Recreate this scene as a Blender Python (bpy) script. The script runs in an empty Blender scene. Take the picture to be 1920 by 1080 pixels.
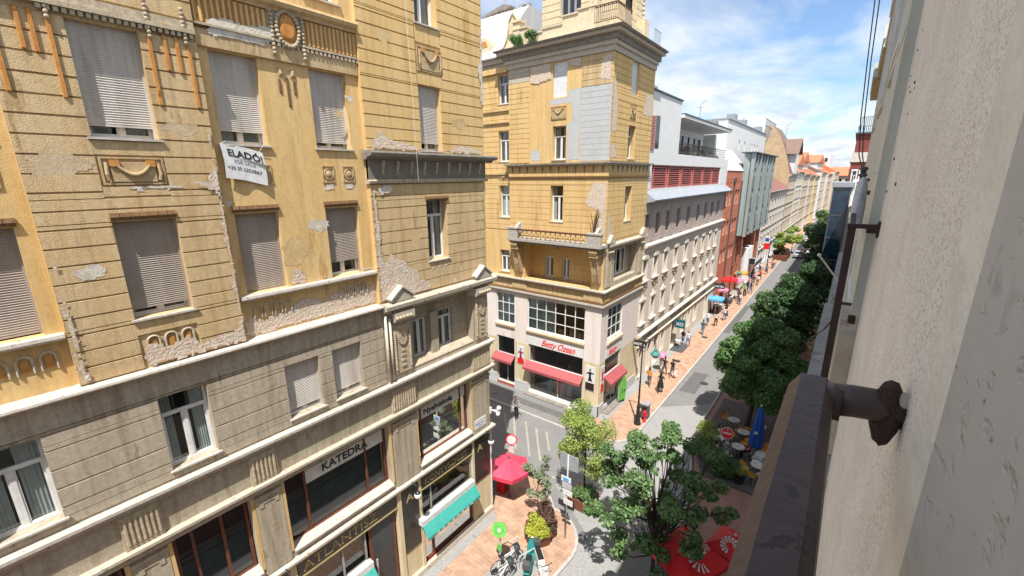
import bpy, bmesh, math, random
import numpy as np
from mathutils import Vector, Matrix
random.seed(7)
S = bpy.context.scene
COL = S.collection
R = math.radians
# ------------------------------------------------------------------ camera
yaw, pitch, roll, FPX = -0.661182, 0.252866, -0.008484, 807.93
F = Vector((math.sin(yaw)*math.cos(pitch), math.cos(yaw)*math.cos(pitch), -math.sin(pitch)))
r0 = Vector((math.cos(yaw), -math.sin(yaw), 0)); u0_ = r0.cross(F)
rr = r0*math.cos(roll)+u0_*math.sin(roll); uu = u0_*math.cos(roll)-r0*math.sin(roll)
cam = bpy.data.objects.new('camera', bpy.data.cameras.new('camera')); COL.objects.link(cam)
cam.matrix_world = Matrix(((rr.x, uu.x, -F.x, 0), (rr.y, uu.y, -F.y, 0), (rr.z, uu.z, -F.z, 17), (0, 0, 0, 1)))
cam.data.sensor_width = 36; cam.data.lens = FPX/1920*36
cam.data.clip_start = 0.02; cam.data.clip_end = 5000
S.camera = cam
# ------------------------------------------------------------------ light
SUN = Vector((0.6, -0.95, 2.1)).normalized()
elev = math.asin(SUN.z); azim = math.atan2(SUN.x, SUN.y)
sl = bpy.data.lights.new('sun', 'SUN'); sl.energy = 4.7; sl.angle = R(0.5); sl.color = (1, .96, .90)
so = bpy.data.objects.new('sun', sl); COL.objects.link(so); so.location = (10, -20, 40)
so.rotation_euler = SUN.to_track_quat('Z', 'Y').to_euler()
W = bpy.data.worlds.new('World'); S.world = W; W.use_nodes = True
nt = W.node_tree; nt.nodes.clear()
out = nt.nodes.new('ShaderNodeOutputWorld'); bg = nt.nodes.new('ShaderNodeBackground')
sky = nt.nodes.new('ShaderNodeTexSky'); sky.sky_type = 'NISHITA'; sky.sun_disc = False
sky.sun_elevation = elev; sky.sun_rotation = azim
sky.air_density = 1.0; sky.dust_density = 0.7; sky.ozone_density = 1.5
tc = nt.nodes.new('ShaderNodeTexCoord')
sep = nt.nodes.new('ShaderNodeSeparateXYZ'); nt.links.new(tc.outputs['Generated'], sep.inputs[0])
# project the view direction on a high cloud deck so the clouds flatten towards the horizon
def wm(op, a, b=None):
    n = nt.nodes.new('ShaderNodeMath'); n.operation = op
    for i, v in enumerate((a, b)):
        if v is None: continue
        if isinstance(v, (int, float)): n.inputs[i].default_value = v
        else: nt.links.new(v, n.inputs[i])
    return n.outputs[0]
zz = wm('MAXIMUM', sep.outputs[2], 0.0); zz = wm('ADD', zz, 0.09)
cx = wm('DIVIDE', sep.outputs[0], zz); cy = wm('DIVIDE', sep.outputs[1], zz)
cmb = nt.nodes.new('ShaderNodeCombineXYZ'); nt.links.new(cx, cmb.inputs[0]); nt.links.new(cy, cmb.inputs[1])
nz = nt.nodes.new('ShaderNodeTexNoise'); nz.inputs['Scale'].default_value = 0.62; nz.inputs['Detail'].default_value = 9
nz.inputs['Roughness'].default_value = 0.56; nz.inputs['Distortion'].default_value = 0.5
mpw = nt.nodes.new('ShaderNodeMapping'); mpw.inputs['Location'].default_value = (3.3, 1.7, 0); mpw.inputs['Scale'].default_value = (1.5, 0.75, 1)
mpw.inputs['Rotation'].default_value = (0, 0, 0.9)
nt.links.new(cmb.outputs[0], mpw.inputs[0]); nt.links.new(mpw.outputs[0], nz.inputs['Vector'])
rmp = nt.nodes.new('ShaderNodeValToRGB'); rmp.color_ramp.elements[0].position = 0.38; rmp.color_ramp.elements[1].position = 0.58
rmp.color_ramp.elements[0].color = (.05, .05, .05, 1)
nt.links.new(nz.outputs[0], rmp.inputs[0])
mx = nt.nodes.new('ShaderNodeMixRGB')
nz2 = nt.nodes.new('ShaderNodeTexNoise'); nz2.inputs['Scale'].default_value = 1.7; nz2.inputs['Detail'].default_value = 8; nz2.inputs['Roughness'].default_value = .6
nt.links.new(mpw.outputs[0], nz2.inputs['Vector'])
cr2 = nt.nodes.new('ShaderNodeValToRGB'); cr2.color_ramp.elements[0].position = .35; cr2.color_ramp.elements[1].position = .62
cr2.color_ramp.elements[0].color = (3.2, 3.5, 3.9, 1); cr2.color_ramp.elements[1].color = (4.9, 5.0, 5.1, 1)
nt.links.new(nz2.outputs[0], cr2.inputs[0]); nt.links.new(cr2.outputs[0], mx.inputs[2])
gain = nt.nodes.new('ShaderNodeMixRGB'); gain.blend_type = 'MULTIPLY'; gain.inputs[0].default_value = 1; gain.inputs[2].default_value = (.60, .72, .82, 1)
nt.links.new(sky.outputs[0], gain.inputs[1])
nt.links.new(rmp.outputs[0], mx.inputs[0]); nt.links.new(gain.outputs[0], mx.inputs[1]); nt.links.new(mx.outputs[0], bg.inputs[0])
bg.inputs[1].default_value = 0.135
nt.links.new(bg.outputs[0], out.inputs[0])
S.view_settings.view_transform = 'Standard'; S.view_settings.look = 'None'; S.view_settings.gamma = 1
S.view_settings.exposure = 0.80
S.render.engine = 'CYCLES'
S.cycles.max_bounces = 6; S.cycles.transparent_max_bounces = 8

# ------------------------------------------------------------------ materials
def principled(name):
    m = bpy.data.materials.new(name); m.use_nodes = True
    return m, m.node_tree, m.node_tree.nodes['Principled BSDF']
def mat(name, c1, c2=None, c3=None, scale=1.2, rough=.85, metal=0, bump=0., bscale=40, streak=False, detail=6, spec=.3, lo=.35, hi=.65, fine=0., dirt=.10):
    m, t, b = principled(name)
    b.inputs['Roughness'].default_value = rough; b.inputs['Metallic'].default_value = metal
    b.inputs['Specular IOR Level'].default_value = spec
    b.inputs['Base Color'].default_value = (*c1, 1)
    g = t.nodes.new('ShaderNodeNewGeometry')
    if c2:
        n = t.nodes.new('ShaderNodeTexNoise'); n.inputs['Scale'].default_value = scale; n.inputs['Detail'].default_value = detail
        n.inputs['Roughness'].default_value = .62
        mp = t.nodes.new('ShaderNodeMapping'); t.links.new(g.outputs['Position'], mp.inputs[0]); t.links.new(mp.outputs[0], n.inputs['Vector'])
        if streak: mp.inputs['Scale'].default_value = (1.6, 1.6, .28)
        r = t.nodes.new('ShaderNodeValToRGB'); e = r.color_ramp.elements
        e[0].position = lo; e[1].position = hi; e[0].color = (*c1, 1); e[1].color = (*c2, 1)
        if c3:
            x = r.color_ramp.elements.new((lo+hi)/2+.12); x.color = (*c3, 1)
        t.links.new(n.outputs[0], r.inputs[0]); src = r.outputs[0]
        if fine:
            n2 = t.nodes.new('ShaderNodeTexNoise'); n2.inputs['Scale'].default_value = 9; n2.inputs['Detail'].default_value = 8; n2.inputs['Roughness'].default_value = .7
            t.links.new(g.outputs['Position'], n2.inputs['Vector'])
            r2 = t.nodes.new('ShaderNodeValToRGB'); r2.color_ramp.elements[0].position = .3; r2.color_ramp.elements[1].position = .7
            r2.color_ramp.elements[0].color = (1-fine,)*3+(1,); r2.color_ramp.elements[1].color = (1+fine*.4,)*3+(1,)
            t.links.new(n2.outputs[0], r2.inputs[0])
            mu = t.nodes.new('ShaderNodeMixRGB'); mu.blend_type = 'MULTIPLY'; mu.inputs[0].default_value = 1
            t.links.new(src, mu.inputs[1]); t.links.new(r2.outputs[0], mu.inputs[2]); src = mu.outputs[0]
        if streak:
            mp3 = t.nodes.new('ShaderNodeMapping'); mp3.inputs['Scale'].default_value = (3.2, 3.2, .22); n3 = t.nodes.new('ShaderNodeTexNoise'); n3.inputs['Scale'].default_value = 1.6; n3.inputs['Detail'].default_value = 7; n3.inputs['Roughness'].default_value = .7
            t.links.new(g.outputs['Position'], mp3.inputs[0]); t.links.new(mp3.outputs[0], n3.inputs['Vector'])
            r3 = t.nodes.new('ShaderNodeValToRGB'); r3.color_ramp.elements[0].position = .36; r3.color_ramp.elements[1].position = .52
            s3 = 1-dirt; r3.color_ramp.elements[0].color = (s3, s3*.97, s3*.93, 1); r3.color_ramp.elements[1].color = (1, 1, 1, 1)
            t.links.new(n3.outputs[0], r3.inputs[0]); m3 = t.nodes.new('ShaderNodeMixRGB'); m3.blend_type = 'MULTIPLY'; m3.inputs[0].default_value = 1
            t.links.new(src, m3.inputs[1]); t.links.new(r3.outputs[0], m3.inputs[2]); src = m3.outputs[0]
        t.links.new(src, b.inputs['Base Color'])
    if bump:
        nb = t.nodes.new('ShaderNodeTexNoise'); nb.inputs['Scale'].default_value = bscale; nb.inputs['Detail'].default_value = 5
        t.links.new(g.outputs['Position'], nb.inputs['Vector'])
        bp = t.nodes.new('ShaderNodeBump'); bp.inputs['Strength'].default_value = bump; bp.inputs['Distance'].default_value = .02
        t.links.new(nb.outputs[0], bp.inputs['Height']); t.links.new(bp.outputs[0], b.inputs['Normal'])
    return m
def plain(name, c, rough=.6, metal=0, spec=.4, emit=None):
    return mat(name, c, tuple(x*.8 for x in c), scale=6, rough=rough, metal=metal, spec=spec)
def glass_mat(name, tint=(.75, .82, .82), rough=.03):
    m = bpy.data.materials.new(name); m.use_nodes = True; t = m.node_tree; t.nodes.clear()
    o = t.nodes.new('ShaderNodeOutputMaterial'); mi = t.nodes.new('ShaderNodeMixShader'); tr = t.nodes.new('ShaderNodeBsdfTransparent')
    gl = t.nodes.new('ShaderNodeBsdfGlossy'); fr = t.nodes.new('ShaderNodeLayerWeight'); fr.inputs[0].default_value = .25
    mr = t.nodes.new('ShaderNodeMath'); mr.operation = 'MULTIPLY_ADD'; mr.inputs[1].default_value = .8; mr.inputs[2].default_value = .10
    tr.inputs[0].default_value = (*tint, 1); gl.inputs['Roughness'].default_value = rough
    t.links.new(fr.outputs['Fresnel'], mr.inputs[0]); t.links.new(mr.outputs[0], mi.inputs[0])
    t.links.new(tr.outputs[0], mi.inputs[1]); t.links.new(gl.outputs[0], mi.inputs[2]); t.links.new(mi.outputs[0], o.inputs[0])
    return m
def brickmat(name, c1, c2, mortar, bw, bh, rot=(0, 0, 0), ms=.012, rough=.85, noise=.35, nscale=.8, tintc=(.6, .6, .6), bump=.3):
    m, t, b = principled(name); b.inputs['Roughness'].default_value = rough
    g = t.nodes.new('ShaderNodeNewGeometry'); mp = t.nodes.new('ShaderNodeMapping'); mp.inputs['Rotation'].default_value = rot
    t.links.new(g.outputs['Position'], mp.inputs[0])
    br = t.nodes.new('ShaderNodeTexBrick'); t.links.new(mp.outputs[0], br.inputs['Vector'])
    br.inputs['Color1'].default_value = (*c1, 1); br.inputs['Color2'].default_value = (*c2, 1); br.inputs['Mortar'].default_value = (*mortar, 1)
    br.inputs['Scale'].default_value = 1; br.inputs['Brick Width'].default_value = bw; br.inputs['Row Height'].default_value = bh
    br.inputs['Mortar Size'].default_value = ms; br.inputs['Mortar Smooth'].default_value = .3
    n = t.nodes.new('ShaderNodeTexNoise'); n.inputs['Scale'].default_value = nscale; n.inputs['Detail'].default_value = 8; n.inputs['Roughness'].default_value = .65
    t.links.new(g.outputs['Position'], n.inputs['Vector'])
    r = t.nodes.new('ShaderNodeValToRGB'); r.color_ramp.elements[0].position = .35; r.color_ramp.elements[1].position = .65
    r.color_ramp.elements[0].color = (*tintc, 1); r.color_ramp.elements[1].color = (1.08, 1.08, 1.08, 1)
    t.links.new(n.outputs[0], r.inputs[0])
    mu = t.nodes.new('ShaderNodeMixRGB'); mu.blend_type = 'MULTIPLY'; mu.inputs[0].default_value = noise*2 if noise < .5 else 1
    t.links.new(br.outputs[0], mu.inputs[1]); t.links.new(r.outputs[0], mu.inputs[2]); t.links.new(mu.outputs[0], b.inputs['Base Color'])
    bp = t.nodes.new('ShaderNodeBump'); bp.inputs['Strength'].default_value = bump; bp.inputs['Distance'].default_value = .01; bp.invert = True
    t.links.new(br.outputs['Fac'], bp.inputs['Height']); t.links.new(bp.outputs[0], b.inputs['Normal'])
    return m
M = {}
M['yellow'] = mat('yellow_stucco', (.62, .41, .165), (.54, .335, .13), (.65, .46, .22), scale=.9, streak=True, bump=.35, fine=.14, dirt=.16)
M['tan'] = mat('tan_stucco', (.54, .38, .19), (.44, .295, .135), (.58, .435, .25), scale=1.3, streak=True, bump=.45, fine=.22, dirt=.2)
M['greige'] = mat('grey_beige_stucco', (.40, .335, .25), (.325, .27, .20), (.44, .38, .29), scale=1.1, streak=True, bump=.4, fine=.25, dirt=.28)
M['stone'] = mat('old_cornice_stone', (.44, .38, .29), (.30, .25, .19), (.50, .44, .36), scale=2.2, bump=.35, fine=.22)
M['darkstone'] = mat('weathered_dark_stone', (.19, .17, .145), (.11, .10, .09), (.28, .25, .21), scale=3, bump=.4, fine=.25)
M['palecap'] = mat('pale_zinc_cap', (.46, .41, .35), (.32, .28, .24), (.55, .50, .44), scale=5, rough=.7, bump=.3, fine=.25)
M['rubble'] = mat('bare_masonry', (.58, .50, .41), (.45, .34, .26), (.66, .60, .52), scale=9, bump=.6, bscale=30, fine=.35, lo=.38, hi=.62)
M['render_grey'] = mat('grey_render_patch', (.40, .41, .41), (.33, .34, .34), (.45, .46, .46), scale=1.4, bump=.15)
def masonry(name):
    m, t, b = principled(name); b.inputs['Roughness'].default_value = .95; N = t.nodes.new; Lk = t.links.new
    g = N('ShaderNodeNewGeometry'); s_ = N('ShaderNodeSeparateXYZ'); Lk(g.outputs['Position'], s_.inputs[0]); a = N('ShaderNodeMath'); Lk(s_.outputs[0], a.inputs[0]); Lk(s_.outputs[1], a.inputs[1])
    c = N('ShaderNodeCombineXYZ'); Lk(a.outputs[0], c.inputs[0]); Lk(s_.outputs[2], c.inputs[1])
    br = N('ShaderNodeTexBrick'); Lk(c.outputs[0], br.inputs['Vector']); br.inputs['Scale'].default_value = 1; br.inputs['Brick Width'].default_value = .26; br.inputs['Row Height'].default_value = .085; br.inputs['Mortar Size'].default_value = .014; br.inputs['Mortar Smooth'].default_value = .5
    br.inputs['Color1'].default_value = (.46, .27, .19, 1); br.inputs['Color2'].default_value = (.55, .40, .28, 1); br.inputs['Mortar'].default_value = (.60, .55, .48, 1)
    n = N('ShaderNodeTexNoise'); n.inputs['Scale'].default_value = 4.5; n.inputs['Detail'].default_value = 8; n.inputs['Roughness'].default_value = .7; Lk(g.outputs['Position'], n.inputs['Vector'])
    r = N('ShaderNodeValToRGB'); r.color_ramp.elements[0].position = .44; r.color_ramp.elements[1].position = .54; Lk(n.outputs[0], r.inputs[0])
    n2 = N('ShaderNodeTexNoise'); n2.inputs['Scale'].default_value = 22; n2.inputs['Detail'].default_value = 6; Lk(g.outputs['Position'], n2.inputs['Vector'])
    r2 = N('ShaderNodeValToRGB'); r2.color_ramp.elements[0].position = .35; r2.color_ramp.elements[1].position = .6; r2.color_ramp.elements[0].color = (.36, .29, .21, 1); r2.color_ramp.elements[1].color = (.62, .55, .46, 1); Lk(n2.outputs[0], r2.inputs[0])
    mi = N('ShaderNodeMixRGB'); Lk(r.outputs[0], mi.inputs[0]); Lk(br.outputs[0], mi.inputs[1]); Lk(r2.outputs[0], mi.inputs[2]); Lk(mi.outputs[0], b.inputs['Base Color'])
    bp = N('ShaderNodeBump'); bp.inputs['Strength'].default_value = .5; bp.inputs['Distance'].default_value = .012; Lk(n2.outputs[0], bp.inputs['Height']); Lk(bp.outputs[0], b.inputs['Normal']); return m
M['rubble'] = masonry('bare_brick_and_mortar')
M['white_plaster'] = mat('flaking_whitish_plaster', (.66, .61, .54), (.50, .43, .34), scale=5, bump=.5, fine=.2)
M['terra'] = mat('terracotta_inlay', (.42, .16, .035), (.28, .10, .03), (.50, .25, .07), scale=4, rough=.6, bump=.2)
M['orn'] = mat('ornament_stucco', (.50, .37, .20), (.36, .25, .14), scale=8, bump=.4)
M['ornpale'] = mat('ornament_pale', (.50, .42, .30), (.33, .26, .18), scale=8, bump=.4)
M['white'] = mat('white_window_paint', (.72, .72, .70), (.60, .60, .58), scale=5, rough=.5)
M['shutter'] = mat('roller_shutter_beige', (.58, .545, .50), (.46, .42, .37), scale=1.6, rough=.6, streak=True, dirt=.18)
M['shutter2'] = mat('roller_shutter_brown_grey', (.36, .31, .27), (.30, .26, .22), scale=1.2, rough=.6, streak=True)
M['glass'] = glass_mat('window_glass')
M['darkglass'] = mat('dark_window_glass', (.025, .03, .035), (.05, .055, .06), scale=.8, rough=.1, spec=.35)
M['blueglass'] = mat('blue_curtain_glass', (.012, .04, .07), (.006, .015, .03), scale=1.5, rough=.08, spec=.8)
M['curtain'] = mat('net_curtain', (.62, .62, .60), (.50, .50, .49), scale=3, rough=.9)
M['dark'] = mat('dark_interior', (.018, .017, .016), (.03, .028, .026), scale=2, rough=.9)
M['brownframe'] = mat('red_brown_frame', (.16, .055, .03), (.11, .04, .025), scale=4, rough=.5)
M['blackfascia'] = mat('black_shop_fascia', (.012, .011, .010), (.03, .028, .025), scale=2, rough=.25, spec=.6)
M['gold'] = mat('gold_lettering', (.42, .33, .15), (.3, .24, .12), rough=.4)
M['black'] = plain('black_paint', (.02, .02, .02), rough=.45)
M['iron'] = plain('wrought_iron', (.05, .04, .035), rough=.6)
M['rustrail'] = mat('dark_brown_rail_paint', (.058, .037, .034), (.036, .022, .019), (.072, .050, .047), scale=22, rough=.45, bump=.12, bscale=60, spec=.35, fine=.25)
M['rust'] = mat('rusty_iron', (.075, .045, .035), (.13, .085, .06), (.035, .022, .018), scale=45, rough=.85, bump=1.0, bscale=90)
M['asphalt'] = mat('asphalt', (.185, .18, .176), (.12, .118, .116), (.21, .206, .20), scale=.6, bump=.4, bscale=60, fine=.3)
M['concrete'] = mat('pale_concrete_paving', (.27, .265, .255), (.19, .187, .183), (.30, .295, .285), scale=1.1, bump=.3, fine=.28)
M['kerb'] = mat('kerb_stone', (.42, .40, .37), (.33, .31, .29), scale=3, bump=.2)
M['paving'] = brickmat('clay_paving', (.47, .30, .205), (.39, .245, .165), (.27, .18, .125), .40, .20, ms=.008, tintc=(.62, .58, .56), nscale=1.8, bump=.3)
M['redpaving'] = brickmat('red_clay_paving', (.36, .20, .16), (.31, .17, .14), (.25, .17, .14), .30, .15, ms=.008, tintc=(.7, .66, .64), bump=.15)
M['paintline'] = mat('worn_road_paint', (.40, .35, .27), (.20, .19, .18), scale=6, rough=.8)
M['leaf'] = None
def leafmat(name, c1, c2, trans=.25, rough=.5):
    m, t, b = principled(name); b.inputs['Roughness'].default_value = rough; b.inputs['Specular IOR Level'].default_value = .35
    g = t.nodes.new('ShaderNodeNewGeometry')
    n = t.nodes.new('ShaderNodeTexNoise'); n.inputs['Scale'].default_value = 1.1; n.inputs['Detail'].default_value = 2
    t.links.new(g.outputs['Position'], n.inputs['Vector'])
    ad = t.nodes.new('ShaderNodeMath'); ad.operation = 'MULTIPLY_ADD'; ad.inputs[1].default_value = .6; t.links.new(g.outputs['Random Per Island'], ad.inputs[0]); t.links.new(n.outputs[0], ad.inputs[2])
    r = t.nodes.new('ShaderNodeValToRGB'); r.color_ramp.elements[0].position = .35; r.color_ramp.elements[1].position = 1.05
    r.color_ramp.elements[0].color = (*c1, 1); r.color_ramp.elements[1].color = (*c2, 1)
    t.links.new(ad.outputs[0], r.inputs[0]); t.links.new(r.outputs[0], b.inputs['Base Color'])
    tl = t.nodes.new('ShaderNodeBsdfTranslucent'); t.links.new(r.outputs[0], tl.inputs[0])
    mi = t.nodes.new('ShaderNodeMixShader'); mi.inputs[0].default_value = trans
    o = t.nodes['Material Output']; t.links.new(b.outputs[0], mi.inputs[1]); t.links.new(tl.outputs[0], mi.inputs[2]); t.links.new(mi.outputs[0], o.inputs[0])
    return m
M['leaf'] = leafmat('dark_green_leaves', (.045, .12, .035), (.15, .27, .09), trans=.35, rough=.42)
M['leaf2'] = leafmat('mid_green_leaves', (.045, .12, .04), (.17, .27, .10), trans=.35, rough=.42)
M['leaf3'] = leafmat('yellow_green_leaves', (.16, .27, .05), (.38, .46, .12), trans=.4)
M['leaf4'] = leafmat('grey_green_leaves', (.10, .15, .075), (.24, .28, .17))
M['leaf5'] = leafmat('purple_brown_leaves', (.05, .03, .025), (.12, .06, .045))
M['leaf6'] = leafmat('lime_shrub_leaves', (.14, .19, .02), (.40, .42, .05))
M['bark'] = mat('bark', (.075, .06, .045), (.04, .033, .027), scale=12, bump=.6)
M['pebble'] = None
for k, c in dict(red=(.72, .016, .022), pinkred=(.62, .05, .10), blue=(.01, .08, .38), skyblue=(.10, .36, .70), teal=(.03, .25, .23), turq=(.05, .33, .28),
                 green=(.12, .38, .08), lime=(.15, .48, .09), orange=(.66, .28, .03), yellowp=(.68, .42, .05), whitep=(.68, .68, .67), greyp=(.30, .31, .33),
                 dgrey=(.08, .085, .09), darkblue=(.02, .04, .10), skin=(.46, .27, .19), hair=(.025, .017, .012), hairb=(.14, .08, .04),
                 denim=(.10, .17, .32), cream=(.62, .58, .46), pink=(.62, .22, .34), tealsign=(.01, .10, .14), silver=(.45, .46, .47), maroon=(.26, .02, .035)).items():
    M[k] = plain(k+'_paint', c, rough=.55)
# ------------------------------------------------------------------ mesh builder
def FL(u, v, w): return (-12.6+w, u, v)        # facade of the near building on the left: u along the street, v up, w towards the street
def TS(u, v, w): return (u, 25.7-w, v)         # south face of the tower house
def TE(u, v, w): return (-12.3+w, u, v)        # street face of the tower house and of its neighbours
def ID(x, y, z): return (x, y, z)
class MB:
    def __init__(s, T=ID): s.v = []; s.f = []; s.T = T
    def add(s, vs, fs, T=None):
        T = T or s.T; n = len(s.v); s.v += [T(*p) for p in vs]; s.f += [tuple(i+n for i in f) for f in fs]; return s
    def box(s, a0, a1, b0, b1, c0, c1):
        return s.add([(a0, b0, c0), (a1, b0, c0), (a1, b1, c0), (a0, b1, c0), (a0, b0, c1), (a1, b0, c1), (a1, b1, c1), (a0, b1, c1)],
                     [(0, 1, 2, 3), (4, 5, 6, 7), (0, 1, 5, 4), (1, 2, 6, 5), (2, 3, 7, 6), (3, 0, 4, 7)])
    def frus(s, a0, a1, b0, b1, c0, c1, ia, ib):   # box whose face at c1 is inset
        return s.add([(a0, b0, c0), (a1, b0, c0), (a1, b1, c0), (a0, b1, c0), (a0+ia, b0+ib, c1), (a1-ia, b0+ib, c1), (a1-ia, b1-ib, c1), (a0+ia, b1-ib, c1)],
                     [(0, 1, 2, 3), (4, 5, 6, 7), (0, 1, 5, 4), (1, 2, 6, 5), (2, 3, 7, 6), (3, 0, 4, 7)])
    def quad(s, *p): return s.add(list(p), [tuple(range(len(p)))])
    def prism(s, pts, d0, d1, plane='uv'):
        n = len(pts)
        def P(p, d): return (p[0], p[1], d) if plane == 'uv' else ((d, p[1], p[0]) if plane == 'wv' else (p[0], d, p[1]))
        vs = [P(p, d0) for p in pts]+[P(p, d1) for p in pts]
        return s.add(vs, [tuple(range(n)), tuple(range(n, 2*n))]+[(i, (i+1) % n, n+(i+1) % n, n+i) for i in range(n)])
    def tube(s, path, r, n=8, caps=True, T=None):
        T = T or s.T
        P = [Vector(T(*p)) for p in path]; rs = r if isinstance(r, (list, tuple)) else [r]*len(P)
        base = len(s.v); prev = None
        for i, p in enumerate(P):
            d = (P[min(i+1, len(P)-1)]-P[max(i-1, 0)])
            if d.length < 1e-9: d = Vector((0, 0, 1))
            d.normalize()
            a = Vector((0, 0, 1)) if abs(d.z) < .9 else Vector((1, 0, 0))
            if prev is not None: a = prev
            x = (a-d*a.dot(d)); 
            if x.length < 1e-6: x = Vector((1, 0, 0))
            x.normalize(); y = d.cross(x); prev = x
            for k in range(n):
                t = 2*math.pi*k/n; q = p+(x*math.cos(t)+y*math.sin(t))*rs[i]; s.v.append(tuple(q))
        for i in range(len(P)-1):
            for k in range(n):
                a0 = base+i*n+k; a1 = base+i*n+(k+1) % n; s.f.append((a0, a1, a1+n, a0+n))
        if caps: s.f.append(tuple(base+k for k in range(n))); s.f.append(tuple(base+(len(P)-1)*n+k for k in range(n)))
        return s
    def lathe(s, prof, c=(0, 0, 0), n=16, sx=1, sy=1):
        base = len(s.v)
        for (r, z) in prof:
            for k in range(n):
                t = 2*math.pi*k/n; s.v.append(s.T(c[0]+r*sx*math.cos(t), c[1]+r*sy*math.sin(t), c[2]+z))
        for i in range(len(prof)-1):
            for k in range(n):
                a0 = base+i*n+k; a1 = base+i*n+(k+1) % n; s.f.append((a0, a1, a1+n, a0+n))
        s.f.append(tuple(base+k for k in range(n))); s.f.append(tuple(base+(len(prof)-1)*n+k for k in range(n)))
        return s
    def ball(s, c, r, n=10, m=6, sz=1): 
        return s.lathe([(max(r*math.sin(math.pi*i/m), 1e-4), -r*sz*math.cos(math.pi*i/m)) for i in range(m+1)], c, n)
    def disc(s, c, r, nrm, th=.02, n=20):
        nrm = Vector(nrm).normalized(); c = Vector(c); a = Vector((0, 0, 1)) if abs(nrm.z) < .9 else Vector((1, 0, 0))
        x = a.cross(nrm).normalized(); y = nrm.cross(x); base = len(s.v)
        for o in (0, th):
            for k in range(n):
                t = 2*math.pi*k/n; s.v.append(tuple(c+nrm*o+(x*math.cos(t)+y*math.sin(t))*r))
        s.f += [tuple(base+k for k in range(n)), tuple(base+n+k for k in range(n))]+[(base+k, base+(k+1) % n, base+n+(k+1) % n, base+n+k) for k in range(n)]
        return s
    def build(s, name, m, parent=None, smooth=False, label=None):
        if not s.v: return None
        o0 = Vector((0, 0, 0)); p = parent
        while p is not None: o0 += Vector(p.location); p = p.parent
        me = bpy.data.meshes.new(name)
        me.from_pydata([(x-o0.x, y-o0.y, z-o0.z) for x, y, z in s.v], [], s.f)
        bm = bmesh.new(); bm.from_mesh(me); bmesh.ops.recalc_face_normals(bm, faces=bm.faces); bm.to_mesh(me); bm.free()
        if smooth:
            for p_ in me.polygons: p_.use_smooth = len(p_.vertices) < 5
        mats = m if isinstance(m, list) else [m]
        for q in mats: me.materials.append(M[q] if isinstance(q, str) else q)
        o = bpy.data.objects.new(name, me); COL.objects.link(o); o.parent = parent
        if label: o['label'] = label
        return o
def tag(o, label=None, cat=None, group=None, kind=None):
    if label: o['label'] = label
    if cat: o['category'] = cat
    if group: o['group'] = group
    if kind: o['kind'] = kind
    return o
def thing(name, label, cat, loc=(0, 0, 0), group=None):
    o = bpy.data.objects.new(name, None); COL.objects.link(o); o.location = loc; o.empty_display_size = .2
    return tag(o, label, cat, group)
def copy_tree(o, parent=None):
    c = o.copy(); COL.objects.link(c); c.parent = parent
    for ch in [x for x in o.children]: copy_tree(ch, c)
    return c
def put(o, loc, rz=0, label=None, group=None, sc=1):
    o.location = loc; o.rotation_euler = (0, 0, rz); o.scale = (sc, sc, sc)
    if label: o['label'] = label
    if group: o['group'] = group
    return o
def text(name, s, size, m, T, u, v, w, parent, shear=0, align='LEFT', ext=.008, rot=0, sx=1, flip=False, bold=0):
    cu = bpy.data.curves.new('t', 'FONT'); cu.body = s; cu.size = size; cu.extrude = ext; cu.shear = shear; cu.align_x = align; cu.resolution_u = 3; cu.offset = bold
    ob = bpy.data.objects.new('t', cu); COL.objects.link(ob)
    dg = bpy.context.evaluated_depsgraph_get(); me = bpy.data.meshes.new_from_object(ob.evaluated_get(dg))
    bpy.data.objects.remove(ob)
    c, sn = math.cos(rot), math.sin(rot)
    b = MB(T); b.add([(u+(p.co.x*sx*c-p.co.y*sn)*(-1 if flip else 1), v+p.co.x*sx*sn+p.co.y*c, w+p.co.z) for p in me.vertices], [tuple(p.vertices) for p in me.polygons])
    return b.build(name, m, parent)
# facade helpers ------------------------------------------------------
def sheet(mb, a0, a1, b0, b1, w, ops, depth):
    us = sorted({a0, a1}|{x for o in ops for x in (o[0], o[1]) if a0 < x < a1}); vs = sorted({b0, b1}|{x for o in ops for x in (o[2], o[3]) if b0 < x < b1})
    for i in range(len(us)-1):
        for j in range(len(vs)-1):
            cu, cv = (us[i]+us[i+1])/2, (vs[j]+vs[j+1])/2
            if any(o[0] < cu < o[1] and o[2] < cv < o[3] for o in ops): continue
            mb.quad((us[i], vs[j], w), (us[i+1], vs[j], w), (us[i+1], vs[j+1], w), (us[i], vs[j+1], w))
    for o in ops:
        d = w-(o[4] if len(o) > 4 else depth)
        a, b, c, e = max(o[0], a0), min(o[1], a1), max(o[2], b0), min(o[3], b1)
        if a >= b or c >= e: continue
        if o[0] >= a0: mb.quad((a, c, w), (a, e, w), (a, e, d), (a, c, d))
        if o[1] <= a1: mb.quad((b, c, w), (b, e, w), (b, e, d), (b, c, d))
        if o[3] <= b1: mb.quad((a, e, w), (b, e, w), (b, e, d), (a, e, d))
        if o[2] >= b0: mb.quad((a, c, w), (b, c, w), (b, c, d), (a, c, d))
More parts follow.
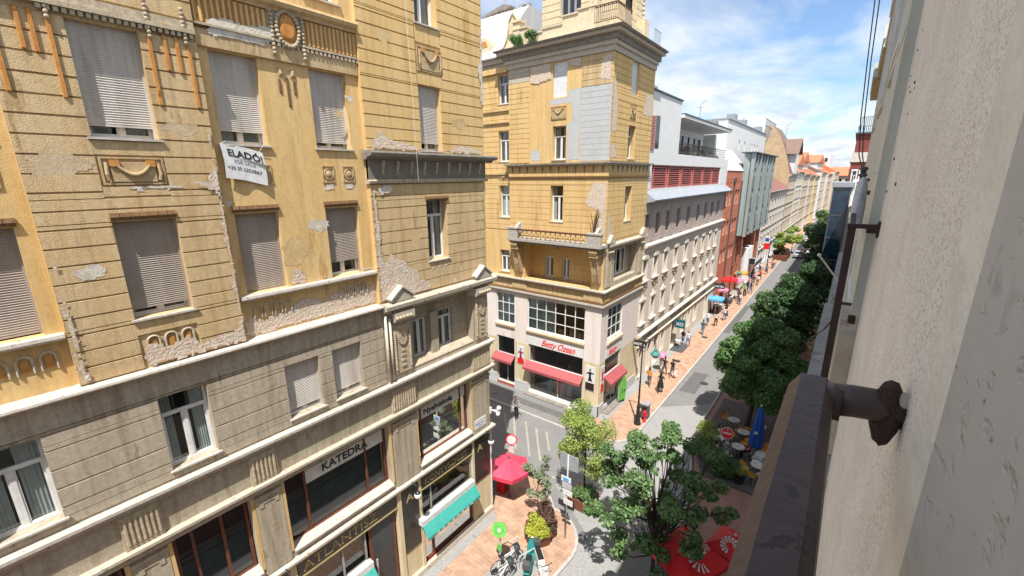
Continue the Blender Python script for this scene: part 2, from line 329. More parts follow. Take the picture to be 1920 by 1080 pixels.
def courses(mb, a0, a1, b0, b1, w, ops, h=.36, proud=.035, gap=.022, jit=0, bev=.010):
    n = max(1, round((b1-b0)/h)); h = (b1-b0)/n; gap *= .78
    for k in range(n):
        c0, c1 = b0+k*h+gap/2+random.uniform(-.003, .003), b0+(k+1)*h-gap/2+random.uniform(-.003, .003)
        cuts = sorted({c0, c1}|{x for o in ops for x in (o[2], o[3]) if c0+.02 < x < c1-.02})
        for q in range(len(cuts)-1):
            e0, e1 = cuts[q], cuts[q+1]; cv = (e0+e1)/2
            bl = sorted([(o[0], o[1]) for o in ops if o[2] < cv < o[3]]); x = a0
            for s0, s1 in bl+[(a1, a1)]:
                if s0 > x+.01:
                    j = random.uniform(-jit, jit)
                    mb.frus(x, min(s0, a1), e0, e1, w, w+proud+j, 0, min(bev, (e1-e0)*.3))
                x = max(x, s1)
def rubble(mb, poly, w, amp=.03, res=.05, T=None):
    amp *= .45
    # ragged sheet of bare masonry inside a polygon of the facade plane
    us = [p[0] for p in poly]; vs = [p[1] for p in poly]
    nu = max(2, int((max(us)-min(us))/res)); nv = max(2, int((max(vs)-min(vs))/res))
    def inside(x, y):
        c = False; n = len(poly)
        for i in range(n):
            (x1, y1), (x2, y2) = poly[i], poly[i-1]
            if (y1 > y) != (y2 > y) and x < (x2-x1)*(y-y1)/(y2-y1)+x1: c = not c
        return c
    idx = {}; vv = []
    rnd = random.Random(int(us[0]*97+vs[0]*13))
    ins = {}
    for i in range(nu+1):
        for j in range(nv+1):
            x = min(us)+i*res; y = min(vs)+j*res
            ins[i, j] = inside(x+rnd.uniform(-.6, .6)*res, y+rnd.uniform(-.6, .6)*res)
    fs = []
    def vid(i, j, edge):
        if (i, j) not in idx:
            idx[i, j] = len(vv)
            vv.append((min(us)+i*res+rnd.uniform(-.25, .25)*res, min(vs)+j*res+rnd.uniform(-.25, .25)*res, w+(.002 if edge else rnd.random()**2*amp)))
        return idx[i, j]
    for i in range(nu):
        for j in range(nv):
            c = [(i, j), (i+1, j), (i+1, j+1), (i, j+1)]
            if all(ins.get(q) for q in c):
                fs.append(tuple(vid(*q, any(not ins.get((q[0]+a, q[1]+b)) for a in (-1, 0, 1) for b in (-1, 0, 1))) for q in c))
    mb.add(vv, fs, T)
def shutter_mesh(mb, a0, a1, b0, b1, w, pitch=.05):
    n = int((b1-b0)/pitch)
    for k in range(n+1):
        z0 = b0+k*pitch; z1 = min(z0+pitch, b1)
        if z1-z0 < .005: break
        mb.quad((a0, z0, w), (a1, z0, w), (a1, z0+(z1-z0)*.75, w+.012), (a0, z0+(z1-z0)*.75, w+.012))
        mb.quad((a0, z0+(z1-z0)*.75, w+.012), (a1, z0+(z1-z0)*.75, w+.012), (a1, z1, w), (a0, z1, w))
def window(par, T, a0, a1, b0, b1, w, depth=.34, kind='case', open_=0., frame='white', shm='shutter', curtain=True, lbl=None, sill=True, transom=.70, nm=1):
    d = w-depth; fr = MB(T); t = .055
    def ring(x0, x1, y0, y1, tt, z0, z1):
        fr.box(x0, x0+tt, y0, y1, z0, z1); fr.box(x1-tt, x1, y0, y1, z0, z1); fr.box(x0+tt, x1-tt, y0, y0+tt, z0, z1); fr.box(x0+tt, x1-tt, y1-tt, y1, z0, z1)
    ring(a0, a1, b0, b1, t, d-.03, d+.04)
    tv = b0+(b1-b0)*transom if transom else b1-t
    if transom: fr.box(a0+t, a1-t, tv-.03, tv+.04, d-.03, d+.05)
    for k in range(1, nm+1):
        um = a0+(a1-a0)*k/(nm+1); fr.box(um-.045, um+.045, b0+t, (tv-.03 if transom else b1-t), d-.03, d+.03)
        if transom and nm > 1: fr.box(um-.02, um+.02, tv+.04, b1-t, d-.03, d+.02)
    for k in range(nm+1):
        x0 = a0+t+(a1-a0-2*t)*k/(nm+1)+(0 if k == 0 else .04); x1 = a0+t+(a1-a0-2*t)*(k+1)/(nm+1)-(0 if k == nm else .04)
        ring(x0+.002, x1-.002, b0+t+.002, (tv-.032 if transom else b1-t-.002), .035, d-.02, d+.015)
    fo = fr.build('window', frame, par, label=lbl)
    MB(T).quad((a0+t, b0+t, d-.005), (a1-t, b0+t, d-.005), (a1-t, b1-t, d-.005), (a0+t, b1-t, d-.005)).build('pane', 'glass', fo)
    if curtain:
        c = MB(T); rnd = random.Random(int(a0*100+b0*10)); n = 26
        g0 = rnd.choice([.0, .12, .22]); 
        for side in (0, 1):
            x0, x1 = (a0+t, a0+(a1-a0)*(.5-g0)) if side == 0 else (a0+(a1-a0)*(.5+g0*.8), a1-t)
            for k in range(n):
                xa = x0+(x1-x0)*k/n; xb = x0+(x1-x0)*(k+1)/n
                ya = d-.10+.02*math.sin(k*1.3); yb = d-.10+.02*math.sin((k+1)*1.3)
                c.quad((xa, b0+.05, ya), (xb, b0+.05, yb), (xb, b1-.05, yb), (xa, b1-.05, ya))
        c.build('curtain', 'curtain', fo, smooth=False)
    if kind == 'shut':
        d0_ = d; d = d+.07 if depth > .3 else d; sh = MB(T); bb = b0+(b1-b0)*open_
        shutter_mesh(sh, a0+.04, a1-.04, bb, b1, d+.07)
        sh.box(a0+.03, a1-.03, bb-.03, bb, d+.055, d+.09)
        sh.box(a0, a0+.04, b0, b1, d+.045, d+.10); sh.box(a1-.04, a1, b0, b1, d+.045, d+.10)
        sh.build('shutter', shm, fo); d = d0_
    if sill: MB(T).box(a0-.06, a1+.06, b0-.05, b0-.003, d+.05, w+.07).build('sill', 'palecap' if frame == 'white' else 'greige', fo)
    return fo
def ground_quad(name, x0, x1, y0, y1, z, m, kind='structure', label=None):
    o = MB().quad((x0, y0, z), (x1, y0, z), (x1, y1, z), (x0, y1, z)).build(name, m); tag(o, kind=kind, label=label); return o
# ------------------------------------------------------------------ ground
o = MB().box(-900, 900, -300, 1500, -.6, -.02).build('ground', 'asphalt'); tag(o, kind='structure')
ground_quad('road', -9.45, -5.95, -30, 400, .0, 'asphalt')
ground_quad('side_street', -60, -9.46, 14.95, 23.05, .0, 'asphalt')
def sheet_poly(name, pts, z0, z1, m, cm='kerb'):
    o = MB().prism(pts, z0, z1, 'uv').build(name, m); tag(o, kind='structure'); return o
def arc(cx, cy, r, a0, a1, n=10): return [(cx+r*math.cos(R(a0+(a1-a0)*i/n)), cy+r*math.sin(R(a0+(a1-a0)*i/n))) for i in range(n+1)]
# pavement in front of the near left house, with its rounded corner
near_out = [(-12.6, -30), (-8.35, -30), (-8.05, 11.5)]+arc(-9.9, 14.2, 2.05, -8, 95, 10)+[(-11.2, 17.3), (-12.6, 18.1), (-13.15, 17.9), (-13.15, 14.28), (-12.6, 14.28)]
sheet_poly('pavement', near_out, -.01, .11, 'paving')
def offset_strip(pts, d):   # kerb strip following an open outline
    out = []
    for i, p in enumerate(pts):
        a = Vector(pts[max(i-1, 0)]); b = Vector(pts[min(i+1, len(pts)-1)]); t = (b-a).normalized(); n = Vector((t.y, -t.x)); out.append((p[0]+n.x*d, p[1]+n.y*d))
    return out
def kerb(pts, w=.14, z=.125):
    q = offset_strip(pts, w); o = MB().prism(list(pts)+list(reversed(q)), -.01, z, 'uv').build('kerb', 'kerb'); tag(o, kind='structure')
kerb(near_out[1:-4])
o = MB().quad((-12.58, -30, .116), (-11.95, -30, .116), (-11.95, 14.0, .116), (-12.58, 14.25, .116)).build('pavement_edge_strip', 'concrete'); tag(o, kind='structure')
# far pavement along the hotel, corner at the side street
far_out = [(-12.2, 23.3), (-11.2, 23.35)]+arc(-11.3, 25.4, 2.05, -80, -8, 8)+[(-9.3, 27.5), (-9.35, 40), (-9.5, 65), (-9.75, 110), (-10, 200)]
sheet_poly('pavement', [(-12.3, 25.72), (-12.3, 23.3)]+far_out[1:]+[(-12.3, 200)], -.01, .11, 'paving')
kerb(far_out[1:])
sheet_poly('pavement', [(-60, 23.2), (-12.32, 23.2), (-12.32, 25.72), (-60, 25.72)], -.01, .11, 'asphalt')
sheet_poly('kerb', [(-60, 23.06), (-12.0, 23.06), (-12.0, 23.2), (-60, 23.2)], -.01, .125, 'kerb')
o = MB().quad((-12.28, 25.75, .116), (-11.55, 25.4, .116), (-11.6, 200, .116), (-12.28, 200, .116)).build('pavement_edge_strip', 'concrete'); tag(o, kind='structure')
# right-hand pavement
right_out = [(-3.7, -30), (-3.9, 16), (-4.5, 22), (-5.5, 25.5), (-5.9, 28), (-5.95, 45), (-5.95, 200)]
sheet_poly('pavement', right_out+[(.2, 200), (.2, -30)], -.01, .11, 'redpaving')
kerb([(x-.14, y) for x, y in right_out], w=-.14)
M['asphaltnew'] = mat('asphalt_repair', (.125, .12, .118), (.095, .092, .09), scale=3, bump=.2)
sheet_poly('cafe_terrace_floor', [(-4.6, 23.6), (-1.5, 23.6), (-1.5, 34), (-5.6, 34), (-5.6, 26)], .1, .2, 'asphaltnew')
# pale concrete carriageway in the junction and worn zebra bars
sheet_poly('junction_paving', [(-8.0, -20), (-4.1, -20), (-4.3, 16), (-5.9, 27), (-6, 33), (-9.2, 30), (-9.3, 26), (-11, 23.0), (-11, 18), (-8, 16)], -.01, .006, 'concrete')
for k, (x0, x1, y0, y1, m_) in enumerate(((-8.9, -7.7, 33.5, 38, 'asphaltnew'), (-8.2, -6.2, 44, 45.2, 'asphaltnew'), (-9.3, -8.6, 50, 63, 'asphaltnew'), (-16, -11.8, 15.6, 16.6, 'asphaltnew'), (-19, -14, 23.9, 24.7, 'asphaltnew'), (-7.6, -6.6, 52, 54, 'concrete'), (-7.9, -5.2, 18.9, 19.1, 'asphaltnew'))):
    if 'asphaltnew' not in M: M['asphaltnew'] = mat('asphalt_repair', (.115, .113, .112), (.09, .089, .088), scale=3, bump=.2)
    o = MB().quad((x0, y0, .009 if x0 > -13.5 or y0 < 20 else .113), (x1, y0+.08, .009 if x0 > -13.5 or y0 < 20 else .113), (x1-.05, y1, .009 if x0 > -13.5 or y0 < 20 else .113), (x0+.04, y1-.1, .009 if x0 > -13.5 or y0 < 20 else .113)).build('road_patch', m_); tag(o, kind='structure')
for i, (xa, ya, xb, yb) in enumerate(((-18.28, 22.33, -16.5, 20.4), (-17.2, 22.1, -14.9, 19.3), (-16.25, 22.24, -13.75, 19.21), (-15.23, 22.06, -12.92, 19.18), (-14.36, 22.06, -13.06, 20.42))):
    o = MB().quad((xa, ya, .005), (xa+.17, ya+.02, .005), (xb+.17, yb, .005), (xb, yb, .005)).build('road_marking', 'paintline'); tag(o, kind='structure')
o = MB().box(-11.5, -5.9, 18.4, 18.48, .004, .011).build('drain_channel', 'kerb'); tag(o, kind='structure')
for (x, y) in ((-7.2, 21), (-7.6, 36), (-10.4, 47), (-10.8, 39)):
    o = MB().disc((x, y, .006 if x > -9 else .112), .33, (0, 0, 1), .006, 20).build('manhole_cover', 'iron'); tag(o, kind='structure')

# ------------------------------------------------------------------ the near house on the left
LB = thing('apartment_building', 'near tan and yellow apartment house with roller shutters, peeling stucco and a black shop front', 'building', (-12.6, 4, 0))
core = MB(); core.box(-25, -13.25, -6.7, 14.2, .02, 24.2); core.build('inner_wall', 'dark', LB)
side = MB(); side.quad((-25, 14.28, .02), (-12.62, 14.28, .02), (-12.62, 14.28, 24.2), (-25, 14.28, 24.2)); side.quad((-25, -6.7, 24.22), (-12.7, -6.7, 24.22), (-12.7, 14.2, 24.22), (-25, 14.2, 24.22)); side.build('wall', 'yellow', LB)
RW = -.15; BW = .03
A_ops = [(2.10, 3.24, 17.87, 20.07), (2.10, 3.25, 13.90, 16.12)]
C2_ops = [(4.57, 5.68, 17.87, 20.04), (7.05, 8.2, 17.87, 20.04), (4.56, 5.68, 13.92, 16.10), (7.08, 8.2, 13.92, 16.10), (4.57, 5.62, 21.9, 24), (7.15, 8.2, 21.9, 24)]
C1_ops = [(x0-4.95, x1-4.95, a, b) for x0, x1, a, b in C2_ops if a < 21 and x0 < 6]+[(-2.87, -1.82, 17.87, 20.02), (-2.87, -1.82, 13.92, 16.08)]
C1_ops = [(-.38, .68, 17.87, 20.02), (-.38, .70, 13.92, 16.12), (-2.87, -1.82, 17.87, 20.02), (-2.87, -1.82, 13.92, 16.08)]
K_ops = [(10.9, 11.95, 17.95, 20.15), (10.98, 12.02, 13.87, 16.25), (10.92, 11.95, 22.1, 24.1)]
F3_ops = [(-.85, .2, 9.88, 11.84), (2.15, 3.18, 9.88, 11.86), (5.14, 6.2, 9.88, 11.6), (6.65, 7.7, 9.88, 11.6), (-3.0, -1.95, 9.88, 11.84)]
# smooth recessed bays
w = MB(FL); sheet(w, 4.3, 8.62, 12.66, 24.2, RW, C2_ops, .38); sheet(w, -3.35, .98, 12.66, 24.2, RW, C1_ops, .38)
w.quad((4.3, 12.66, RW), (4.3, 24.2, RW), (4.3, 24.2, BW), (4.3, 12.66, BW)); w.quad((.98, 12.66, RW), (.98, 24.2, RW), (.98, 24.2, BW), (.98, 12.66, BW))
w.build('wall', 'yellow', LB)
# rusticated bay
def bay(u0, u1, ops):
    w = MB(FL); sheet(w, u0, u1, 12.66, 20.1, BW-.03, ops, .42); courses(w, u0, u1, 12.7, 20.08, BW-.03, ops+[(u0+1.1, u1-1.05, 16.62, 17.86), (u0+1.1, u1-1.05, 12.6, 13.9)], h=.37, proud=.045, gap=.028, jit=.004)
    w.quad((u0, 20.1, BW-.03), (u1, 20.1, BW-.03), (u1, 24.2, BW-.03), (u0, 24.2, BW-.03)); courses(w, u0, u1, 20.5, 24.2, BW-.03, [], h=.37, proud=.045, gap=.028)
    w.box(u0+1.1, u1-1.05, 16.66, 16.86, BW-.03, BW+.012); w.box(u0+1.1, u1-1.05, 17.52, 17.8, BW-.03, BW+.012)
    w.box(u0+1.1, u1-1.05, 13.52, 13.84, BW-.03, BW+.012)
    w.build('wall', 'tan', LB)
bay(.98, 4.3, A_ops)
bay(-6.7, -3.35, [(x0-7.65, x1-7.65, a, b) for x0, x1, a, b in A_ops])
# corner bay
w = MB(FL); sheet(w, 8.62, 14.3, 17.7, 24.2, BW-.03, K_ops, .42)
courses(w, 8.62, 14.3, 17.85, 24.2, BW-.03, K_ops+[(10.85, 12.05, 20.15, 22.05)], h=.365, proud=.045, gap=.026, jit=.003)
w.box(10.88, 12.03, 20.17, 20.5, BW-.03, BW+.01); w.box(10.88, 12.03, 21.5, 22.04, BW-.03, BW+.01)
w.quad((8.62, 12.66, RW), (8.62, 24.2, RW), (8.62, 24.2, BW-.03), (8.62, 12.66, BW-.03))
w.build('wall', 'yellow', LB)
w = MB(FL); sheet(w, 8.62, 14.3, 12.66, 17.7, BW-.03, K_ops, .42)
courses(w, 8.62, 14.3, 12.75, 16.8, BW-.03, K_ops, h=.405, proud=.045, gap=.026, jit=.003)
w.build('wall', 'tan', LB)
# lower storey: grooved grey-beige wall
w = MB(FL); sheet(w, -6.7, 8.62, 9.5, 11.96, BW-.03, F3_ops, .42); courses(w, -6.7, 8.62, 9.65, 11.94, BW-.03, F3_ops, h=.46, proud=.035, gap=.024, jit=.003)
w.build('wall', 'greige', LB)
lg = (9.92, 13.35, 9.86, 12.25, .4)
w = MB(FL); sheet(w, 8.62, 14.3, 9.5, 12.66, BW-.03, [lg], .4)
lw = [(10.28, 10.98, 9.95, 11.55), (11.55, 12.42, 9.95, 11.62)]
sheet(w, 9.92, 13.35, 9.86, 12.25, -.40, lw, .2)
courses(w, 9.94, 13.33, 9.9, 12.2, -.40, lw, h=.46, proud=.02, gap=.02)
w.prism([(-.36, 9.87), (-.1, 9.87), (.03, 9.83), (-.36, 10.0)], 9.94, 13.33, 'wv')
w.box(11.08, 11.46, 9.95, 11.7, -.39, -.22)
w.build('wall', 'greige', LB)
for o in lw: window(LB, FL, *o, -.40, depth=.12, kind='case', transom=None if o[0] < 11 else .8)
# windows of the upper storeys
window(LB, FL, *A_ops[0], BW, kind='shut', open_=.12, lbl='tall window with a beige shutter lowered to a hand above the sill')
window(LB, FL, *A_ops[1], BW, kind='shut', open_=.10, shm='shutter2')
window(LB, FL, *C2_ops[0], RW, kind='shut', open_=.16); window(LB, FL, *C2_ops[1], RW, kind='shut', open_=.09)
window(LB, FL, *C2_ops[2], RW, kind='shut', open_=.01, shm='shutter2'); window(LB, FL, *C2_ops[3], RW, kind='shut', open_=.22, shm='shutter2', curtain=False)
window(LB, FL, *C2_ops[4], RW); window(LB, FL, *C2_ops[5], RW)
for i, o in enumerate(C1_ops): window(LB, FL, *o, RW, kind='shut', open_=.03, shm='shutter' if i % 2 == 0 else 'shutter2')
for o in A_ops: window(LB, FL, o[0]-7.65, o[1]-7.65, o[2], o[3], BW, kind='shut', open_=.1)
window(LB, FL, *K_ops[0], BW, kind='shut', open_=.13); window(LB, FL, *K_ops[1], BW, kind='case', transom=.72); window(LB, FL, *K_ops[2], BW, kind='case')
for i, o in enumerate(F3_ops):
    if i in (2, 3): window(LB, FL, *o, BW, depth=.26, kind='shut', open_=.13, sill=True)
    else: window(LB, FL, *o, BW, depth=.26, kind='case', transom=.72)
# belts, cornices ------------------------------------------------------
def slab(x0, x1, y0, y1, z0, z1, name, m, par, mb=None):
    return MB().box(x0, x1, y0, y1, z0, z1).build(name, m, par)
X0 = -12.6
b = MB(FL); b.prism([(-.3, 11.95), (.07, 11.95), (.07, 12.5), (.12, 12.54), (.12, 12.58), (-.3, 12.58)], -6.7, 8.6, 'wv'); b.build('belt_course', 'greige', LB)
b = MB(FL); b.prism([(-.3, 12.585), (.24, 12.585), (.26, 12.61), (.25, 12.66), (-.3, 12.71)], -6.7, 8.6, 'wv'); b.build('ledge', 'palecap', LB)
b = MB(FL); b.prism([(-.3, 12.28), (.10, 12.28), (.14, 12.40), (.34, 12.46), (.36, 12.60), (.30, 12.67), (-.3, 12.70)], 8.64, 14.66, 'wv')
b.prism([(-.3, 12.275), (.30, 12.275), (.30, 12.0), (.22, 11.93), (-.3, 11.93)], 9.0, 9.9, 'wv'); b.prism([(-.3, 12.275), (.30, 12.275), (.30, 12.0), (.22, 11.93), (-.3, 11.93)], 13.32, 14.25, 'wv')
b.build('cornice', 'stone', LB)
for u0 in (8.92, 13.36):
    b = MB(FL); b.prism([(u0, 12.70), (u0+.94, 12.70), (u0+.94, 12.80), (u0+.47, 13.18), (u0, 12.80)], -.02, .30, 'uv'); b.build('pediment', 'stone', LB)
    b = MB(FL); b.prism([(u0-.05, 12.80), (u0+.47, 13.20), (u0+.99, 12.80), (u0+.99, 12.86), (u0+.47, 13.27), (u0-.05, 12.86)], .0, .36, 'uv'); b.build('pediment_cap', 'palecap', LB)
    # garlanded console below
    b = MB(FL); b.prism([(u0+.08, 9.86), (u0+.86, 9.86), (u0+.86, 11.92), (u0+.08, 11.92)], .03, .09, 'uv')
    for k in range(20):
        for uu_ in (u0+.14, u0+.80): b.ball((uu_, 10.05+k*.075, .11), .045, 6, 4)
    b.prism([(u0+.27, 11.25), (u0+.67, 11.25), (u0+.67, 11.75), (u0+.27, 11.75)]+[], .09, .15, 'uv')
    b.add([(u0+.47+.2*math.cos(R(a)), 11.25-.28*math.sin(R(a)), ww) for ww in (.09, .15) for a in range(0, 181, 30)], [tuple(range(7)), tuple(range(7, 14))]+[(i, i+1, i+8, i+7) for i in range(6)])
    for k in range(4): b.box(u0+.38, u0+.56, 10.1+k*.2, 10.2+k*.2, .09, .13)
    for k in range(5): b.ball((u0+.15+k*.155, 12.1, .33), .07, 7, 5)
    b.build('console', 'ornpale', LB)
# dark crumbling cornice of the corner bay
b = MB(FL); b.prism([(-.1, 17.58), (.10, 17.58), (.16, 17.66), (.40, 17.70), (.44, 17.78), (.42, 17.84), (-.1, 17.88)], 8.5, 14.74, 'wv'); b.build('cornice', 'darkstone', LB)
b = MB(FL); b.prism([(-.1, 16.95), (.06, 16.95), (.06, 17.575), (-.1, 17.575)], 8.62, 14.34, 'wv'); b.build('frieze', mat('dark_grey_panel', (.22, .19, .15), (.17, .15, .12), scale=2, bump=.3), LB)
b = MB(FL); b.prism([(-.1, 16.80), (.12, 16.82), (.14, 16.90), (.09, 16.945), (-.1, 16.945)], 8.55, 14.42, 'wv'); b.build('moulding', 'ornpale', LB)
for k in range(9):
    u = 9.15+k*.6; b = MB(FL); b.prism([(.06, 17.56), (.16, 17.56), (.15, 17.45), (.08, 17.2), (.06, 17.1)], u-.035, u+.035, 'wv'); b.build('bracket', 'ornpale', LB)
# sill ledges of the fourth floor
for u0, u1 in ((4.33, 8.6), (-3.33, .96)):
    b = MB(FL); b.prism([(-.2, 13.76), (.02, 13.78), (.05, 13.83), (.04, 13.90), (-.2, 13.915)], u0, u1, 'wv'); b.build('ledge', 'palecap', LB)
# timber / terracotta lintels
for (u0, u1) in ((2.08, 3.26), (4.52, 5.7), (7.05, 8.2), (10.93, 12.08), (-.43, .75)):
    ww = RW if (4.3 < u0 < 8.6 or u0 < .9) else BW
    b = MB(FL)
    for k in range(7):
        a = u0+(u1-u0)*k/7; b.prism([(ww-.05, 16.15), (ww+.05, 16.15), (ww+.08, 16.22), (ww+.05, 16.31), (ww-.05, 16.31)], a+.005, a+(u1-u0)/7-.005, 'wv')
    b.build('lintel', mat('aged_terracotta', (.22, .11, .04), (.13, .07, .03), scale=9, bump=.4) if k < 0 else 'terra_dark', LB) if False else b.build('lintel', M.setdefault('terra_dark', mat('aged_terracotta', (.20, .11, .045), (.12, .07, .035), scale=9, bump=.4)), LB)
# head band, dentils, fluted frieze, medallion and top cornice of the recessed bay
for u0, u1 in ((4.31, 8.6), (-3.33, .97)):
    b = MB(FL); b.prism([(-.2, 20.06), (-.06, 20.06), (-.04, 20.42), (-.2, 20.44)], u0, u1, 'wv'); b.build('belt_course', 'tan', LB)
    b = MB(FL)
    for k in range(int((u1-u0)/.13)):
        u = u0+.08+k*.13
        if u0 > 0 and u < 6.0: continue
        b.box(u, u+.075, 20.40, 20.49, -.14, .0)
    b.box(u0, u1, 20.50, 20.55, -.15, .01); b.build('dentil_row', 'ornpale', LB)
    b = MB(FL); b.box(u0, u1, 20.56, 21.22, -.15, -.10)
    for k in range(int((u1-u0)/.13)):
        u = u0+.05+k*.13
        if u0 > 0 and 6.0 < u < 6.95: continue
        b.frus(u, u+.075, 20.58, 21.2, -.10, -.045, .015, .01)
    b.build('fluted_frieze', 'yellow', LB)
    for ua, ub in ((u0, 5.95), (6.95, u1)) if u0 > 0 else ((u0, u1),):
        b = MB(FL)
        for k in range(int((u1-u0)/.13)):
            u = u0+.125+k*.13
            if ua <= u < ub: b.box(u+.004, u+.05, 20.6, 21.19, -.10, -.085)
        b.build('flute_inlay', 'terra', LB)
    b = MB(FL); b.prism([(-.2, 21.23), (-.02, 21.23), (.02, 21.3), (.14, 21.34), (.18, 21.42), (.16, 21.47), (-.2, 21.52)], u0, u1, 'wv'); b.build('cornice', 'tan', LB)
b = MB(FL); ring = [(6.53+.30*math.cos(t)*(1 if abs(math.cos(t)) > .1 else 1), 20.86+.42*math.sin(t)) for t in [2*math.pi*i/26 for i in range(26)]]
for p in ring: b.ball((p[0], p[1], .0), .06, 7, 5)
for u in (6.12, 6.94):
    for k in range(12): b.ball((u, 20.22+k*.1, -.02), .055, 7, 5)
b.prism([(6.05, 20.5), (7.0, 20.5), (7.0, 21.25), (6.05, 21.25)], -.12, -.06, 'uv')
b.build('medallion_beads', 'ornpale', LB)
b = MB(FL); b.add([(6.53+.24*math.cos(2*math.pi*i/24)*s_, 20.86+.36*math.sin(2*math.pi*i/24)*s_, ww) for s_, ww in ((1, -.06), (1, .0), (.6, .05)) for i in range(24)], [tuple(range(48, 72))]+[(j*24+i, j*24+(i+1) % 24, (j+1)*24+(i+1) % 24, (j+1)*24+i) for j in range(2) for i in range(24)])
b.build('medallion', 'terra', LB, smooth=True)
# bay head ornaments
b = MB(FL)
for k in range(22): b.box(1.75+k*.115, 1.82+k*.115, 20.12, 20.2, .03, .12)
b.box(1.0, 4.28, 20.21, 20.30, -.02, .15); b.box(1.0, 4.28, 20.30, 20.46, -.02, .10); b.build('dentil_cornice', 'ornpale', LB)
for u, z0, z1 in ((1.13, 18.58, 20.1), (1.47, 19.36, 20.1), (1.64, 19.33, 20.1), (1.87, 18.56, 20.1), (3.40, 18.59, 20.0), (3.68, 19.35, 20.1), (3.90, 19.33, 20.1), (4.12, 18.61, 20.0)):
    b = MB(FL); b.frus(u-.04, u+.04, z0, z1, .03, .085, .012, .03); b.build('terracotta_bar', 'terra', LB)
for u in (3.42, 4.08, 1.87):
    b = MB(FL)
    for k in range(9): b.ball((u, 20.0+k*.085, .10), .045, 7, 5)
    b.build('beading', 'ornpale', LB)
for u0, u1, z0, z1 in ((6.18, 6.34, 19.69, 19.9), (6.5, 6.66, 19.69, 19.9)):
    b = MB(FL); b.frus(u0, u1, z0, z1, RW, RW+.02, .0, .0); b.frus(u0+.03, u1-.03, z0+.03, z1-.03, RW+.02, RW+.06, .03, .03); b.build('square_ornament', 'orn', LB)
for u, z0, z1 in ((6.20, 19.26, 19.62), (6.41, 18.93, 19.68), (6.60, 19.26, 19.62)):
    b = MB(FL); b.frus(u-.035, u+.035, z0, z1, RW, RW+.03, .008, .02); b.build('terracotta_bar', 'terra_dark', LB)
# rosettes
for u in (5.45, 7.31, 7.99, -.2, .5):
    z = 17.12; b = MB(FL); t = .03
    b.box(u-.2, u+.2, z+.22, z+.25, RW, RW+t); b.box(u-.2, u-.17, z-.25, z+.22, RW, RW+t); b.box(u+.17, u+.2, z-.25, z+.22, RW, RW+t); b.box(u-.17, u+.17, z-.25, z-.22, RW, RW+t)
    b.add([(u+r_*math.cos(2*math.pi*i/18), z+r_*math.sin(2*math.pi*i/18), RW+ww) for r_, ww in ((.155, .0), (.15, .05), (.10, .03), (.09, .06), (.04, .075)) for i in range(18)], [tuple(range(72, 90))]+[(j*18+i, j*18+(i+1) % 18, (j+1)*18+(i+1) % 18, (j+1)*18+i) for j in range(4) for i in range(18)])
    b.build('rosette', 'orn', LB)
# swag panels
def swag(par, T, u0, u1, z0, z1, w, col='orn'):
    um = (u0+u1)/2; t = .04; b = MB(T)
    b.box(u0, u1, z1-t, z1, w, w+.05); b.box(u0, u1, z0, z0+t, w, w+.05); b.box(u0, u0+t, z0+t, z1-t, w, w+.05); b.box(u1-t, u1, z0+t, z1-t, w, w+.05)
    b.frus(u0+.16, u1-.16, z0+.05, z1-.1, w, w+.06, .01, .01)
    b.tube([(um+(u1-u0)*.26*s_, z1-.16-.2*(z1-z0)/.56*(1-s_*s_), w+.09) for s_ in [i/7-1 for i in range(15)]], [.025+.02*(1-abs(i/7-1)) for i in range(15)], 7)
    for s_ in (-1, 1):
        b.tube([(um+s_*(u1-u0)*.40, z0+.1, w+.05), (um+s_*(u1-u0)*.42, z0+.22, w+.08), (um+s_*(u1-u0)*.40, z1-.12, w+.05)], .035, 7)
    o = b.build('swag_panel', col, par)
    for s_ in (-1, 1): MB(T).box(um+s_*(u1-u0)*.28-.08, um+s_*(u1-u0)*.28+.08, z1-.2, z1-.06, w+.061, w+.10).build('swag_block', 'terra', o)
swag(LB, FL, 2.12, 3.22, 16.9, 17.48, .0); swag(LB, FL, 10.92, 12.1, 20.6, 21.4, .0)
# arcaded parapet ornaments below the fourth floor
def arches(T, u0, u1, z0, z1, w, n, m='ornpale', inlay=True):
    b = MB(T); d = (u1-u0)/n; q = MB(T)
    for k in range(n):
        c = u0+d*(k+.5); r_ = d*.34
        pts = [(c-r_, z0, w+.03)]+[(c-r_*math.cos(R(a)), z1-r_*1.1+r_*math.sin(R(a)), w+.03) for a in range(0, 181, 30)]+[(c+r_, z0, w+.03)]
        b.tube(pts, .028, 6)
    o = b.build('arch_ornament', m, LB)
    for k in range(n if inlay else 0): c = u0+d*(k+.5); r_ = d*.34; MB(T).box(c-r_*.5, c+r_*.5, z0+.03, z1-.12, w, w+.025).build('inlay', 'terra', o)
arches(FL, -.9, .82, 13.18, 13.58, RW, 5); arches(FL, 4.6, 5.72, 13.22, 13.58, RW, 4, inlay=False); arches(FL, 7.22, 8.3, 13.22, 13.58, RW, 4, inlay=False)
arches(FL, 2.18, 3.2, 13.0, 13.45, .0, 3); arches(FL, 11.0, 12.0, 13.2, 13.58, .0, 3)
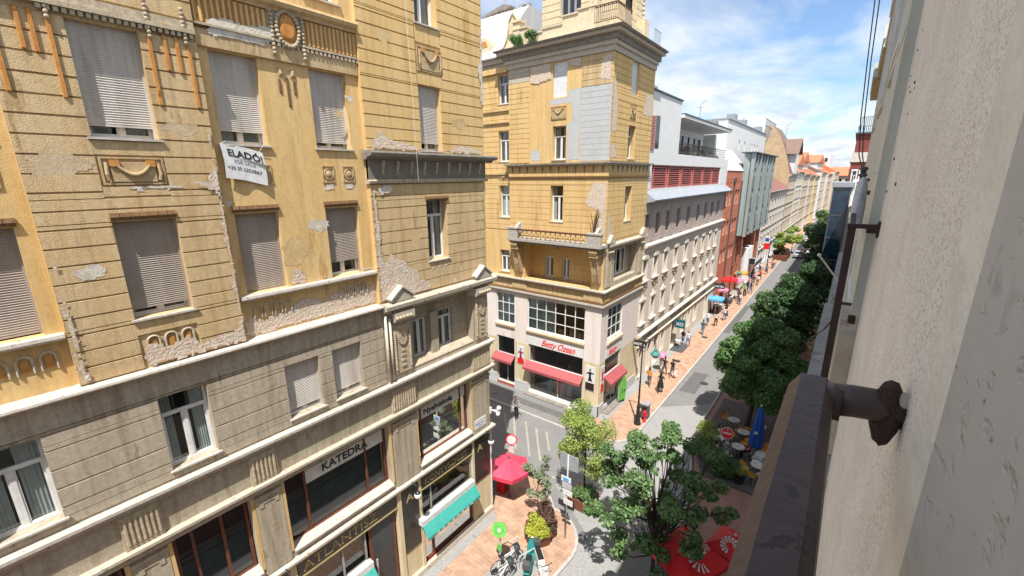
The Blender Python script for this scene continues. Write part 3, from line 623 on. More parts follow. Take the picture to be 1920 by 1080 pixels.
# weathered patches
def patch(T, poly, w, par, m='rubble', amp=.02, res=.05, name='bare_masonry_patch'):
    b = MB(T); rubble(b, poly, w, amp, res); b.build(name, m, par)
P_ = [([(4.34, 12.72), (8.6, 12.72), (8.6, 13.55), (8.3, 13.35), (7.9, 13.5), (7.5, 13.43), (7.1, 13.5), (6.7, 13.25), (6.4, 13.4), (6.0, 13.52), (5.5, 13.2), (5.2, 13.3), (4.9, 13.12), (4.6, 13.3), (4.34, 13.2)], RW+.012),
      ([(5.72, 13.93), (6.3, 13.93), (6.25, 14.2), (6.05, 14.45), (5.85, 14.4), (5.72, 14.15)], RW+.012),
      ([(6.3, 13.93), (7.08, 13.93), (7.05, 14.05), (6.6, 14.02)], RW+.012),
      ([(8.63, 12.75), (11.0, 12.75), (10.9, 13.1), (10.5, 13.3), (10.3, 13.7), (10.0, 13.75), (9.8, 14.1), (9.4, 14.25), (9.2, 14.5), (8.9, 14.1), (8.82, 14.6), (8.88, 15.4), (8.78, 16.2), (8.80, 16.6), (8.63, 16.75)], .082),
      ([(12.1, 12.75), (13.3, 12.75), (12.9, 12.9), (12.5, 12.85), (12.1, 13.1)], .05),
      ([(8.75, 17.89), (10.8, 17.89), (10.75, 18.05), (10.2, 18.2), (9.9, 18.22), (9.4, 18.3), (9.1, 18.55), (8.98, 18.3), (8.8, 18.2)], .082),
      ([(12.1, 17.89), (14.2, 17.89), (14.2, 18.0), (13.6, 18.15), (12.9, 18.22), (12.4, 18.12)], .082),
      ([(4.05, 12.75), (4.29, 12.75), (4.29, 18.6), (4.24, 18.5), (4.18, 18.0), (4.23, 17.4), (4.0, 17.0), (4.18, 16.6), (4.14, 15.5), (4.2, 15.0), (4.12, 14.2), (4.2, 13.6)], .082),
      ([(2.1, 12.72), (4.29, 12.72), (4.29, 13.3), (3.95, 13.05), (3.6, 13.1), (3.3, 13.0), (3.0, 13.3), (2.6, 13.15), (2.3, 13.35), (2.1, 13.2)], .084),
      ([(1.0, 12.72), (1.2, 12.72), (1.1, 13.3), (1.16, 14.0), (1.06, 14.8), (1.1, 15.4), (1.0, 15.8)], .082),
      ([(8.0, 13.93), (8.6, 13.93), (8.6, 14.05), (8.2, 14.1)], RW+.012)]
for poly, ww in P_: patch(FL, poly, ww, LB)
for poly, ww in [([(4.6, 20.30), (5.9, 20.30), (6.2, 20.5), (6.1, 20.9), (5.5, 20.72), (5.1, 20.78), (4.6, 20.7)], -.03), ([(14.05, 20.0), (14.3, 19.6), (14.3, 22.8), (14.1, 22.4), (14.15, 21.6), (13.95, 21.2), (14.12, 20.6)], .082), ([(8.9, 16.4), (9.5, 16.5), (9.4, 16.78), (9.1, 16.79), (8.9, 16.7)], .082),
                 ([(3.55, 17.0), (4.29, 16.98), (4.25, 16.5), (4.1, 16.7), (3.8, 16.85)], .082), ([(7.15, 16.62), (7.5, 16.62), (7.45, 16.85), (7.18, 16.86)], RW+.01), ([(7.85, 16.62), (8.15, 16.62), (8.15, 16.85), (7.85, 16.86)], RW+.01),
                 ([(2.3, 16.76), (3.6, 16.78), (3.5, 16.9), (2.4, 16.88)], .05)]:
    patch(FL, poly, ww, LB, 'white_plaster', .012, .05, 'flaking_plaster_patch')
for u, v, a, m_ in ((7.9, 18.9, .18, 'yellow2'), (6.0, 14.9, .5, 'yellow2'), (6.8, 15.6, .3, 'white_plaster'), (12.9, 19.0, .35, 'yellow2'), (9.6, 21.4, .3, 'yellow2'), (13.2, 15.2, .4, 'tan'), (1.6, 15.1, .25, 'white_plaster'), (3.7, 18.2, .3, 'tan2'), (1.5, 17.3, .4, 'tan2'), (8.3, 19.4, .15, 'white_plaster'), (4.5, 16.4, .12, 'white_plaster'), (10.4, 14.9, .3, 'yellow2'), (.5, 16.9, .15, 'white_plaster')):
    if 'yellow2' not in M: M['yellow2'] = mat('repaired_yellow_patch', (.60, .43, .22), (.50, .35, .17), scale=3, bump=.3, fine=.2); M['tan2'] = mat('repaired_tan_patch', (.55, .43, .28), (.44, .33, .20), scale=3, bump=.3, fine=.2)
    rec = 4.3 < u < 8.62 or u < .98; rnd = random.Random(int(u*10)); k_ = 14
    patch(FL, [(u+a*(.55+.6*rnd.random())*1.3*math.cos(2*math.pi*i/k_), v+a*(.5+.6*rnd.random())*math.sin(2*math.pi*i/k_)) for i in range(k_)], RW+.003 if rec else .046, LB, m_, .004, .04, 'plaster_repair')
cr = MB(FL); rnd = random.Random(8)
for (u, v, n_, du, dv) in ((6.9, 19.6, 9, .02, -.12), (5.9, 16.6, 12, .05, -.1), (7.6, 15.9, 7, -.03, -.12), (.4, 19.5, 10, .02, -.14), (6.1, 17.6, 8, -.04, -.09)):
    pt_ = [(u, v, RW+.001)]
    for k in range(n_): pt_.append((pt_[-1][0]+du+rnd.uniform(-.05, .05), pt_[-1][1]+dv, RW+.001))
    for a_, b_ in zip(pt_, pt_[1:]): cr.quad((a_[0]-.004, a_[1], a_[2]), (a_[0]+.004, a_[1], a_[2]), (b_[0]+.003, b_[1], b_[2]), (b_[0]-.003, b_[1], b_[2]))
cr.build('cracks', 'darkstone', LB)
# lower mouldings
def ring_slab(z0, z1, w, m, name='moulding', u0=-6.7):
    b = MB(); b.box(-14, X0+w, u0, 14.3+w, z0, z1); return b.build(name, m, LB)
ring_slab(9.52, 9.60, .26, 'palecap', 'ledge'); ring_slab(9.40, 9.517, .18, 'stone'); ring_slab(9.28, 9.397, .10, 'greige')
b = MB(FL); b.quad((-6.7, 8.3, .02), (14.3, 8.3, .02), (14.3, 9.3, .02), (-6.7, 9.3, .02)); b.build('frieze', 'greige', LB)
for u0, u1 in ((.95, 1.72), (3.78, 4.52), (8.72, 9.86), (13.1, 14.32)):
    b = MB(FL); b.box(u0, u1, 8.36, 9.27, .02, .10)
    n = int((u1-u0)/.11)
    for k in range(n): b.frus(u0+.05+k*(u1-u0-.06)/n, u0+.11+k*(u1-u0-.06)/n, 8.46, 9.16, .10, .14, .01, .02)
    b.build('fluted_block', 'ornpale', LB)
ring_slab(8.26, 8.34, .24, 'stone'); ring_slab(8.14, 8.257, .17, 'greige'); ring_slab(8.02, 8.137, .09, 'stone')
# mezzanine storey with shop-office windows
mz = [(-2.6, .85, 5.42, 7.96), (1.78, 3.66, 5.42, 7.96), (4.62, 8.5, 5.42, 7.96), (9.88, 13.0, 5.42, 7.96)]
b = MB(FL); sheet(b, -6.7, 14.3, 5.12, 8.03, .0, mz, .42); b.build('wall', 'greige', LB)
for u0, u1 in ((.95, 1.68), (3.76, 4.52), (8.68, 9.8), (13.1, 14.28)):
    b = MB(FL); b.box(u0, u1, 5.14, 7.8, .0, .05); b.box(u0-.02, u1+.02, 7.8, 7.9, .0, .09); b.box(u0+.1, u1-.1, 7.62, 7.66, .05, .07); b.box(u0+.1, u0+.22, 7.5, 7.62, .05, .07); b.box(u1-.22, u1-.1, 7.5, 7.62, .05, .07); b.build('pilaster', 'greige', LB)
def shopframe(a0, a1, b0, b1, d, mull, m='brownframe', par=LB, T=FL, tt=.08):
    f = MB(T); f.box(a0, a0+tt, b0, b1, d-.04, d+.05); f.box(a1-tt, a1, b0, b1, d-.04, d+.05); f.box(a0+tt, a1-tt, b0, b0+tt, d-.04, d+.05); f.box(a0+tt, a1-tt, b1-tt, b1, d-.04, d+.05)
    for u in mull: f.box(u-tt/2, u+tt/2, b0+tt, b1-tt, d-.04, d+.05)
    o = f.build('window', m, par); MB(T).quad((a0, b0, d), (a1, b0, d), (a1, b1, d), (a0, b1, d)).build('pane', 'glass', o); return o
M['greycurtain'] = mat('grey_blinds', (.10, .13, .13), (.06, .08, .08), scale=2)
for (a0, a1, z0, z1), mull in zip(mz, ((-.9,), (2.25, 2.95), (5.35, 7.6), (10.25, 12.55))):
    o = shopframe(a0+.04, a1-.04, z0+.02, z1, -.30, mull)
    b = MB(FL); b.quad((a0, z0, -.5), (a1, z0, -.5), (a1, z1-.9, -.5), (a0, z1-.9, -.5)); b.build('blind', 'greycurtain', o)
    b = MB(FL); b.prism([(-.30, z0+.06), (-.1, z0+.03), (.10, z0-.04), (.10, z0-.10), (-.30, z0-.10)], a0, a1, 'wv'); b.build('sill', 'palecap', LB)
    MB(FL).box(a0-.09, a0, z0-.02, z1, .0, .04).build('jamb', 'yellow', LB); MB(FL).box(a1, a1+.09, z0-.02, z1, .0, .04).build('jamb', 'yellow', LB)
for (u0, u1, s_, su, pu) in ((5.40, 7.56, 'KATEDRA', .40, 5.95), (10.30, 12.51, 'Nyelviskola', .36, 10.42)):
    sg = MB(FL).box(u0, u1, 7.24, 7.74, -.285, -.265).build('sign_board', 'whitep', LB)
    text('sign_lettering', s_, su, 'black', FL, pu, 7.38, -.26, sg, bold=.008)
    u2 = 8.38 if u0 < 9 else 12.9
    MB(FL).box(u1+.09, u2, 7.24, 7.74, -.285, -.265).build('sign_board', 'whitep', LB)
    if u0 > 9: MB(FL).box(9.96, 10.2, 7.24, 7.74, -.285, -.265).build('sign_board', 'whitep', LB)
# shop front
ring_slab(5.02, 5.10, .22, 'palecap', 'ledge'); ring_slab(4.90, 5.017, .13, 'yellow')
so_ = [(4.58, 8.58, .12, 4.88, .6), (9.8, 12.95, .12, 4.88, .6), (.1, 3.6, .12, 4.88, .6), (-6, -.6, .12, 4.88, .6)]
M['creamwall'] = mat('cream_shop_wall', (.64, .55, .37), (.55, .46, .30), scale=2, streak=True, bump=.2, fine=.12)
b = MB(FL); sheet(b, -6.7, 14.3, .05, 4.9, .0, so_, .6); b.build('wall', 'creamwall', LB)
for u0, u1 in ((8.58, 8.78), (9.66, 9.8), (12.95, 13.08), (4.36, 4.58)): MB(FL).box(u0+.002, u1-.002, .3, 4.88, .0, .06).build('shop_pilaster_strip', 'creamwall', LB)
for u0, u1, z0, z1 in ((8.8, 9.64, 1.75, 4.84), (13.1, 14.22, 2.42, 4.78), (3.7, 4.34, 1.75, 4.84)):
    o = MB(FL).frus(u0, u1, z0, z1, .0, .05, .02, .02).build('black_panel', 'blackfascia', LB)
    text('sign_lettering', 'A', .55, 'gold', FL, u0+.2, z1-.7, .051, o, rot=0)
for (u0, u1, s_, sz, sx_) in ((4.6, 8.56, 'ATLANTISZ', .52, 1.15), (9.82, 12.93, 'KÖNYVSZIGET', .42, 1.0)):
    o = MB(FL).frus(u0, u1, 4.26, 4.86, -.1, .04, .01, .01).build('fascia', 'blackfascia', LB)
    text('sign_lettering', s_, sz, 'gold', FL, u0+.18, 4.38, .041, o, sx=sx_*.93)
    MB(FL).box(u0, u1, 4.20, 4.255, -.1, .06).build('fascia_trim', 'gold', LB)
M['shopin'] = mat('shop_interior_clutter', (.03, .035, .03), (.16, .15, .13), (.05, .07, .06), scale=3.5, rough=.9)
for (u0, u1, mu_) in ((4.6, 7.15, (6.2,)), (9.82, 12.93, (10.4, )), (.12, 3.58, (1.6,))):
    o = shopframe(u0, u1, 2.78, 4.2, -.12, mu_, 'greyframe' if 'greyframe' in M else M.setdefault('greyframe', plain('grey_metal_frame', (.30, .30, .29))), tt=.06)
    MB(FL).box(u0, u1, .3, 4.2, -.62, -.6).build('shop_backdrop', 'shopin', o)
    o2 = shopframe(u0, u1, .38, 2.6, -.12, mu_, 'brownframe', tt=.1)
    MB(FL).box(u0, u1, .12, .375, -.3, .02).build('plinth', 'maroon', LB)
    bk = MB(FL); rnd = random.Random(3)
    for k in range(26):
        uu_ = rnd.uniform(u0+.2, u1-.2); zz_ = rnd.choice([.9, 1.5]); h_ = rnd.uniform(.18, .3); ww = rnd.uniform(-.5, -.25); bk.box(uu_-.08, uu_+.08, zz_, zz_+h_, ww, ww+.03)
    bk.box(u0+.15, u1-.15, .87, .9, -.55, -.2); bk.box(u0+.15, u1-.15, 1.47, 1.5, -.55, -.3); bk.build('book_shelf', 'white', o2)
o = MB(FL).box(7.3, 8.5, .12, 4.2, -.16, -.12).build('door', 'brownframe', LB)
MB(FL).quad((7.42, .5, -.115), (8.38, .5, -.115), (8.38, 4.0, -.115), (7.42, 4.0, -.115)).build('pane', 'darkglass', o)
MB(FL).box(7.5, 7.56, .9, 2.5, -.10, -.06).build('handle', 'silver', o)
for u0, u1 in ((9.55, 12.8), (4.3, 7.15)):
    o = MB(FL).box(u0, u1, 2.68, 2.96, .05, .30).build('awning_box', 'whitep', LB)
    MB(FL).prism([(.30, 2.70), (.62, 2.30), (.62, 2.16), (.60, 2.16), (.59, 2.28), (.28, 2.68)], u0, u1, 'wv').build('awning', 'turq', o)
    c = MB(FL)
    for k in range(8): c.box(u0+.5+k*.3, u0+.62+k*.3, 2.19, 2.26, .622, .626)
    c.build('awning_lettering', 'whitep', o)
MB(FL).prism([(.0, .1), (.14, .1), (.12, .34), (.0, .42)], 8.6, 14.35, 'wv').build('plinth', 'stone', LB)
# rainwater pipes and cable
MB(FL).tube([(8.70, 12.25, .12), (8.70, 9.75, .12)], .05, 10).tube([(8.88, 12.1, .12), (8.88, 9.75, .12)], .045, 10).build('downpipe', 'cream', LB, smooth=True)
MB(FL).tube([(10.16, 24.2, .47), (10.30, 17.85, .47), (10.31, 16.9, .46)], .006, 5).build('cable', 'whitep', LB)
MB(FL).tube([(14.28, 4.85, .06), (14.28, .5, .06)], .035, 8).build('downpipe', 'whitep', LB)

# things fixed to the house that could be lifted off
BN = thing('banner', 'white cloth for-sale banner with black lettering hanging from a window sill of the near house', 'banner', (-12.68, 4.95, 17.4))
def BT(u, v, w):   # local banner coordinates: 1.0 x .85, curling sheet
    a = -.22; uu_ = 4.46+u*math.cos(a)-(v-.85)*math.sin(a)*-.15; 
    vv_ = 17.88+u*math.sin(a)+(v-.85); return FL(uu_+.02*math.sin(v*4), vv_+.03*math.sin(u*3.1), -.06+.035*math.sin(u*7+v*3)+w+(.05*u*u if v > .5 else 0))
b = MB(BT); n = 14
for i in range(n):
    for j in range(n):
        a, c, e, g = i/n*1.0, (i+1)/n*1.0, j/n*.85, (j+1)/n*.85; b.quad((a, e, 0), (c, e, 0), (c, g, 0), (a, g, 0))
b.build('cloth', 'whitep', BN, smooth=True)
text('lettering', 'ELADÓ!', .235, 'black', BT, .13, .57, .006, BN, ext=.002, bold=.006)
text('lettering', 'FOR SALE', .12, 'greyp', BT, .24, .41, .006, BN, ext=.002)
text('lettering', '+36 30 2303867', .125, 'dgrey', BT, .05, .24, .006, BN, ext=.002)
MB(FL).tube([(4.50, 17.86, -.1), (4.60, 17.92, -.04)], .006, 4).tube([(5.40, 17.70, -.1), (5.52, 17.9, -.04)], .006, 4).build('string', 'white', BN)
sp = thing('street_name_plate', 'small white street name plate on the corner pilaster of the near house', 'sign', (-12.53, 13.55, 5.6))
MB(FL).box(13.16, 13.94, 5.36, 5.84, .052, .075).build('plate', 'whitep', sp)
text('lettering', 'Király utca', .15, 'blue', FL, 13.2, 5.56, .077, sp, ext=.002, sx=.9); text('lettering', 'VII. ker.', .09, 'blue', FL, 13.4, 5.43, .077, sp, ext=.002)
sc_ = thing('security_camera', 'pair of white cameras on the corner of the near house beside the street name plate', 'camera', (-12.5, 14.4, 5.9))
MB().tube([(-12.55, 14.3, 5.9), (-12.3, 14.5, 5.9)], .03, 8).box(-12.62, -12.5, 14.25, 14.38, 5.75, 6.05).build('bracket', 'whitep', sc_)
MB().ball((-12.2, 14.55, 6.02), .12, 12, 8).build('dome', 'whitep', sc_, smooth=True); MB().ball((-12.22, 14.5, 5.72), .11, 12, 8).tube([(-12.4, 14.42, 5.85), (-12.15, 14.6, 5.85)], .06, 10).build('dome', 'whitep', sc_, smooth=True)
def wall_lamp(u, z, label):
    L = thing('wall_lamp', label, 'wall lamp', FL(u, z, .05), 'globe lamps on the shop front')
    MB(FL).tube([(u, z, .05), (u, z+.18, .25), (u, z+.1, .5), (u, z-.12, .55)], .018, 6).tube([(u, z-.1, .05), (u, z-.05, .22), (u, z+.12, .32)], .012, 6).tube([(u-.1, z+.02, .3), (u, z+.14, .3), (u+.1, z+.02, .3)], .012, 6).build('bracket', 'black', L)
    c = FL(u, z-.3, .55); MB().ball(c, .15, 14, 10).build('globe', 'whitep', L, smooth=True)
    MB().lathe([(.02, .2), (.10, .14), (.12, .1), (.05, .1)], c, 12).build('cap', 'black', L)
wall_lamp(9.22, 4.95, 'black bracket lamp with white globe between the two gold-lettered bookshop fascias')
wall_lamp(13.75, 4.95, 'black bracket lamp with white globe at the street corner of the near house')
wall_lamp(4.2, 4.95, 'black bracket lamp with white globe at the bottom edge, under the brown office windows')
# ------------------------------------------------------------------ the tower house across the side street
TB = thing('tower_building', 'yellow corner tower house with a long balcony, grey patch and clothes shop below', 'building', (-12.3, 25.7, 0))
M['pinkpale'] = mat('pale_pink_paint', (.67, .60, .56), (.58, .51, .47), (.69, .63, .59), scale=1.2, streak=True, bump=.15, fine=.08)
MB().box(-28, -13.3, 26.9, 32.35, .1, 25.3).build('inner_wall', 'dark', TB)
ops5 = [(-16.5, -15.42, 21.95, 24.07), (-16.45, -15.42, 18.07, 20.2)]
L_ops = [(-21.12, -20.2+.05, 22.03, 23.97), (-21.12, -20.15, 18.07, 20.2), (-21.12, -20.15, 14.03, 16.36), (-21.15, -20.22, 9.82, 11.5)]
L_ops = [(a-.1, b-.1, c, d) for a, b, c, d in L_ops]
m4 = [(-16.55, -15.52, 13.95, 16.39)]
b = MB(TS); sheet(b, -20.1, -12.3, 17.8, 24.15, .0, ops5, .38)
b.quad((-20.1, 8.3, 0), (-20.1, 24.2, 0), (-20.1, 24.2, -.15), (-20.1, 8.3, -.15)); b.build('wall', 'yellow', TB)
b = MB(TS); courses(b, -20.1, -18.35, 17.92, 23.2, .0, [], h=.34, proud=.03, gap=.022); b.build('wall_courses', 'yellow', TB)
b = MB(TS); courses(b, -20.1, -18.35, 23.2, 24.1, .0, [], h=.3, proud=.03, gap=.022); b.build('wall_courses', 'stone', TB)
b = MB(TS); courses(b, -14.35, -12.3, 17.92, 22.35, .0, [], h=.34, proud=.014, gap=.016); b.build('wall_courses', 'render_grey', TB)
b = MB(TS); courses(b, -14.35, -12.3, 22.35, 24.1, .0, [], h=.34, proud=.03, gap=.022); b.build('wall_courses', 'tan', TB)
for poly in ([(-16.7, 20.3), (-16.7, 21.85), (-16.2, 21.93), (-15.4, 21.94), (-15.3, 22.3), (-14.36, 22.4), (-14.36, 18.0), (-15.38, 18.0), (-15.38, 20.25), (-15.0, 20.5), (-15.1, 21.5), (-16.5, 21.5), (-16.55, 20.4)], [(-18.3, 18.0), (-17.3, 18.0), (-17.5, 18.7), (-18.0, 18.9), (-18.3, 18.6)]):
    patch(TS, poly, .006, TB, 'render_grey', .004, .07, 'render_patch')
for poly in ([(-18.3, 23.0), (-17.6, 22.9), (-16.6, 23.1), (-16.6, 24.1), (-18.3, 24.1)], [(-15.35, 23.7), (-14.4, 23.5), (-14.4, 24.1), (-15.35, 24.1)], [(-13.2, 22.7), (-12.4, 22.5), (-12.32, 24.0), (-13.0, 23.9)], [(-13.9, 15.2), (-13.0, 14.8), (-12.32, 14.2), (-12.32, 16.7), (-13.4, 16.6)], [(-13.2, 13.0), (-12.32, 13.0), (-12.32, 14.9), (-12.8, 14.4)], [(-19.6, 13.0), (-18.6, 13.0), (-18.9, 13.7), (-19.4, 13.8)]):
    patch(TS, poly, .04, TB, 'rubble', .02, .07)
b = MB(TS); sheet(b, -28, -20.1, 8.3, 24.15, -.15, L_ops, .3); courses(b, -28, -20.12, 13.1, 24.0, -.15, L_ops, h=.37, proud=.03, gap=.024); b.build('wall', 'yellow', TB)
b = MB(TS); sheet(b, -20.1, -12.3, 12.7, 17.8, .0, m4, .38); courses(b, -20.1, -12.3, 12.8, 16.85, .0, m4, h=.41, proud=.03, gap=.024); b.build('wall', 'yellow', TB)
l_ops = [(-17.54, -16.77, 9.7, 11.26), (-16.04, -15.4, 9.72, 11.26)]
b = MB(TS); sheet(b, -20.1, -12.3, 9.5, 12.7, .0, [(-18.75, -13.2, 9.6, 12.34, .9)], .9); sheet(b, -18.75, -13.2, 9.6, 12.34, -.9, l_ops, .2); courses(b, -18.74, -13.21, 9.62, 12.3, -.9, l_ops, h=.42, proud=.02, gap=.022); b.build('wall', 'yellow', TB)
window(TB, TS, *ops5[1], .0); window(TB, TS, *m4[0], .0)
o = MB(TS).box(ops5[0][0], ops5[0][1], ops5[0][2], ops5[0][3], -.2, -.12).build('blocked_window', 'whitep', TB)
for o in l_ops: window(TB, TS, *o, -.9, depth=.12, transom=None)
for o in L_ops: window(TB, TS, *o, -.15, depth=.25)
swag(TB, TS, -16.6, -15.4, 20.62, 21.42, .0); swag(TB, TS, -21.2, -20.25, 16.75, 17.3, -.15)
# street face
E_ops = [(28.45, 29.6, 22.1, 24.2), (28.4, 29.55, 18.1, 20.2), (28.4, 29.5, 13.95, 16.3)]
b = MB(TE); sheet(b, 25.7, 32.42, 12.7, 24.15, .0, E_ops, .38); courses(b, 25.7, 32.42, 17.92, 24.1, .0, E_ops+[(28.4, 29.6, 20.5, 21.5)], h=.37, proud=.03, gap=.024); courses(b, 25.7, 32.42, 12.85, 16.85, .0, E_ops, h=.41, proud=.03, gap=.024)
b.quad((32.42, 8, 0), (32.42, 24.2, 0), (32.42, 24.2, -2), (32.42, 8, -2)); b.build('wall', 'yellow', TB)
MB(TE).box(28.45, 29.6, 22.1, 24.15, -.2, -.12).build('blocked_window', 'whitep', TB)
for o in E_ops[1:]: window(TB, TE, *o, .0)
swag(TB, TE, 28.45, 29.45, 20.65, 21.35, .0)
el = [(27.3, 31.2, 9.9, 12.15, .6)]
b = MB(TE); sheet(b, 25.7, 32.42, 9.5, 12.7, .0, el, .6); sheet(b, 27.3, 31.2, 9.9, 12.15, -.6, [(28.2, 30.4, 10, 11.9)], .1); b.build('wall', 'greige', TB)
window(TB, TE, 28.2, 30.4, 10.0, 11.9, -.6, depth=.05, nm=2, transom=None)
for poly in ([(25.75, 19.5), (26.5, 19.7), (26.6, 21.2), (26.2, 22.6), (25.75, 22.8)], [(25.75, 18), (26.8, 18.1), (26.4, 18.9), (25.75, 19.1)], [(30.5, 21), (32.3, 21), (32.3, 22.6), (31, 22.4)], [(25.75, 12.9), (26.7, 12.9), (26.5, 13.6), (26.2, 14.4), (25.75, 15)]):
    patch(TE, poly, .04, TB, 'rubble', .02, .07)
def tslab(z0, z1, w, m, name='moulding', x0=-20.1, lw=None):
    b = MB(); b.box(x0-(w if x0 > -21 else 0), -12.3+w, 25.7-w, 32.42 if w < .3 else 32.6, z0, z1); b.build(name, m, TB)
# main cornice and roof edge
for z0, z1, w, m in ((24.10, 24.42, .12, 'stone'), (24.42, 24.66, .24, 'stone'), (24.66, 24.98, .34, 'darkstone'), (24.98, 25.16, .62, 'stone'), (25.16, 25.24, .78, 'darkstone')): tslab(z0+.002, z1, w, m)
b = MB(); x0, x1, y0, y1, z = -20.95, -11.48, 24.88, 32.7, 25.245
b.add([(x0, y0, z), (x1, y0, z), (x1, y1, z), (x0, y1, z), (x0+.8, y0+1.0, z+.32), (x1-1.0, y0+1.0, z+.32), (x1-1.0, y1, z+.32), (x0+.8, y1, z+.32)], [(0, 1, 5, 4), (1, 2, 6, 5), (2, 3, 7, 6), (3, 0, 4, 7), (4, 5, 6, 7)])
b.build('eaves_roof', 'zinc' if 'zinc' in M else M.setdefault('zinc', mat('zinc_sheet', (.42, .46, .50), (.34, .37, .41), scale=2, rough=.4, metal=.3)), TB)
for z0, z1, w, m in ((24.42, 24.66, .1, 'stone'), (24.66, 24.95, .3, 'stone'), (24.95, 25.05, .45, 'darkstone')): MB().box(-28, -20.1-w, 25.85-w, 26.2, z0+.001, z1).build('moulding', m, TB)
MB(TS).box(-28, -20.3, 24.05, 24.4, -.1, .05).build('belt_course', 'yellow', TB)
for z in (17.15, 21.55, 20.75): MB(TS).box(-28, -20.12, z, z+.1, -.15, .0).build('belt_course', 'tan', TB)
# intermediate cornice with brackets
tslab(17.76, 17.86, .32, 'darkstone', 'cornice'); tslab(17.66, 17.757, .18, 'stone', 'cornice'); tslab(17.0, 17.657, .06, 'yellow', 'frieze'); tslab(16.9, 16.997, .12, 'terra_dark', 'moulding')
for k in range(12):
    u = -19.8+k*.65; MB(TS).prism([(.06, 17.64), (.16, 17.64), (.14, 17.5), (.06, 17.2)], u-.03, u+.03, 'wv').build('bracket', 'darkstone', TB)
for k in range(9):
    u = 26.2+k*.72; MB(TE).prism([(.06, 17.64), (.16, 17.64), (.14, 17.5), (.06, 17.2)], u-.03, u+.03, 'wv').build('bracket', 'darkstone', TB)
# balcony
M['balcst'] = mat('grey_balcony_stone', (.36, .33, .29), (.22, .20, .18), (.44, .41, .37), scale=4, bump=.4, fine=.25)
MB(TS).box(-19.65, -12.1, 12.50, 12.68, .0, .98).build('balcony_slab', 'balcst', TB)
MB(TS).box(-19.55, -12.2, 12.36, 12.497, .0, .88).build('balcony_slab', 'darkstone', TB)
for u0, u1 in ((-19.6, -18.75), (-13.15, -12.15)):
    b = MB(TS); b.box(u0, u1, 12.685, 13.36, .70, .95); b.box(u0-.04, u1+.04, 13.36, 13.46, .66, 1.0); b.box(u0+.0, u0+.2, 12.685, 13.3, .02, .69); b.prism([(.03, 13.0), (.7, 13.0), (.6, 13.35), (.35, 13.6), (.03, 13.75)], u0+.3, u0+.55, 'wv'); b.build('balcony_pier', 'balcst', TB)
b = MB(TS); b.box(-18.74, -13.16, 13.26, 13.34, .86, .92); o = b.build('balcony_railing', mat('rusty_red_rail', (.07, .03, .025), (.05, .025, .02), scale=8), TB)
b = MB(TS); n = 14; d = (18.70-13.2)/n
for k in range(n):
    a = -18.70+k*d
    b.tube([(a, 12.7, .89), (a+d, 13.26, .89)], .014, 5).tube([(a+d, 12.7, .89), (a, 13.26, .89)], .014, 5).tube([(a, 12.7, .89), (a, 13.26, .89)], .016, 5)
b.tube([(-18.7, 12.74, .89), (-13.2, 12.74, .89)], .016, 5); b.build('lattice', 'iron', o)
b = MB(TS)
for k in range(34): b.ball((-18.6+k*.16, 13.37, .89), .045, 6, 4)
b.build('rail_cresting', 'maroon', o)
for u in (-19.15, -12.72):
    b = MB(TS); b.prism([(.0, 12.35), (.86, 12.35), (.86, 12.05), (.66, 11.8), (.5, 11.3), (.42, 10.7), (.25, 10.1), (.0, 9.95)], u-.26, u+.26, 'wv')
    for k in range(5): b.ball((u-.26+k*.13, 12.2, .88), .06, 6, 4)
    b.box(u-.32, u+.32, 11.85, 12.0, .0, .8)
    for k in range(14):
        t = k/13; b.ball((u-.22, 11.75-t*1.6, .70-t*.38), .04, 5, 4); b.ball((u+.22, 11.75-t*1.6, .70-t*.38), .04, 5, 4)
    b.build('balcony_bracket', 'orn', TB)
MB(TS).box(-16.1, -15.75, 12.05, 12.34, .02, .2).build('cartouche', 'ornpale', TB)
# statue-like stump and bare vine on the right pier
vn = thing('dead_vine', 'bare brown vine standing in the right corner of the long balcony', 'plant', (-12.9, 25.3, 13.4))
b = MB(TS); rnd = random.Random(5)
for k in range(7):
    a = rnd.uniform(-.35, .35); b.tube([(-12.9, 12.7, .45), (-12.9+a*.3, 13.9, .4), (-12.9+a, 14.5+rnd.uniform(0, .5), .35)], [.05, .035, .015], 5)
b.build('stems', 'bark', vn)
# lower ledges ring
b = MB(TE); b.prism([(-.1, 12.3), (.1, 12.3), (.14, 12.42), (.3, 12.48), (.3, 12.6), (-.1, 12.68)], 26.0, 32.5, 'wv'); b.build('cornice', 'stone', TB)
for u0 in (25.85, 31.4):
    b = MB(TE); b.prism([(u0, 12.69), (u0+.94, 12.69), (u0+.94, 12.8), (u0+.47, 13.25), (u0, 12.8)], -.02, .28, 'uv'); b.build('pediment', 'stone', TB)
    b = MB(TE); b.box(u0+.1, u0+.8, 9.7, 12.28, .0, .08)
    for k in range(22): b.ball((u0+.16, 9.9+k*.085, .1), .045, 5, 4); b.ball((u0+.74, 9.9+k*.085, .1), .045, 5, 4)
    for k in range(5): b.ball((u0+.15+k*.15, 12.1, .2), .08, 6, 4)
    b.build('console', 'ornpale', TB)
tslab(9.44, 9.53, .30, 'stone', 'ledge', x0=-28); tslab(9.30, 9.437, .2, 'greige', 'moulding', x0=-28)
tslab(8.68, 9.297, .05, 'tan', 'frieze', x0=-28); tslab(8.54, 8.677, .16, 'terra_dark', 'moulding', x0=-28); tslab(8.40, 8.537, .22, 'palecap', 'ledge', x0=-28); tslab(8.28, 8.397, .12, 'palecap', 'moulding', x0=-28)
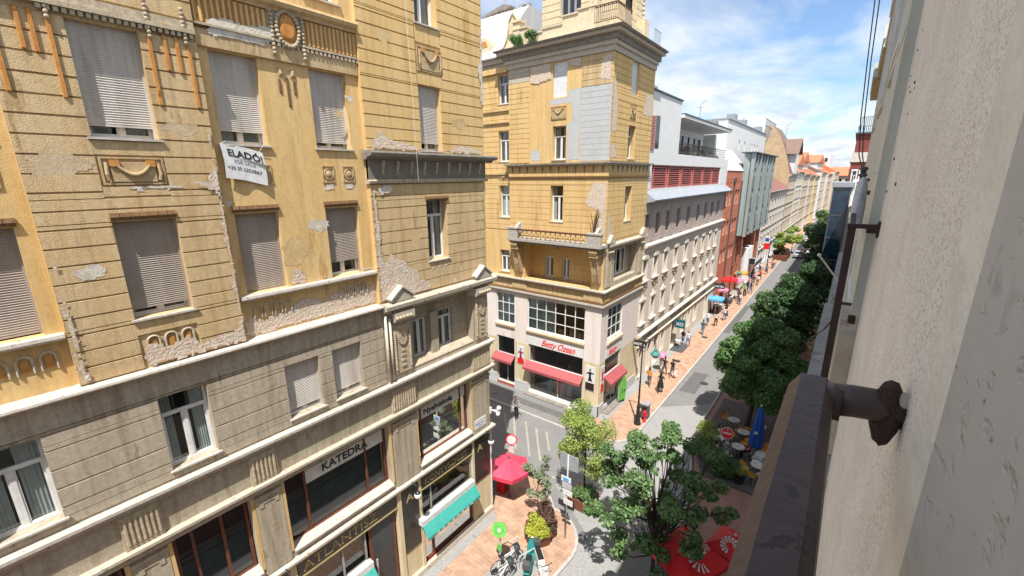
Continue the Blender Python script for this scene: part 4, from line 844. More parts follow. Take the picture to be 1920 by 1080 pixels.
for T_, u0, u1 in ((TS, -19.9, -18.5), (TS, -13.7, -12.28), (TE, 25.75, 26.6), (TE, 30.9, 32.3)):
    b = MB(T_); b.box(u0, u1, 8.7, 9.28, .05, .11); n = int((u1-u0)/.16)
    for k in range(n): b.frus(u0+.05+k*(u1-u0-.1)/n, u0+.13+k*(u1-u0-.1)/n, 8.76, 9.22, .11, .15, .01, .02)
    b.build('fluted_block', 'tan', TB)
# two shop storeys
g = [(-21.58, -19.76, 5.6, 8.12), (-18.5, -13.55, 5.6, 8.12), (-21.6, -19.78, .35, 4.4, .9), (-18.4, -13.58, .3, 5.02, .9)]
b = MB(TS); sheet(b, -28, -12.3, 4.2, 8.3, .0, [(a, c, d, e) if d > 5 else (a, c, d, e, .9) for a, c, d, e, *_ in g], .3); b.build('wall', 'pinkpale', TB)
b = MB(TS); sheet(b, -28, -12.3, .05, 4.2, .0, g[2:], .9); b.build('wall', 'creamwall', TB)
ge = [(26.75, 29.15, 5.7, 8.0), (26.6, 29.2, .3, 4.95, .9)]
b = MB(TE); sheet(b, 25.7, 32.42, 4.2, 8.3, .0, ge, .3); b.build('wall', 'pinkpale', TB)
b = MB(TE); sheet(b, 25.7, 32.42, .05, 4.2, .0, ge[1:], .9); b.build('wall', 'creamwall', TB)
MB(TS).box(-28, -12.2, .1, .75, .0, .05).build('plinth', 'greyp', TB) if False else None
for T_, u0, u1 in ((TS, -28, -21.62), (TS, -19.76, -18.42), (TS, -13.56, -12.25), (TE, 25.65, 26.58), (TE, 29.22, 32.4)): MB(T_).box(u0, u1, .1, .95, .0, .05).build('plinth', 'render_grey', TB)
def gridwin(T, a0, a1, b0, b1, d, nc, nr, curt=None, par=TB):
    f = MB(T); t = .07
    f.box(a0, a0+t, b0, b1, d-.03, d+.04); f.box(a1-t, a1, b0, b1, d-.03, d+.04); f.box(a0+t, a1-t, b0, b0+t, d-.03, d+.04); f.box(a0+t, a1-t, b1-t, b1, d-.03, d+.04)
    for k in range(1, nc): u = a0+(a1-a0)*k/nc; f.box(u-.03, u+.03, b0+t, b1-t, d-.02, d+.03)
    for k in range(1, nr):
        v = b0+(b1-b0)*k/nr
        for q in range(nc): ua = a0+(a1-a0)*q/nc+(t if q == 0 else .03); ub = a0+(a1-a0)*(q+1)/nc-(t if q == nc-1 else .03); f.box(ua, ub, v-.025, v+.025, d-.018, d+.028)
    o = f.build('window', 'white', par); MB(T).quad((a0, b0, d), (a1, b0, d), (a1, b1, d), (a0, b1, d)).build('pane', 'glass', o)
    if curt:
        c = MB(T); n = 60
        for k in range(n):
            x0 = curt[0]+(curt[1]-curt[0])*k/n; x1 = curt[0]+(curt[1]-curt[0])*(k+1)/n; c.quad((x0, b0, d-.12+.03*math.sin(k*.9)), (x1, b0, d-.12+.03*math.sin((k+1)*.9)), (x1, b1, d-.12+.03*math.sin((k+1)*.9)), (x0, b1, d-.12+.03*math.sin(k*.9)))
        c.build('curtain', 'bluecurt' if 'bluecurt' in M else M.setdefault('bluecurt', mat('pale_blue_blind', (.42, .50, .52), (.34, .42, .44), scale=1.5)), o)
    return o
gridwin(TS, -18.5, -13.55, 5.6, 8.12, -.12, 6, 3, (-18.4, -16.05)); gridwin(TS, -21.58, -19.76, 5.6, 8.12, -.12, 3, 3, (-21.5, -19.8)); gridwin(TE, 26.75, 29.15, 5.7, 8.0, -.12, 3, 3, (26.8, 29.1))
bx = thing('cardboard_boxes', 'brown boxes piled behind the dark half of the big grid window', 'boxes', (-14.6, 26, 5.75))
MB(TS).box(-15.9, -15.2, 5.7, 5.95, -.5, -.3).box(-14.9, -14.3, 5.7, 6.3, -.5, -.25).box(-14.2, -13.9, 5.7, 6.0, -.45, -.22).build('box', mat('cardboard', (.34, .22, .12), (.28, .18, .1)), bx)
for T_, a0, a1 in ((TS, -18.55, -13.5), (TS, -21.65, -19.7), (TE, 26.7, 29.2)): MB(T_).prism([(.0, 5.30), (.12, 5.30), (.16, 5.42), (.14, 5.55), (.0, 5.58)], a0, a1, 'wv').build('sill', 'creamwall', TB)
sg = MB(TS).box(-18.38, -13.6, 4.34, 5.0, -.1, .03).build('sign_board', 'whitep', TB)
text('sign_lettering', 'Betty Ozean', .72, 'red', TS, -17.2, 4.47, .032, sg, shear=.5, sx=.80, bold=.012)
sg = MB(TE).box(26.62, 29.18, 4.3, 4.92, -.1, .03).build('sign_board', 'whitep', TB)
text('sign_lettering', 'Betty', .7, 'red', TE, 27.0, 4.42, .032, sg, shear=.5, sx=.9, bold=.008)
for T_, a0, a1 in ((TS, -18.38, -13.6), (TS, -21.58, -19.8), (TE, 26.62, 29.18)):
    top = 4.3 if T_ != TS or a0 > -19 else 4.38
    f = MB(T_); f.box(a0, a0+.06, .42, top, -.14, -.08); f.box(a1-.06, a1, .42, top, -.14, -.08); f.box(a0+.06, a1-.06, 2.72, 2.95, -.14, -.06); f.box(a0+.06, a1-.06, .36, .48, -.14, -.08); f.box(a0+(a1-a0)*.55, a0+(a1-a0)*.55+.05, .48, 2.72, -.13, -.09)
    o = f.build('shop_window', 'whitep', TB); MB(T_).quad((a0, .42, -.11), (a1, .42, -.11), (a1, top, -.11), (a0, top, -.11)).build('pane', 'glass', o)
    MB(T_).box(a0-.02, a1+.02, .1, .34, -.85, .03).build('shop_floor', 'whitep' if T_ == TS else 'greyp', o)
    MB(T_).box(a0-.02, a1+.02, .345, 4.9, -.92, -.88).build('backdrop', 'dark', o)
    MB(T_).prism([(.03, 2.95), (.10, 2.98), (.62, 2.56), (.62, 2.36), (.60, 2.36), (.58, 2.54), (.03, 2.90)], a0-.18, a1+.12, 'wv').build('awning', 'maroon2' if 'maroon2' in M else M.setdefault('maroon2', plain('faded_red_canvas', (.36, .085, .09))), o)
MB(TS).box(-18.6, -13.4, .1, .2, .02, .45).build('doorstep', 'darkstone', TB); MB(TE).box(26.4, 29.4, .118, .2, .02, .5).build('doorstep', 'darkstone', TB)
MB(TS).box(-21.6, -19.8, .12, .34, .0, .04).build('plinth_board', 'maroon2', TB)
def poster(T, u0, u1, z0, z1, label, sk, bot, fig):
    p = thing('poster', label, 'poster', T((u0+u1)/2, z0, .03), None)
    MB(T).box(u0, u1, z0, z1, .0, .03).build('board', 'whitep', p)
    um = (u0+u1)/2; h = z1-z0; b = MB(T)
    b.add([(um+.07*math.cos(a), z1-.28+.09*math.sin(a), .033) for a in [2*math.pi*i/12 for i in range(12)]], [tuple(range(12))])
    b.build('printed_hair', 'black', p)
    b = MB(T); b.quad((um-.13, z1-.42, .034), (um+.13, z1-.42, .034), (um+.08, z1-.8, .034), (um-.08, z1-.8, .034)); b.quad((um-.08, z1-.8, .034), (um+.08, z1-.8, .034), (um+.2, z1-1.15, .034), (um-.16, z1-1.15, .034))
    b.quad((um-.12, z1-.43, .0345), (um-.3, z1-.62, .0345), (um-.27, z1-.68, .0345), (um-.1, z1-.55, .0345)); b.quad((um+.12, z1-.43, .0345), (um+.32, z1-.5, .0345), (um+.32, z1-.57, .0345), (um+.1, z1-.55, .0345))
    b.build('printed_dress', fig, p)
    MB(T).quad((u0+.03, z0+.03, .035), (u1-.03, z0+.03, .035), (u1-.03, z0+h*.33, .035), (u0+.03, z0+h*.33, .035)).build('printed_band', bot, p)
poster(TS, -13.36, -12.6, 2.0, 3.9, 'poster of a figure in black above a dark band on the clothes shop corner', 'skin', 'hair', 'black')
poster(TS, -19.5, -18.8, 2.4, 3.95, 'poster of a figure in dark red between the two clothes shop windows', 'skin', 'red', 'maroon')
poster(TE, 25.95, 26.5, 1.9, 3.9, 'poster of a figure in red on the street face of the clothes shop corner', 'skin', 'red', 'red')
# above the eaves: crumbling parapet, tower room, mansard
M['yellowpale'] = mat('bleached_yellow_stucco', (.62, .50, .30), (.52, .40, .22), (.66, .56, .40), scale=2.5, bump=.5, fine=.25)
b = MB(); z = 25.4
for x0, x1, zt in ((-19.7, -18.6, 26.5), (-18.6, -17.4, 26.0), (-17.4, -15.9, 26.15), (-15.9, -14.8, 26.55), (-14.8, -13.6, 26.7)): b.box(x0+.001, x1-.001, 25.75, 26.15, z, zt); b.box(x0-.05, x1+.04, 25.68, 26.2, zt, zt+.08)
for x0, zt in ((-19.75, 26.95), (-14.05, 27.3), ): b.box(x0, x0+.55, 25.72, 26.25, z, zt); b.box(x0-.08, x0+.63, 25.64, 26.33, zt+.001, zt+.14)
b.build('parapet', 'yellowpale', TB); b = MB(); b.box(-12.95, -12.45, 27.3, 28.2, z, 26.9); b.box(-12.9, -12.5, 28.2, 30.3, z, 26.2); b.box(-12.95, -12.4, 30.3, 31.1, z, 26.9)
b.build('parapet', 'yellowpale', TB)
rm = [(-17.0, -15.45, 27.2, 29.4)]
b = MB(lambda u, v, w: (u, 27.3-w, v)); sheet(b, -18.4, -13.0, z, 33, .0, rm, .3); courses(b, -18.4, -13.0, 25.6, 32.8, .0, rm, h=.4, proud=.05, gap=.03)
b.quad((-18.4, z, 0), (-18.4, 33, 0), (-18.4, 33, -4), (-18.4, z, -4)); b.build('tower_room_wall', 'yellowpale', TB)
b = MB(lambda u, v, w: (-13.0+w, u, v)); sheet(b, 27.3, 31.4, z, 33, .0, [(28.4, 30.2, 27.0, 29.6)], .3); courses(b, 27.3, 31.4, 25.6, 32.8, .0, [(28.4, 30.2, 27.0, 29.6)], h=.4, proud=.05, gap=.03)
for k in range(26): b.ball((31.2, 25.8+k*.28, .08), .12, 6, 4)
b.build('tower_room_wall', 'yellowpale', TB)
MB().box(-18.0, -13.4, 27.8, 31.2, z, 32.9).build('inner_wall', 'dark', TB)
window(TB, lambda u, v, w: (u, 27.3-w, v), *rm[0], .0, depth=.2, nm=2, frame='greyp', curtain=False)
b = MB(); xs = (-13.45, -11.95); 
for (p, q) in (((-13.4, 25.25), (-11.95, 25.25)), ((-11.95, 25.25), (-11.95, 27.2))):
    for zz_ in (25.62, 26.48, 26.38): b.tube([(p[0], p[1], zz_), (q[0], q[1], zz_)], .022, 6)
    n = 12
    for k in range(n+1): x = p[0]+(q[0]-p[0])*k/n; y = p[1]+(q[1]-p[1])*k/n; b.tube([(x, y, 25.58), (x, y, 26.45)], .014, 5)
    for k in range(6): x = p[0]+(q[0]-p[0])*(k+.5)/6; y = p[1]+(q[1]-p[1])*(k+.5)/6; b.ball((x, y, 26.43), .06, 6, 4)
b.build('roof_railing', mat('rusty_railing', (.13, .05, .03), (.08, .035, .025)), TB)
b = MB()
for k in range(9): y = 31.3+k*.15; b.tube([(-12.1, y, 25.5), (-12.1, y, 26.5)], .014, 5)
b.tube([(-12.1, 31.3, 26.5), (-12.1, 32.5, 26.5)], .022, 5); b.build('roof_railing', 'greyp', TB)
# mansard roof of the wing
M['roofpale'] = mat('pale_metal_roof', (.56, .57, .58), (.46, .47, .49), scale=.8, rough=.45, streak=True)
b = MB(); b.prism([(25.5, 25.06), (26.0, 25.55), (27.2, 26.7), (28.3, 28.6), (29.0, 29.35), (33, 29.6), (33, 25.06)], -28, -20.95, 'wv') if False else b.add([(x, y, zz_) for x in (-34, -20.9) for (y, zz_) in ((25.45, 25.06), (26.1, 25.6), (27.1, 26.5), (28.3, 28.3), (29.2, 29.2), (34, 29.3), (34, 25.06))], [tuple(range(7)), tuple(range(7, 14))]+[(i, (i+1) % 7, 7+(i+1) % 7, 7+i) for i in range(7)])
for x in [-33+.6*k for k in range(21)]: b.tube([(x, 26.15, 25.66), (x, 27.1, 26.55), (x, 28.3, 28.35), (x, 29.2, 29.25)], .02, 4)
b.build('mansard_roof', 'roofpale', TB)
b = MB(); b.add([(-22.9+.62*math.cos(R(a)), y, 26.15+.62*math.sin(R(a))) for y in (26.3, 27.6) for a in range(0, 181, 20)]+[(-23.52, 26.3, 25.7), (-22.28, 26.3, 25.7), (-23.52, 27.6, 25.7), (-22.28, 27.6, 25.7)], [(20, 9, 8, 7, 6, 5, 4, 3, 2, 1, 0, 21)]+[(i, i+1, i+11, i+10) for i in range(9)]+[(9, 20, 22, 19), (0, 21, 23, 10)])
o = b.build('dormer', 'yellowpale', TB)
b = MB(); b.add([(-22.9+.38*math.cos(R(a)), 26.28, 26.1+.42*math.sin(R(a))) for a in range(0, 181, 20)], [tuple(range(10))]); b.build('dormer_window', 'terra', o)
b = MB(TS); b.add([(u, v, w_) for w_ in (-.3, -.9) for (u, v) in [(-21.3, 25.5), (-20.75, 25.7), (-20.5, 26.1), (-20.35, 26.7), (-20.3, 27.2), (-19.95, 27.65), (-19.6, 27.2), (-19.55, 25.5)]], [tuple(range(8)), tuple(range(8, 16))]+[(i, (i+1) % 8, 8+(i+1) % 8, 8+i) for i in range(8)])
b.tube([(-21.3, 25.55, -.25), (-20.75, 25.72, -.25), (-20.5, 26.12, -.25), (-20.35, 26.7, -.25), (-20.3, 27.2, -.25), (-19.95, 27.7, -.25), (-19.55, 27.2, -.25)], .05, 6)
b.build('scrolled_gable', 'yellowpale', TB)
ch = thing('chimney_house', 'small pink brick roof hut with a dark slab roof above the pale metal mansard', 'roof hut', (-27.4, 34, 29.2))
MB().box(-28.8, -26.2, 33.6, 36, 29.2, 31.1).build('wall', mat('pink_brick', (.52, .25, .18), (.45, .22, .16)), ch); MB().prism([(-29.1, 31.0), (-26.0, 31.45), (-25.8, 31.4), (-25.8, 31.3), (-29.1, 30.85)], 33.3, 36.2, 'uv').build('roof', 'darkstone', ch) if False else MB().add([(x, y, zz_) for y in (33.3, 36.2) for x, zz_ in ((-29.1, 31.1), (-26.6, 31.6), (-25.8, 31.35), (-25.8, 31.2), (-29.1, 31.0))], [tuple(range(5)), tuple(range(5, 10))]+[(i, (i+1) % 5, 5+(i+1) % 5, 5+i) for i in range(5)]).build('roof', 'darkstone', ch)
for (x, z0, h) in ((-24.6, 29.3, 1.6), (-23.6, 29.3, 2.1)):
    a = thing('antenna', 'thin roof aerial on the pale mansard'+(' left of the air conditioner' if h < 2 else ' beside the air conditioner, the taller one'), 'aerial', (x, 31, z0))
    MB().tube([(x, 31, z0), (x, 31, z0+h)], .02, 5).build('mast', 'greyp', a); MB().tube([(x-.3, 31, z0+h*.9), (x+.3, 31, z0+h*.9)], .012, 4).tube([(x-.2, 31, z0+h*.75), (x+.2, 31, z0+h*.75)], .012, 4).build('crossbars', 'greyp', a)
ac = thing('air_conditioner', 'pale air conditioner box on the roof behind the scrolled gable', 'air conditioner', (-22.6, 31, 29.3))
MB().box(-23.1, -22.1, 30.8, 31.3, 29.3, 30.1).build('casing', 'greyp', ac); MB().disc((-22.5, 30.79, 29.7), .3, (0, -1, 0), .01, 16).build('fan_grille', 'dgrey', ac)
# ------------------------------------------------------------------ generic far windows: one mesh with frame and pane, copied
def win_proto(T, wd, ht, depth, fm='white', pm='darkglass', surround=None, arch=False, split=True):
    b = MB(); t = .05; nf = []
    def bx(*a): b.box(*a); nf.extend([0]*6)
    x0, x1 = -wd/2, wd/2
    bx(x0, x0+t, 0, ht, -depth-.02, -depth+.03); bx(x1-t, x1, 0, ht, -depth-.02, -depth+.03); bx(x0+t, x1-t, 0, t, -depth-.02, -depth+.03); bx(x0+t, x1-t, ht-t, ht, -depth-.02, -depth+.03)
    if split: bx(-.03, .03, t, ht*.68, -depth-.02, -depth+.025); bx(x0+t, x1-t, ht*.68, ht*.68+.06, -depth-.02, -depth+.028)
    b.quad((x0, 0, -depth), (x1, 0, -depth), (x1, ht, -depth), (x0, ht, -depth)); nf.append(1)
    if surround:
        for q in surround: b.box(*q); nf.extend([2]*6)
    return b, nf
def place_windows(par, T, spots, wd, ht, depth, mats=('white', 'darkglass', 'stone'), surround=None, split=True, vary=False):
    """spots: (u centre, v bottom) on the facade T; every window is an object of its own"""
    b, nf = win_proto(T, wd, ht, depth, surround=surround, split=split); me = None
    for (u, v) in spots:
        if me is None:
            o0 = T(0, 0, 0); me = bpy.data.meshes.new('window')
            me.from_pydata([tuple(a-b_ for a, b_ in zip(T(*p), o0)) for p in b.v], [], b.f)
            for m in mats: me.materials.append(M[m] if isinstance(m, str) else m)
            for i, p in enumerate(me.polygons): p.material_index = nf[i]
            bm = bmesh.new(); bm.from_mesh(me); bmesh.ops.recalc_face_normals(bm, faces=bm.faces); bm.to_mesh(me); bm.free()
        o = bpy.data.objects.new('window', me); COL.objects.link(o); o.parent = par; o.location = Vector(T(u, v, 0))-par.location
# ------------------------------------------------------------------ hotel
M['hotel'] = mat('pale_rose_render', (.60, .52, .45), (.53, .45, .38), (.63, .56, .49), scale=.8, streak=True, bump=.2, fine=.1)
M['hotelcream'] = mat('cream_render', (.66, .60, .50), (.58, .51, .42), scale=1.5, bump=.2, fine=.1)
M['whitewall'] = mat('white_render', (.64, .64, .62), (.56, .555, .53), (.67, .67, .66), scale=.7, bump=.1, fine=.06)
M['redslat'] = mat('faded_red_slats', (.48, .15, .13), (.38, .12, .10), scale=5, rough=.5)
HB = thing('hotel_building', 'long pale rose hotel with sign lettering, slit attic windows, red louvres and white penthouse', 'building', (-12.3, 45, 0))
ys = [32.95, 35.3, 37.75, 40.55, 43.6, 46.9, 49.75, 52.5, 55.1]
o2 = [(y-.42, y+.42, 8.88, 10.5) for y in ys]; o1 = [(y-.42, y+.42, 5.28, 7.02) for y in ys]; oa = [(y-.42, y+.42, 12.36, 14.08) for y in ys]
og = [(33.0, 33.9, .2, 2.9), (34.9, 35.8, .2, 2.9), (36.4, 37.6, .2, 3.0), (38.3, 39.2, .9, 2.9), (41.3, 42.9, .12, 3.1), (44.6, 45.5, .9, 2.9), (46.6, 47.5, .9, 2.9), (49.0, 50.2, .9, 2.9), (53.5, 54.8, .12, 2.9)]
b = MB(TE); sheet(b, 32.43, 58.0, 4.3, 11.6, .0, o1+o2, .45); courses(b, 32.6, 57.9, 4.5, 10.9, .0, [(a-.2, c+.2, d-.35, e+.5) for a, c, d, e in o1+o2], h=.24, proud=.03, gap=.022); b.build('wall', 'hotel', HB)
b = MB(TE); sheet(b, 32.43, 58.0, 11.6, 15.05, -.02, oa, .45)
for y in ys: b.box(y+.62, y+1.45, 11.95, 14.5, -.02, .02)
b.build('wall', 'greigerose' if 'greigerose' in M else M.setdefault('greigerose', mat('grey_rose_render', (.40, .335, .30), (.35, .29, .26), scale=1, streak=True, bump=.15)), HB)
b = MB(TE); sheet(b, 32.43, 58.0, .05, 3.3, .0, og, .5); b.build('wall', 'hotelcream', HB)
b = MB(TE); b.box(32.43, 58.0, 3.3, 4.3, -.3, .06); b.build('fascia', 'hotelcream', HB)
MB().box(-22, -13.0, 32.5, 58, .1, 15.0).build('inner_wall', 'dark', HB)
b = MB(TE); b.prism([(-.1, 11.30), (.12, 11.33), (.16, 11.5), (.34, 11.58), (.36, 11.72), (-.1, 11.80)], 32.45, 58.1, 'wv'); b.build('cornice', 'hotelcream', HB)
b = MB(TE); b.prism([(-.1, 11.0), (.08, 11.0), (.08, 11.297), (-.1, 11.297)], 32.45, 58.05, 'wv'); b.build('belt_course', 'hotel', HB)
b = MB(TE); b.prism([(-.1, 4.06), (.22, 4.1), (.3, 4.2), (.3, 4.32), (-.1, 4.38)], 32.45, 58.1, 'wv'); b.prism([(-.1, 3.18), (.16, 3.2), (.18, 3.32), (-.1, 3.34)], 32.45, 58.1, 'wv'); b.build('ledge', 'hotelcream', HB)
b = MB(TE); b.prism([(-.1, 14.95), (.3, 15.05), (.62, 15.1), (.66, 15.2), (.60, 15.28), (-.3, 15.95), (-.3, 14.95)], 32.45, 58.3, 'wv'); b.build('eaves_gutter', M['zinc'], HB)
for k, y in enumerate(ys):
    for v0, ht, arch in ((8.88, 1.62, True), (5.28, 1.74, False)):
        b = MB(TE)
        b.box(y-.56, y-.43, v0-.02, v0+ht+.1, .0, .10); b.box(y+.43, y+.56, v0-.02, v0+ht+.1, .0, .10)
        if arch:
            b.prism([(y-.62, v0+ht+.1), (y+.62, v0+ht+.1), (y+.62, v0+ht+.22), (y+.3, v0+ht+.42), (y, v0+ht+.5), (y-.3, v0+ht+.42), (y-.62, v0+ht+.22)], .0, .16, 'uv')
        else:
            b.prism([(y-.6, v0+ht+.1), (y+.6, v0+ht+.1), (y+.6, v0+ht+.28), (y-.6, v0+ht+.28)], .0, .14, 'uv'); b.prism([(y-.25, v0+ht+.28), (y+.25, v0+ht+.28), (y, v0+ht+.6)], .0, .12, 'uv')
        b.box(y-.66, y+.66, v0-.14, v0-.03, .0, .24)
        for q in (-.5, .5): b.box(y+q-.07, y+q+.07, v0-.4, v0-.14, .0, .16)
        b.build('window_surround', 'hotelcream', HB)
        if arch or k % 1 == 0:
            b = MB(TE)
            for q in (-.3, 0, .3): b.ball((y+q, v0-.52+(.06 if q == 0 else 0), .06), .12, 6, 4); b.ball((y+q*.6, v0-.75, .05), .09, 6, 4)
            if v0 > 8: b.build('garland', 'orn', HB)
place_windows(HB, TE, [(y, 8.88) for y in ys]+[], .84, 1.62, .4); place_windows(HB, TE, [(y, 5.28) for y in ys], .84, 1.74, .4); place_windows(HB, TE, [(y, 12.36) for y in ys], .84, 1.72, .38, mats=('dgrey', 'darkglass', 'stone'))
for (a, c, d, e) in og:
    o = MB(TE).box(a, c, d, e, -.46, -.42).build('shop_window' if d > .5 else 'door', 'darkglass', HB); f = MB(TE); f.box(a, a+.07, d, e, -.42, -.36); f.box(c-.07, c, d, e, -.42, -.36); f.box(a+.07, c-.07, e-.07, e, -.42, -.36); f.box((a+c)/2-.03, (a+c)/2+.03, d, e-.07, -.42, -.37); f.build('frame', 'creamwall' if d > .5 else 'black', o)
    MB(TE).tube([(a-.06, d, .02), (a-.06, e-.1, .03), ((a+c)/2, e+.32, .03), (c+.06, e-.1, .03), (c+.06, d, .02)], .05, 6).build('door_surround', 'hotel', HB)
fo = MB(TE).box(40.5, 49.2, 3.42, 3.98, .062, .08).build('sign_board', 'creamwall', HB)
text('sign_lettering', 'HOTEL CARAT BOUTIQUE', .56, 'dgrey', TE, 40.7, 3.5, .082, fo, bold=.012, sx=.98)
text('sign_lettering', 'Restaurant', .78, 'dgrey', TE, 33.6, 3.5, .065, HB, shear=.4, bold=.012); text('sign_lettering', 'Sissi', .6, 'dgrey', TE, 51.3, 3.5, .065, HB, bold=.01) if False else text('sign_lettering', 'HOTEL', .5, 'dgrey', TE, 51.4, 3.5, .065, HB, bold=.01)
def hang_sign(y, z, h, s_, label, m='black', wd=.95, size=.32):
    p = thing('projecting_sign', label, 'sign', (-12.2, y, z)); pl = MB().box(-12.15, -12.15+wd, y-.06, y+.06, z, z+h).build('board', m, p)
    MB().tube([(-12.25, y, z+h+.08), (-12.15+wd, y, z+h+.08)], .02, 5).tube([(-12.3, y, z+h*.5), (-12.15, y, z+h*.5)], .02, 5).build('bracket', 'iron', p)
    text('lettering', s_, size, 'whitep', TS, -12.15+wd/2, z+h*.28, 25.7-y+.062, pl, align='CENTER', bold=.008)
    return p
hang_sign(31.5, 3.8, .5, 'HOTEL', 'black HOTEL sign sticking out near the restaurant lettering, nearest the tower house', wd=1.0, size=.3)
hang_sign(57.2, 3.2, .6, 'HOTEL', 'black HOTEL sign sticking out at the far end beside the red brick building', wd=1.2, size=.34)
hang_sign(42.0, 2.35, .85, 'XO', 'square dark teal sign sticking out above the hotel entrance mat', m='tealsign', wd=.95, size=.48)
o = MB().box(-12.28, -11.0, 41.2, 43.2, .112, .15).build('door_mat', 'dgrey'); tag(o, 'grey mat on the pavement in front of the hotel entrance', 'door mat')
# penthouse
b = MB(TE); b.box(32.5, 57.9, 15.45, 16.0, -1.0, -.05); b.box(32.5, 39.1, 17.85, 22.9, -1.4, -.03); b.box(32.5, 57.9, 17.8, 18.75, -1.4, -.02); b.box(32.5, 33.2, 16.0, 17.85, -1.0, -.03); b.box(54.6, 57.9, 16.0, 17.8, -1.4, -.03)
b.box(32.43, 57.9, 16, 18.7, -9, -1.4); b.box(32.43, 39.1, 18.7, 22.88, -9, -1.42); b.box(39.1, 56, 18.7, 21.6, -9, -2.6); b.box(57.0, 57.9, 18.75, 21.6, -9, -1.5)
b.build('penthouse_wall', 'whitewall', HB)
MB(TE).box(32.4, 39.2, 22.92, 23.02, -9.1, .06).build('roof_edge', 'dgrey', HB); MB(TE).prism([(.25, 21.66), (.25, 21.9), (-9, 22.1), (-9, 21.62), (-2.5, 21.62)], 39.12, 56.8, 'wv').build('canopy_roof', 'whitewall', HB); MB(TE).box(39.12, 56.9, 21.91, 22.0, -3, .3).build('roof_edge', 'dgrey', HB)
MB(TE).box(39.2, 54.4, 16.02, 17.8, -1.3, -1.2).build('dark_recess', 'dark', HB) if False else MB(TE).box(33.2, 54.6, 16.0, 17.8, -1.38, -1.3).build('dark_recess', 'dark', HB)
n = 6; w0 = (54.5-33.3)/n
for k in range(n):
    a = 33.3+k*w0+.45; c = 33.3+(k+1)*w0; b = MB(TE); b.box(a, a+.12, 16.02, 17.8, -.35, -.1); b.box(c-.12, c, 16.02, 17.8, -.35, -.1); b.box(a+.12, c-.12, 16.02, 16.12, -.34, -.12); b.box(a+.12, c-.12, 17.7, 17.8, -.34, -.12)
    for q in range(9): z = 16.15+q*.175; b.box(a+.12, c-.12, z, z+.085, -.2, -.14)
    b.build('louvre_panel', 'redslat', HB)
b = MB(TE)
for q in range(12): z = 18.9+q*.2-1.0; b.box(32.5, 33.2, z+1.0, z+1.1, -.02, .06)
b.build('louvre_panel', 'redslat', HB)
MB(TE).box(33.4, 34.2, 19.0, 21.3, -.04, -.01).build('window', 'darkglass', HB)
for k in range(7):
    a = 39.6+k*2.1; o = MB(TE).box(a, a+1.95, 18.8, 20.9, -2.58, -2.5).build('window', 'darkglass', HB); MB(TE).box(a+1.95, a+2.08, 18.8, 20.9, -2.58, -2.42).build('frame', 'dgrey', o)
b = MB(TE); b.box(39.1, 56.4, 19.66, 19.72, -.1, -.04)
for k in range(66): u = 39.15+k*.262; b.tube([(u, 18.76, -.07), (u, 19.66, -.07)], .013, 4)
for z in (18.95, 19.2, 19.45): b.tube([(39.1, z, -.07), (56.4, z, -.07)], .012, 4)
b.build('balcony_railing', 'iron', HB)
for k in range(5):
    pl_ = MB(TE); rnd = random.Random(k)
    for q in range(60): 
        u = 40.2+k*2.7+rnd.gauss(0, .5); z = 18.9+abs(rnd.gauss(0, .35)); pl_.quad((u, z, -.5), (u+.12, z+.05, -.45), (u+.1, z+.16, -.5), (u-.03, z+.12, -.55))
    o = pl_.build('balcony_plant', 'leaf5' if k % 2 else 'leaf4'); tag(o, 'low plant behind the penthouse balcony rail, number %d from the near end' % (k+1) if False else ('leafy planter just behind the penthouse balcony rail, ' + ('at its near end', 'second from its near end', 'in its middle', 'second from its far end', 'at its far end')[k]), 'plant', 'plants behind the penthouse rail')
for (y, s_) in ((36, 'grey box on the flat roof of the white penthouse'),):
    o = MB(TE).frus(33.3, 34.9, 23.02, 23.5, -1.5, -.6, .05, .0).build('roof_unit', 'greyp'); tag(o, s_, 'roof unit')
for k, (x, y, z, h, lb) in enumerate(((-12.9, 46.5, 22.0, 1.9, 'bent thin aerial on the canopy roof of the white penthouse'), (-16, 82, 24.3, 1.8, 'aerial on the plain white block behind the grey bay'), (-15, 128, 25, 4, 'aerial above the brown roof of the gabled house'), (-13, 180, 20, 4, 'aerial on a far orange roof'))):
    t = thing('antenna', lb, 'aerial', (x, y, z)); MB().tube([(x, y, z), (x, y, z+h*.85), (x+h*.2, y, z+h)], .03+.01*k, 5).build('mast', 'greyp', t); MB().tube([(x-.3, y, z+h*.7), (x+.3, y, z+h*.7)], .02+.01*k, 4).build('crossbar', 'greyp', t)
for k, (x, y, z) in enumerate(((-14, 55.8, 22.05), (-15.2, 71, 24.36), (-15.4, 79, 24.36), (-15.2, 92, 24.36))):
    o = MB().frus(x-.6, x+.5, y-.8, y+.8, z, z+.9, .05, .05) if False else MB().box(x-.6, x+.5, y-.8, y+.8, z, z+.9); o = o.build('roof_unit', 'greyp'); tag(o, 'grey ventilation box on the flat roofs, ' + ('on the far end of the penthouse canopy', 'nearest one on the plain white block', 'middle one on the plain white block', 'farthest one on the plain white block')[k], 'roof unit')

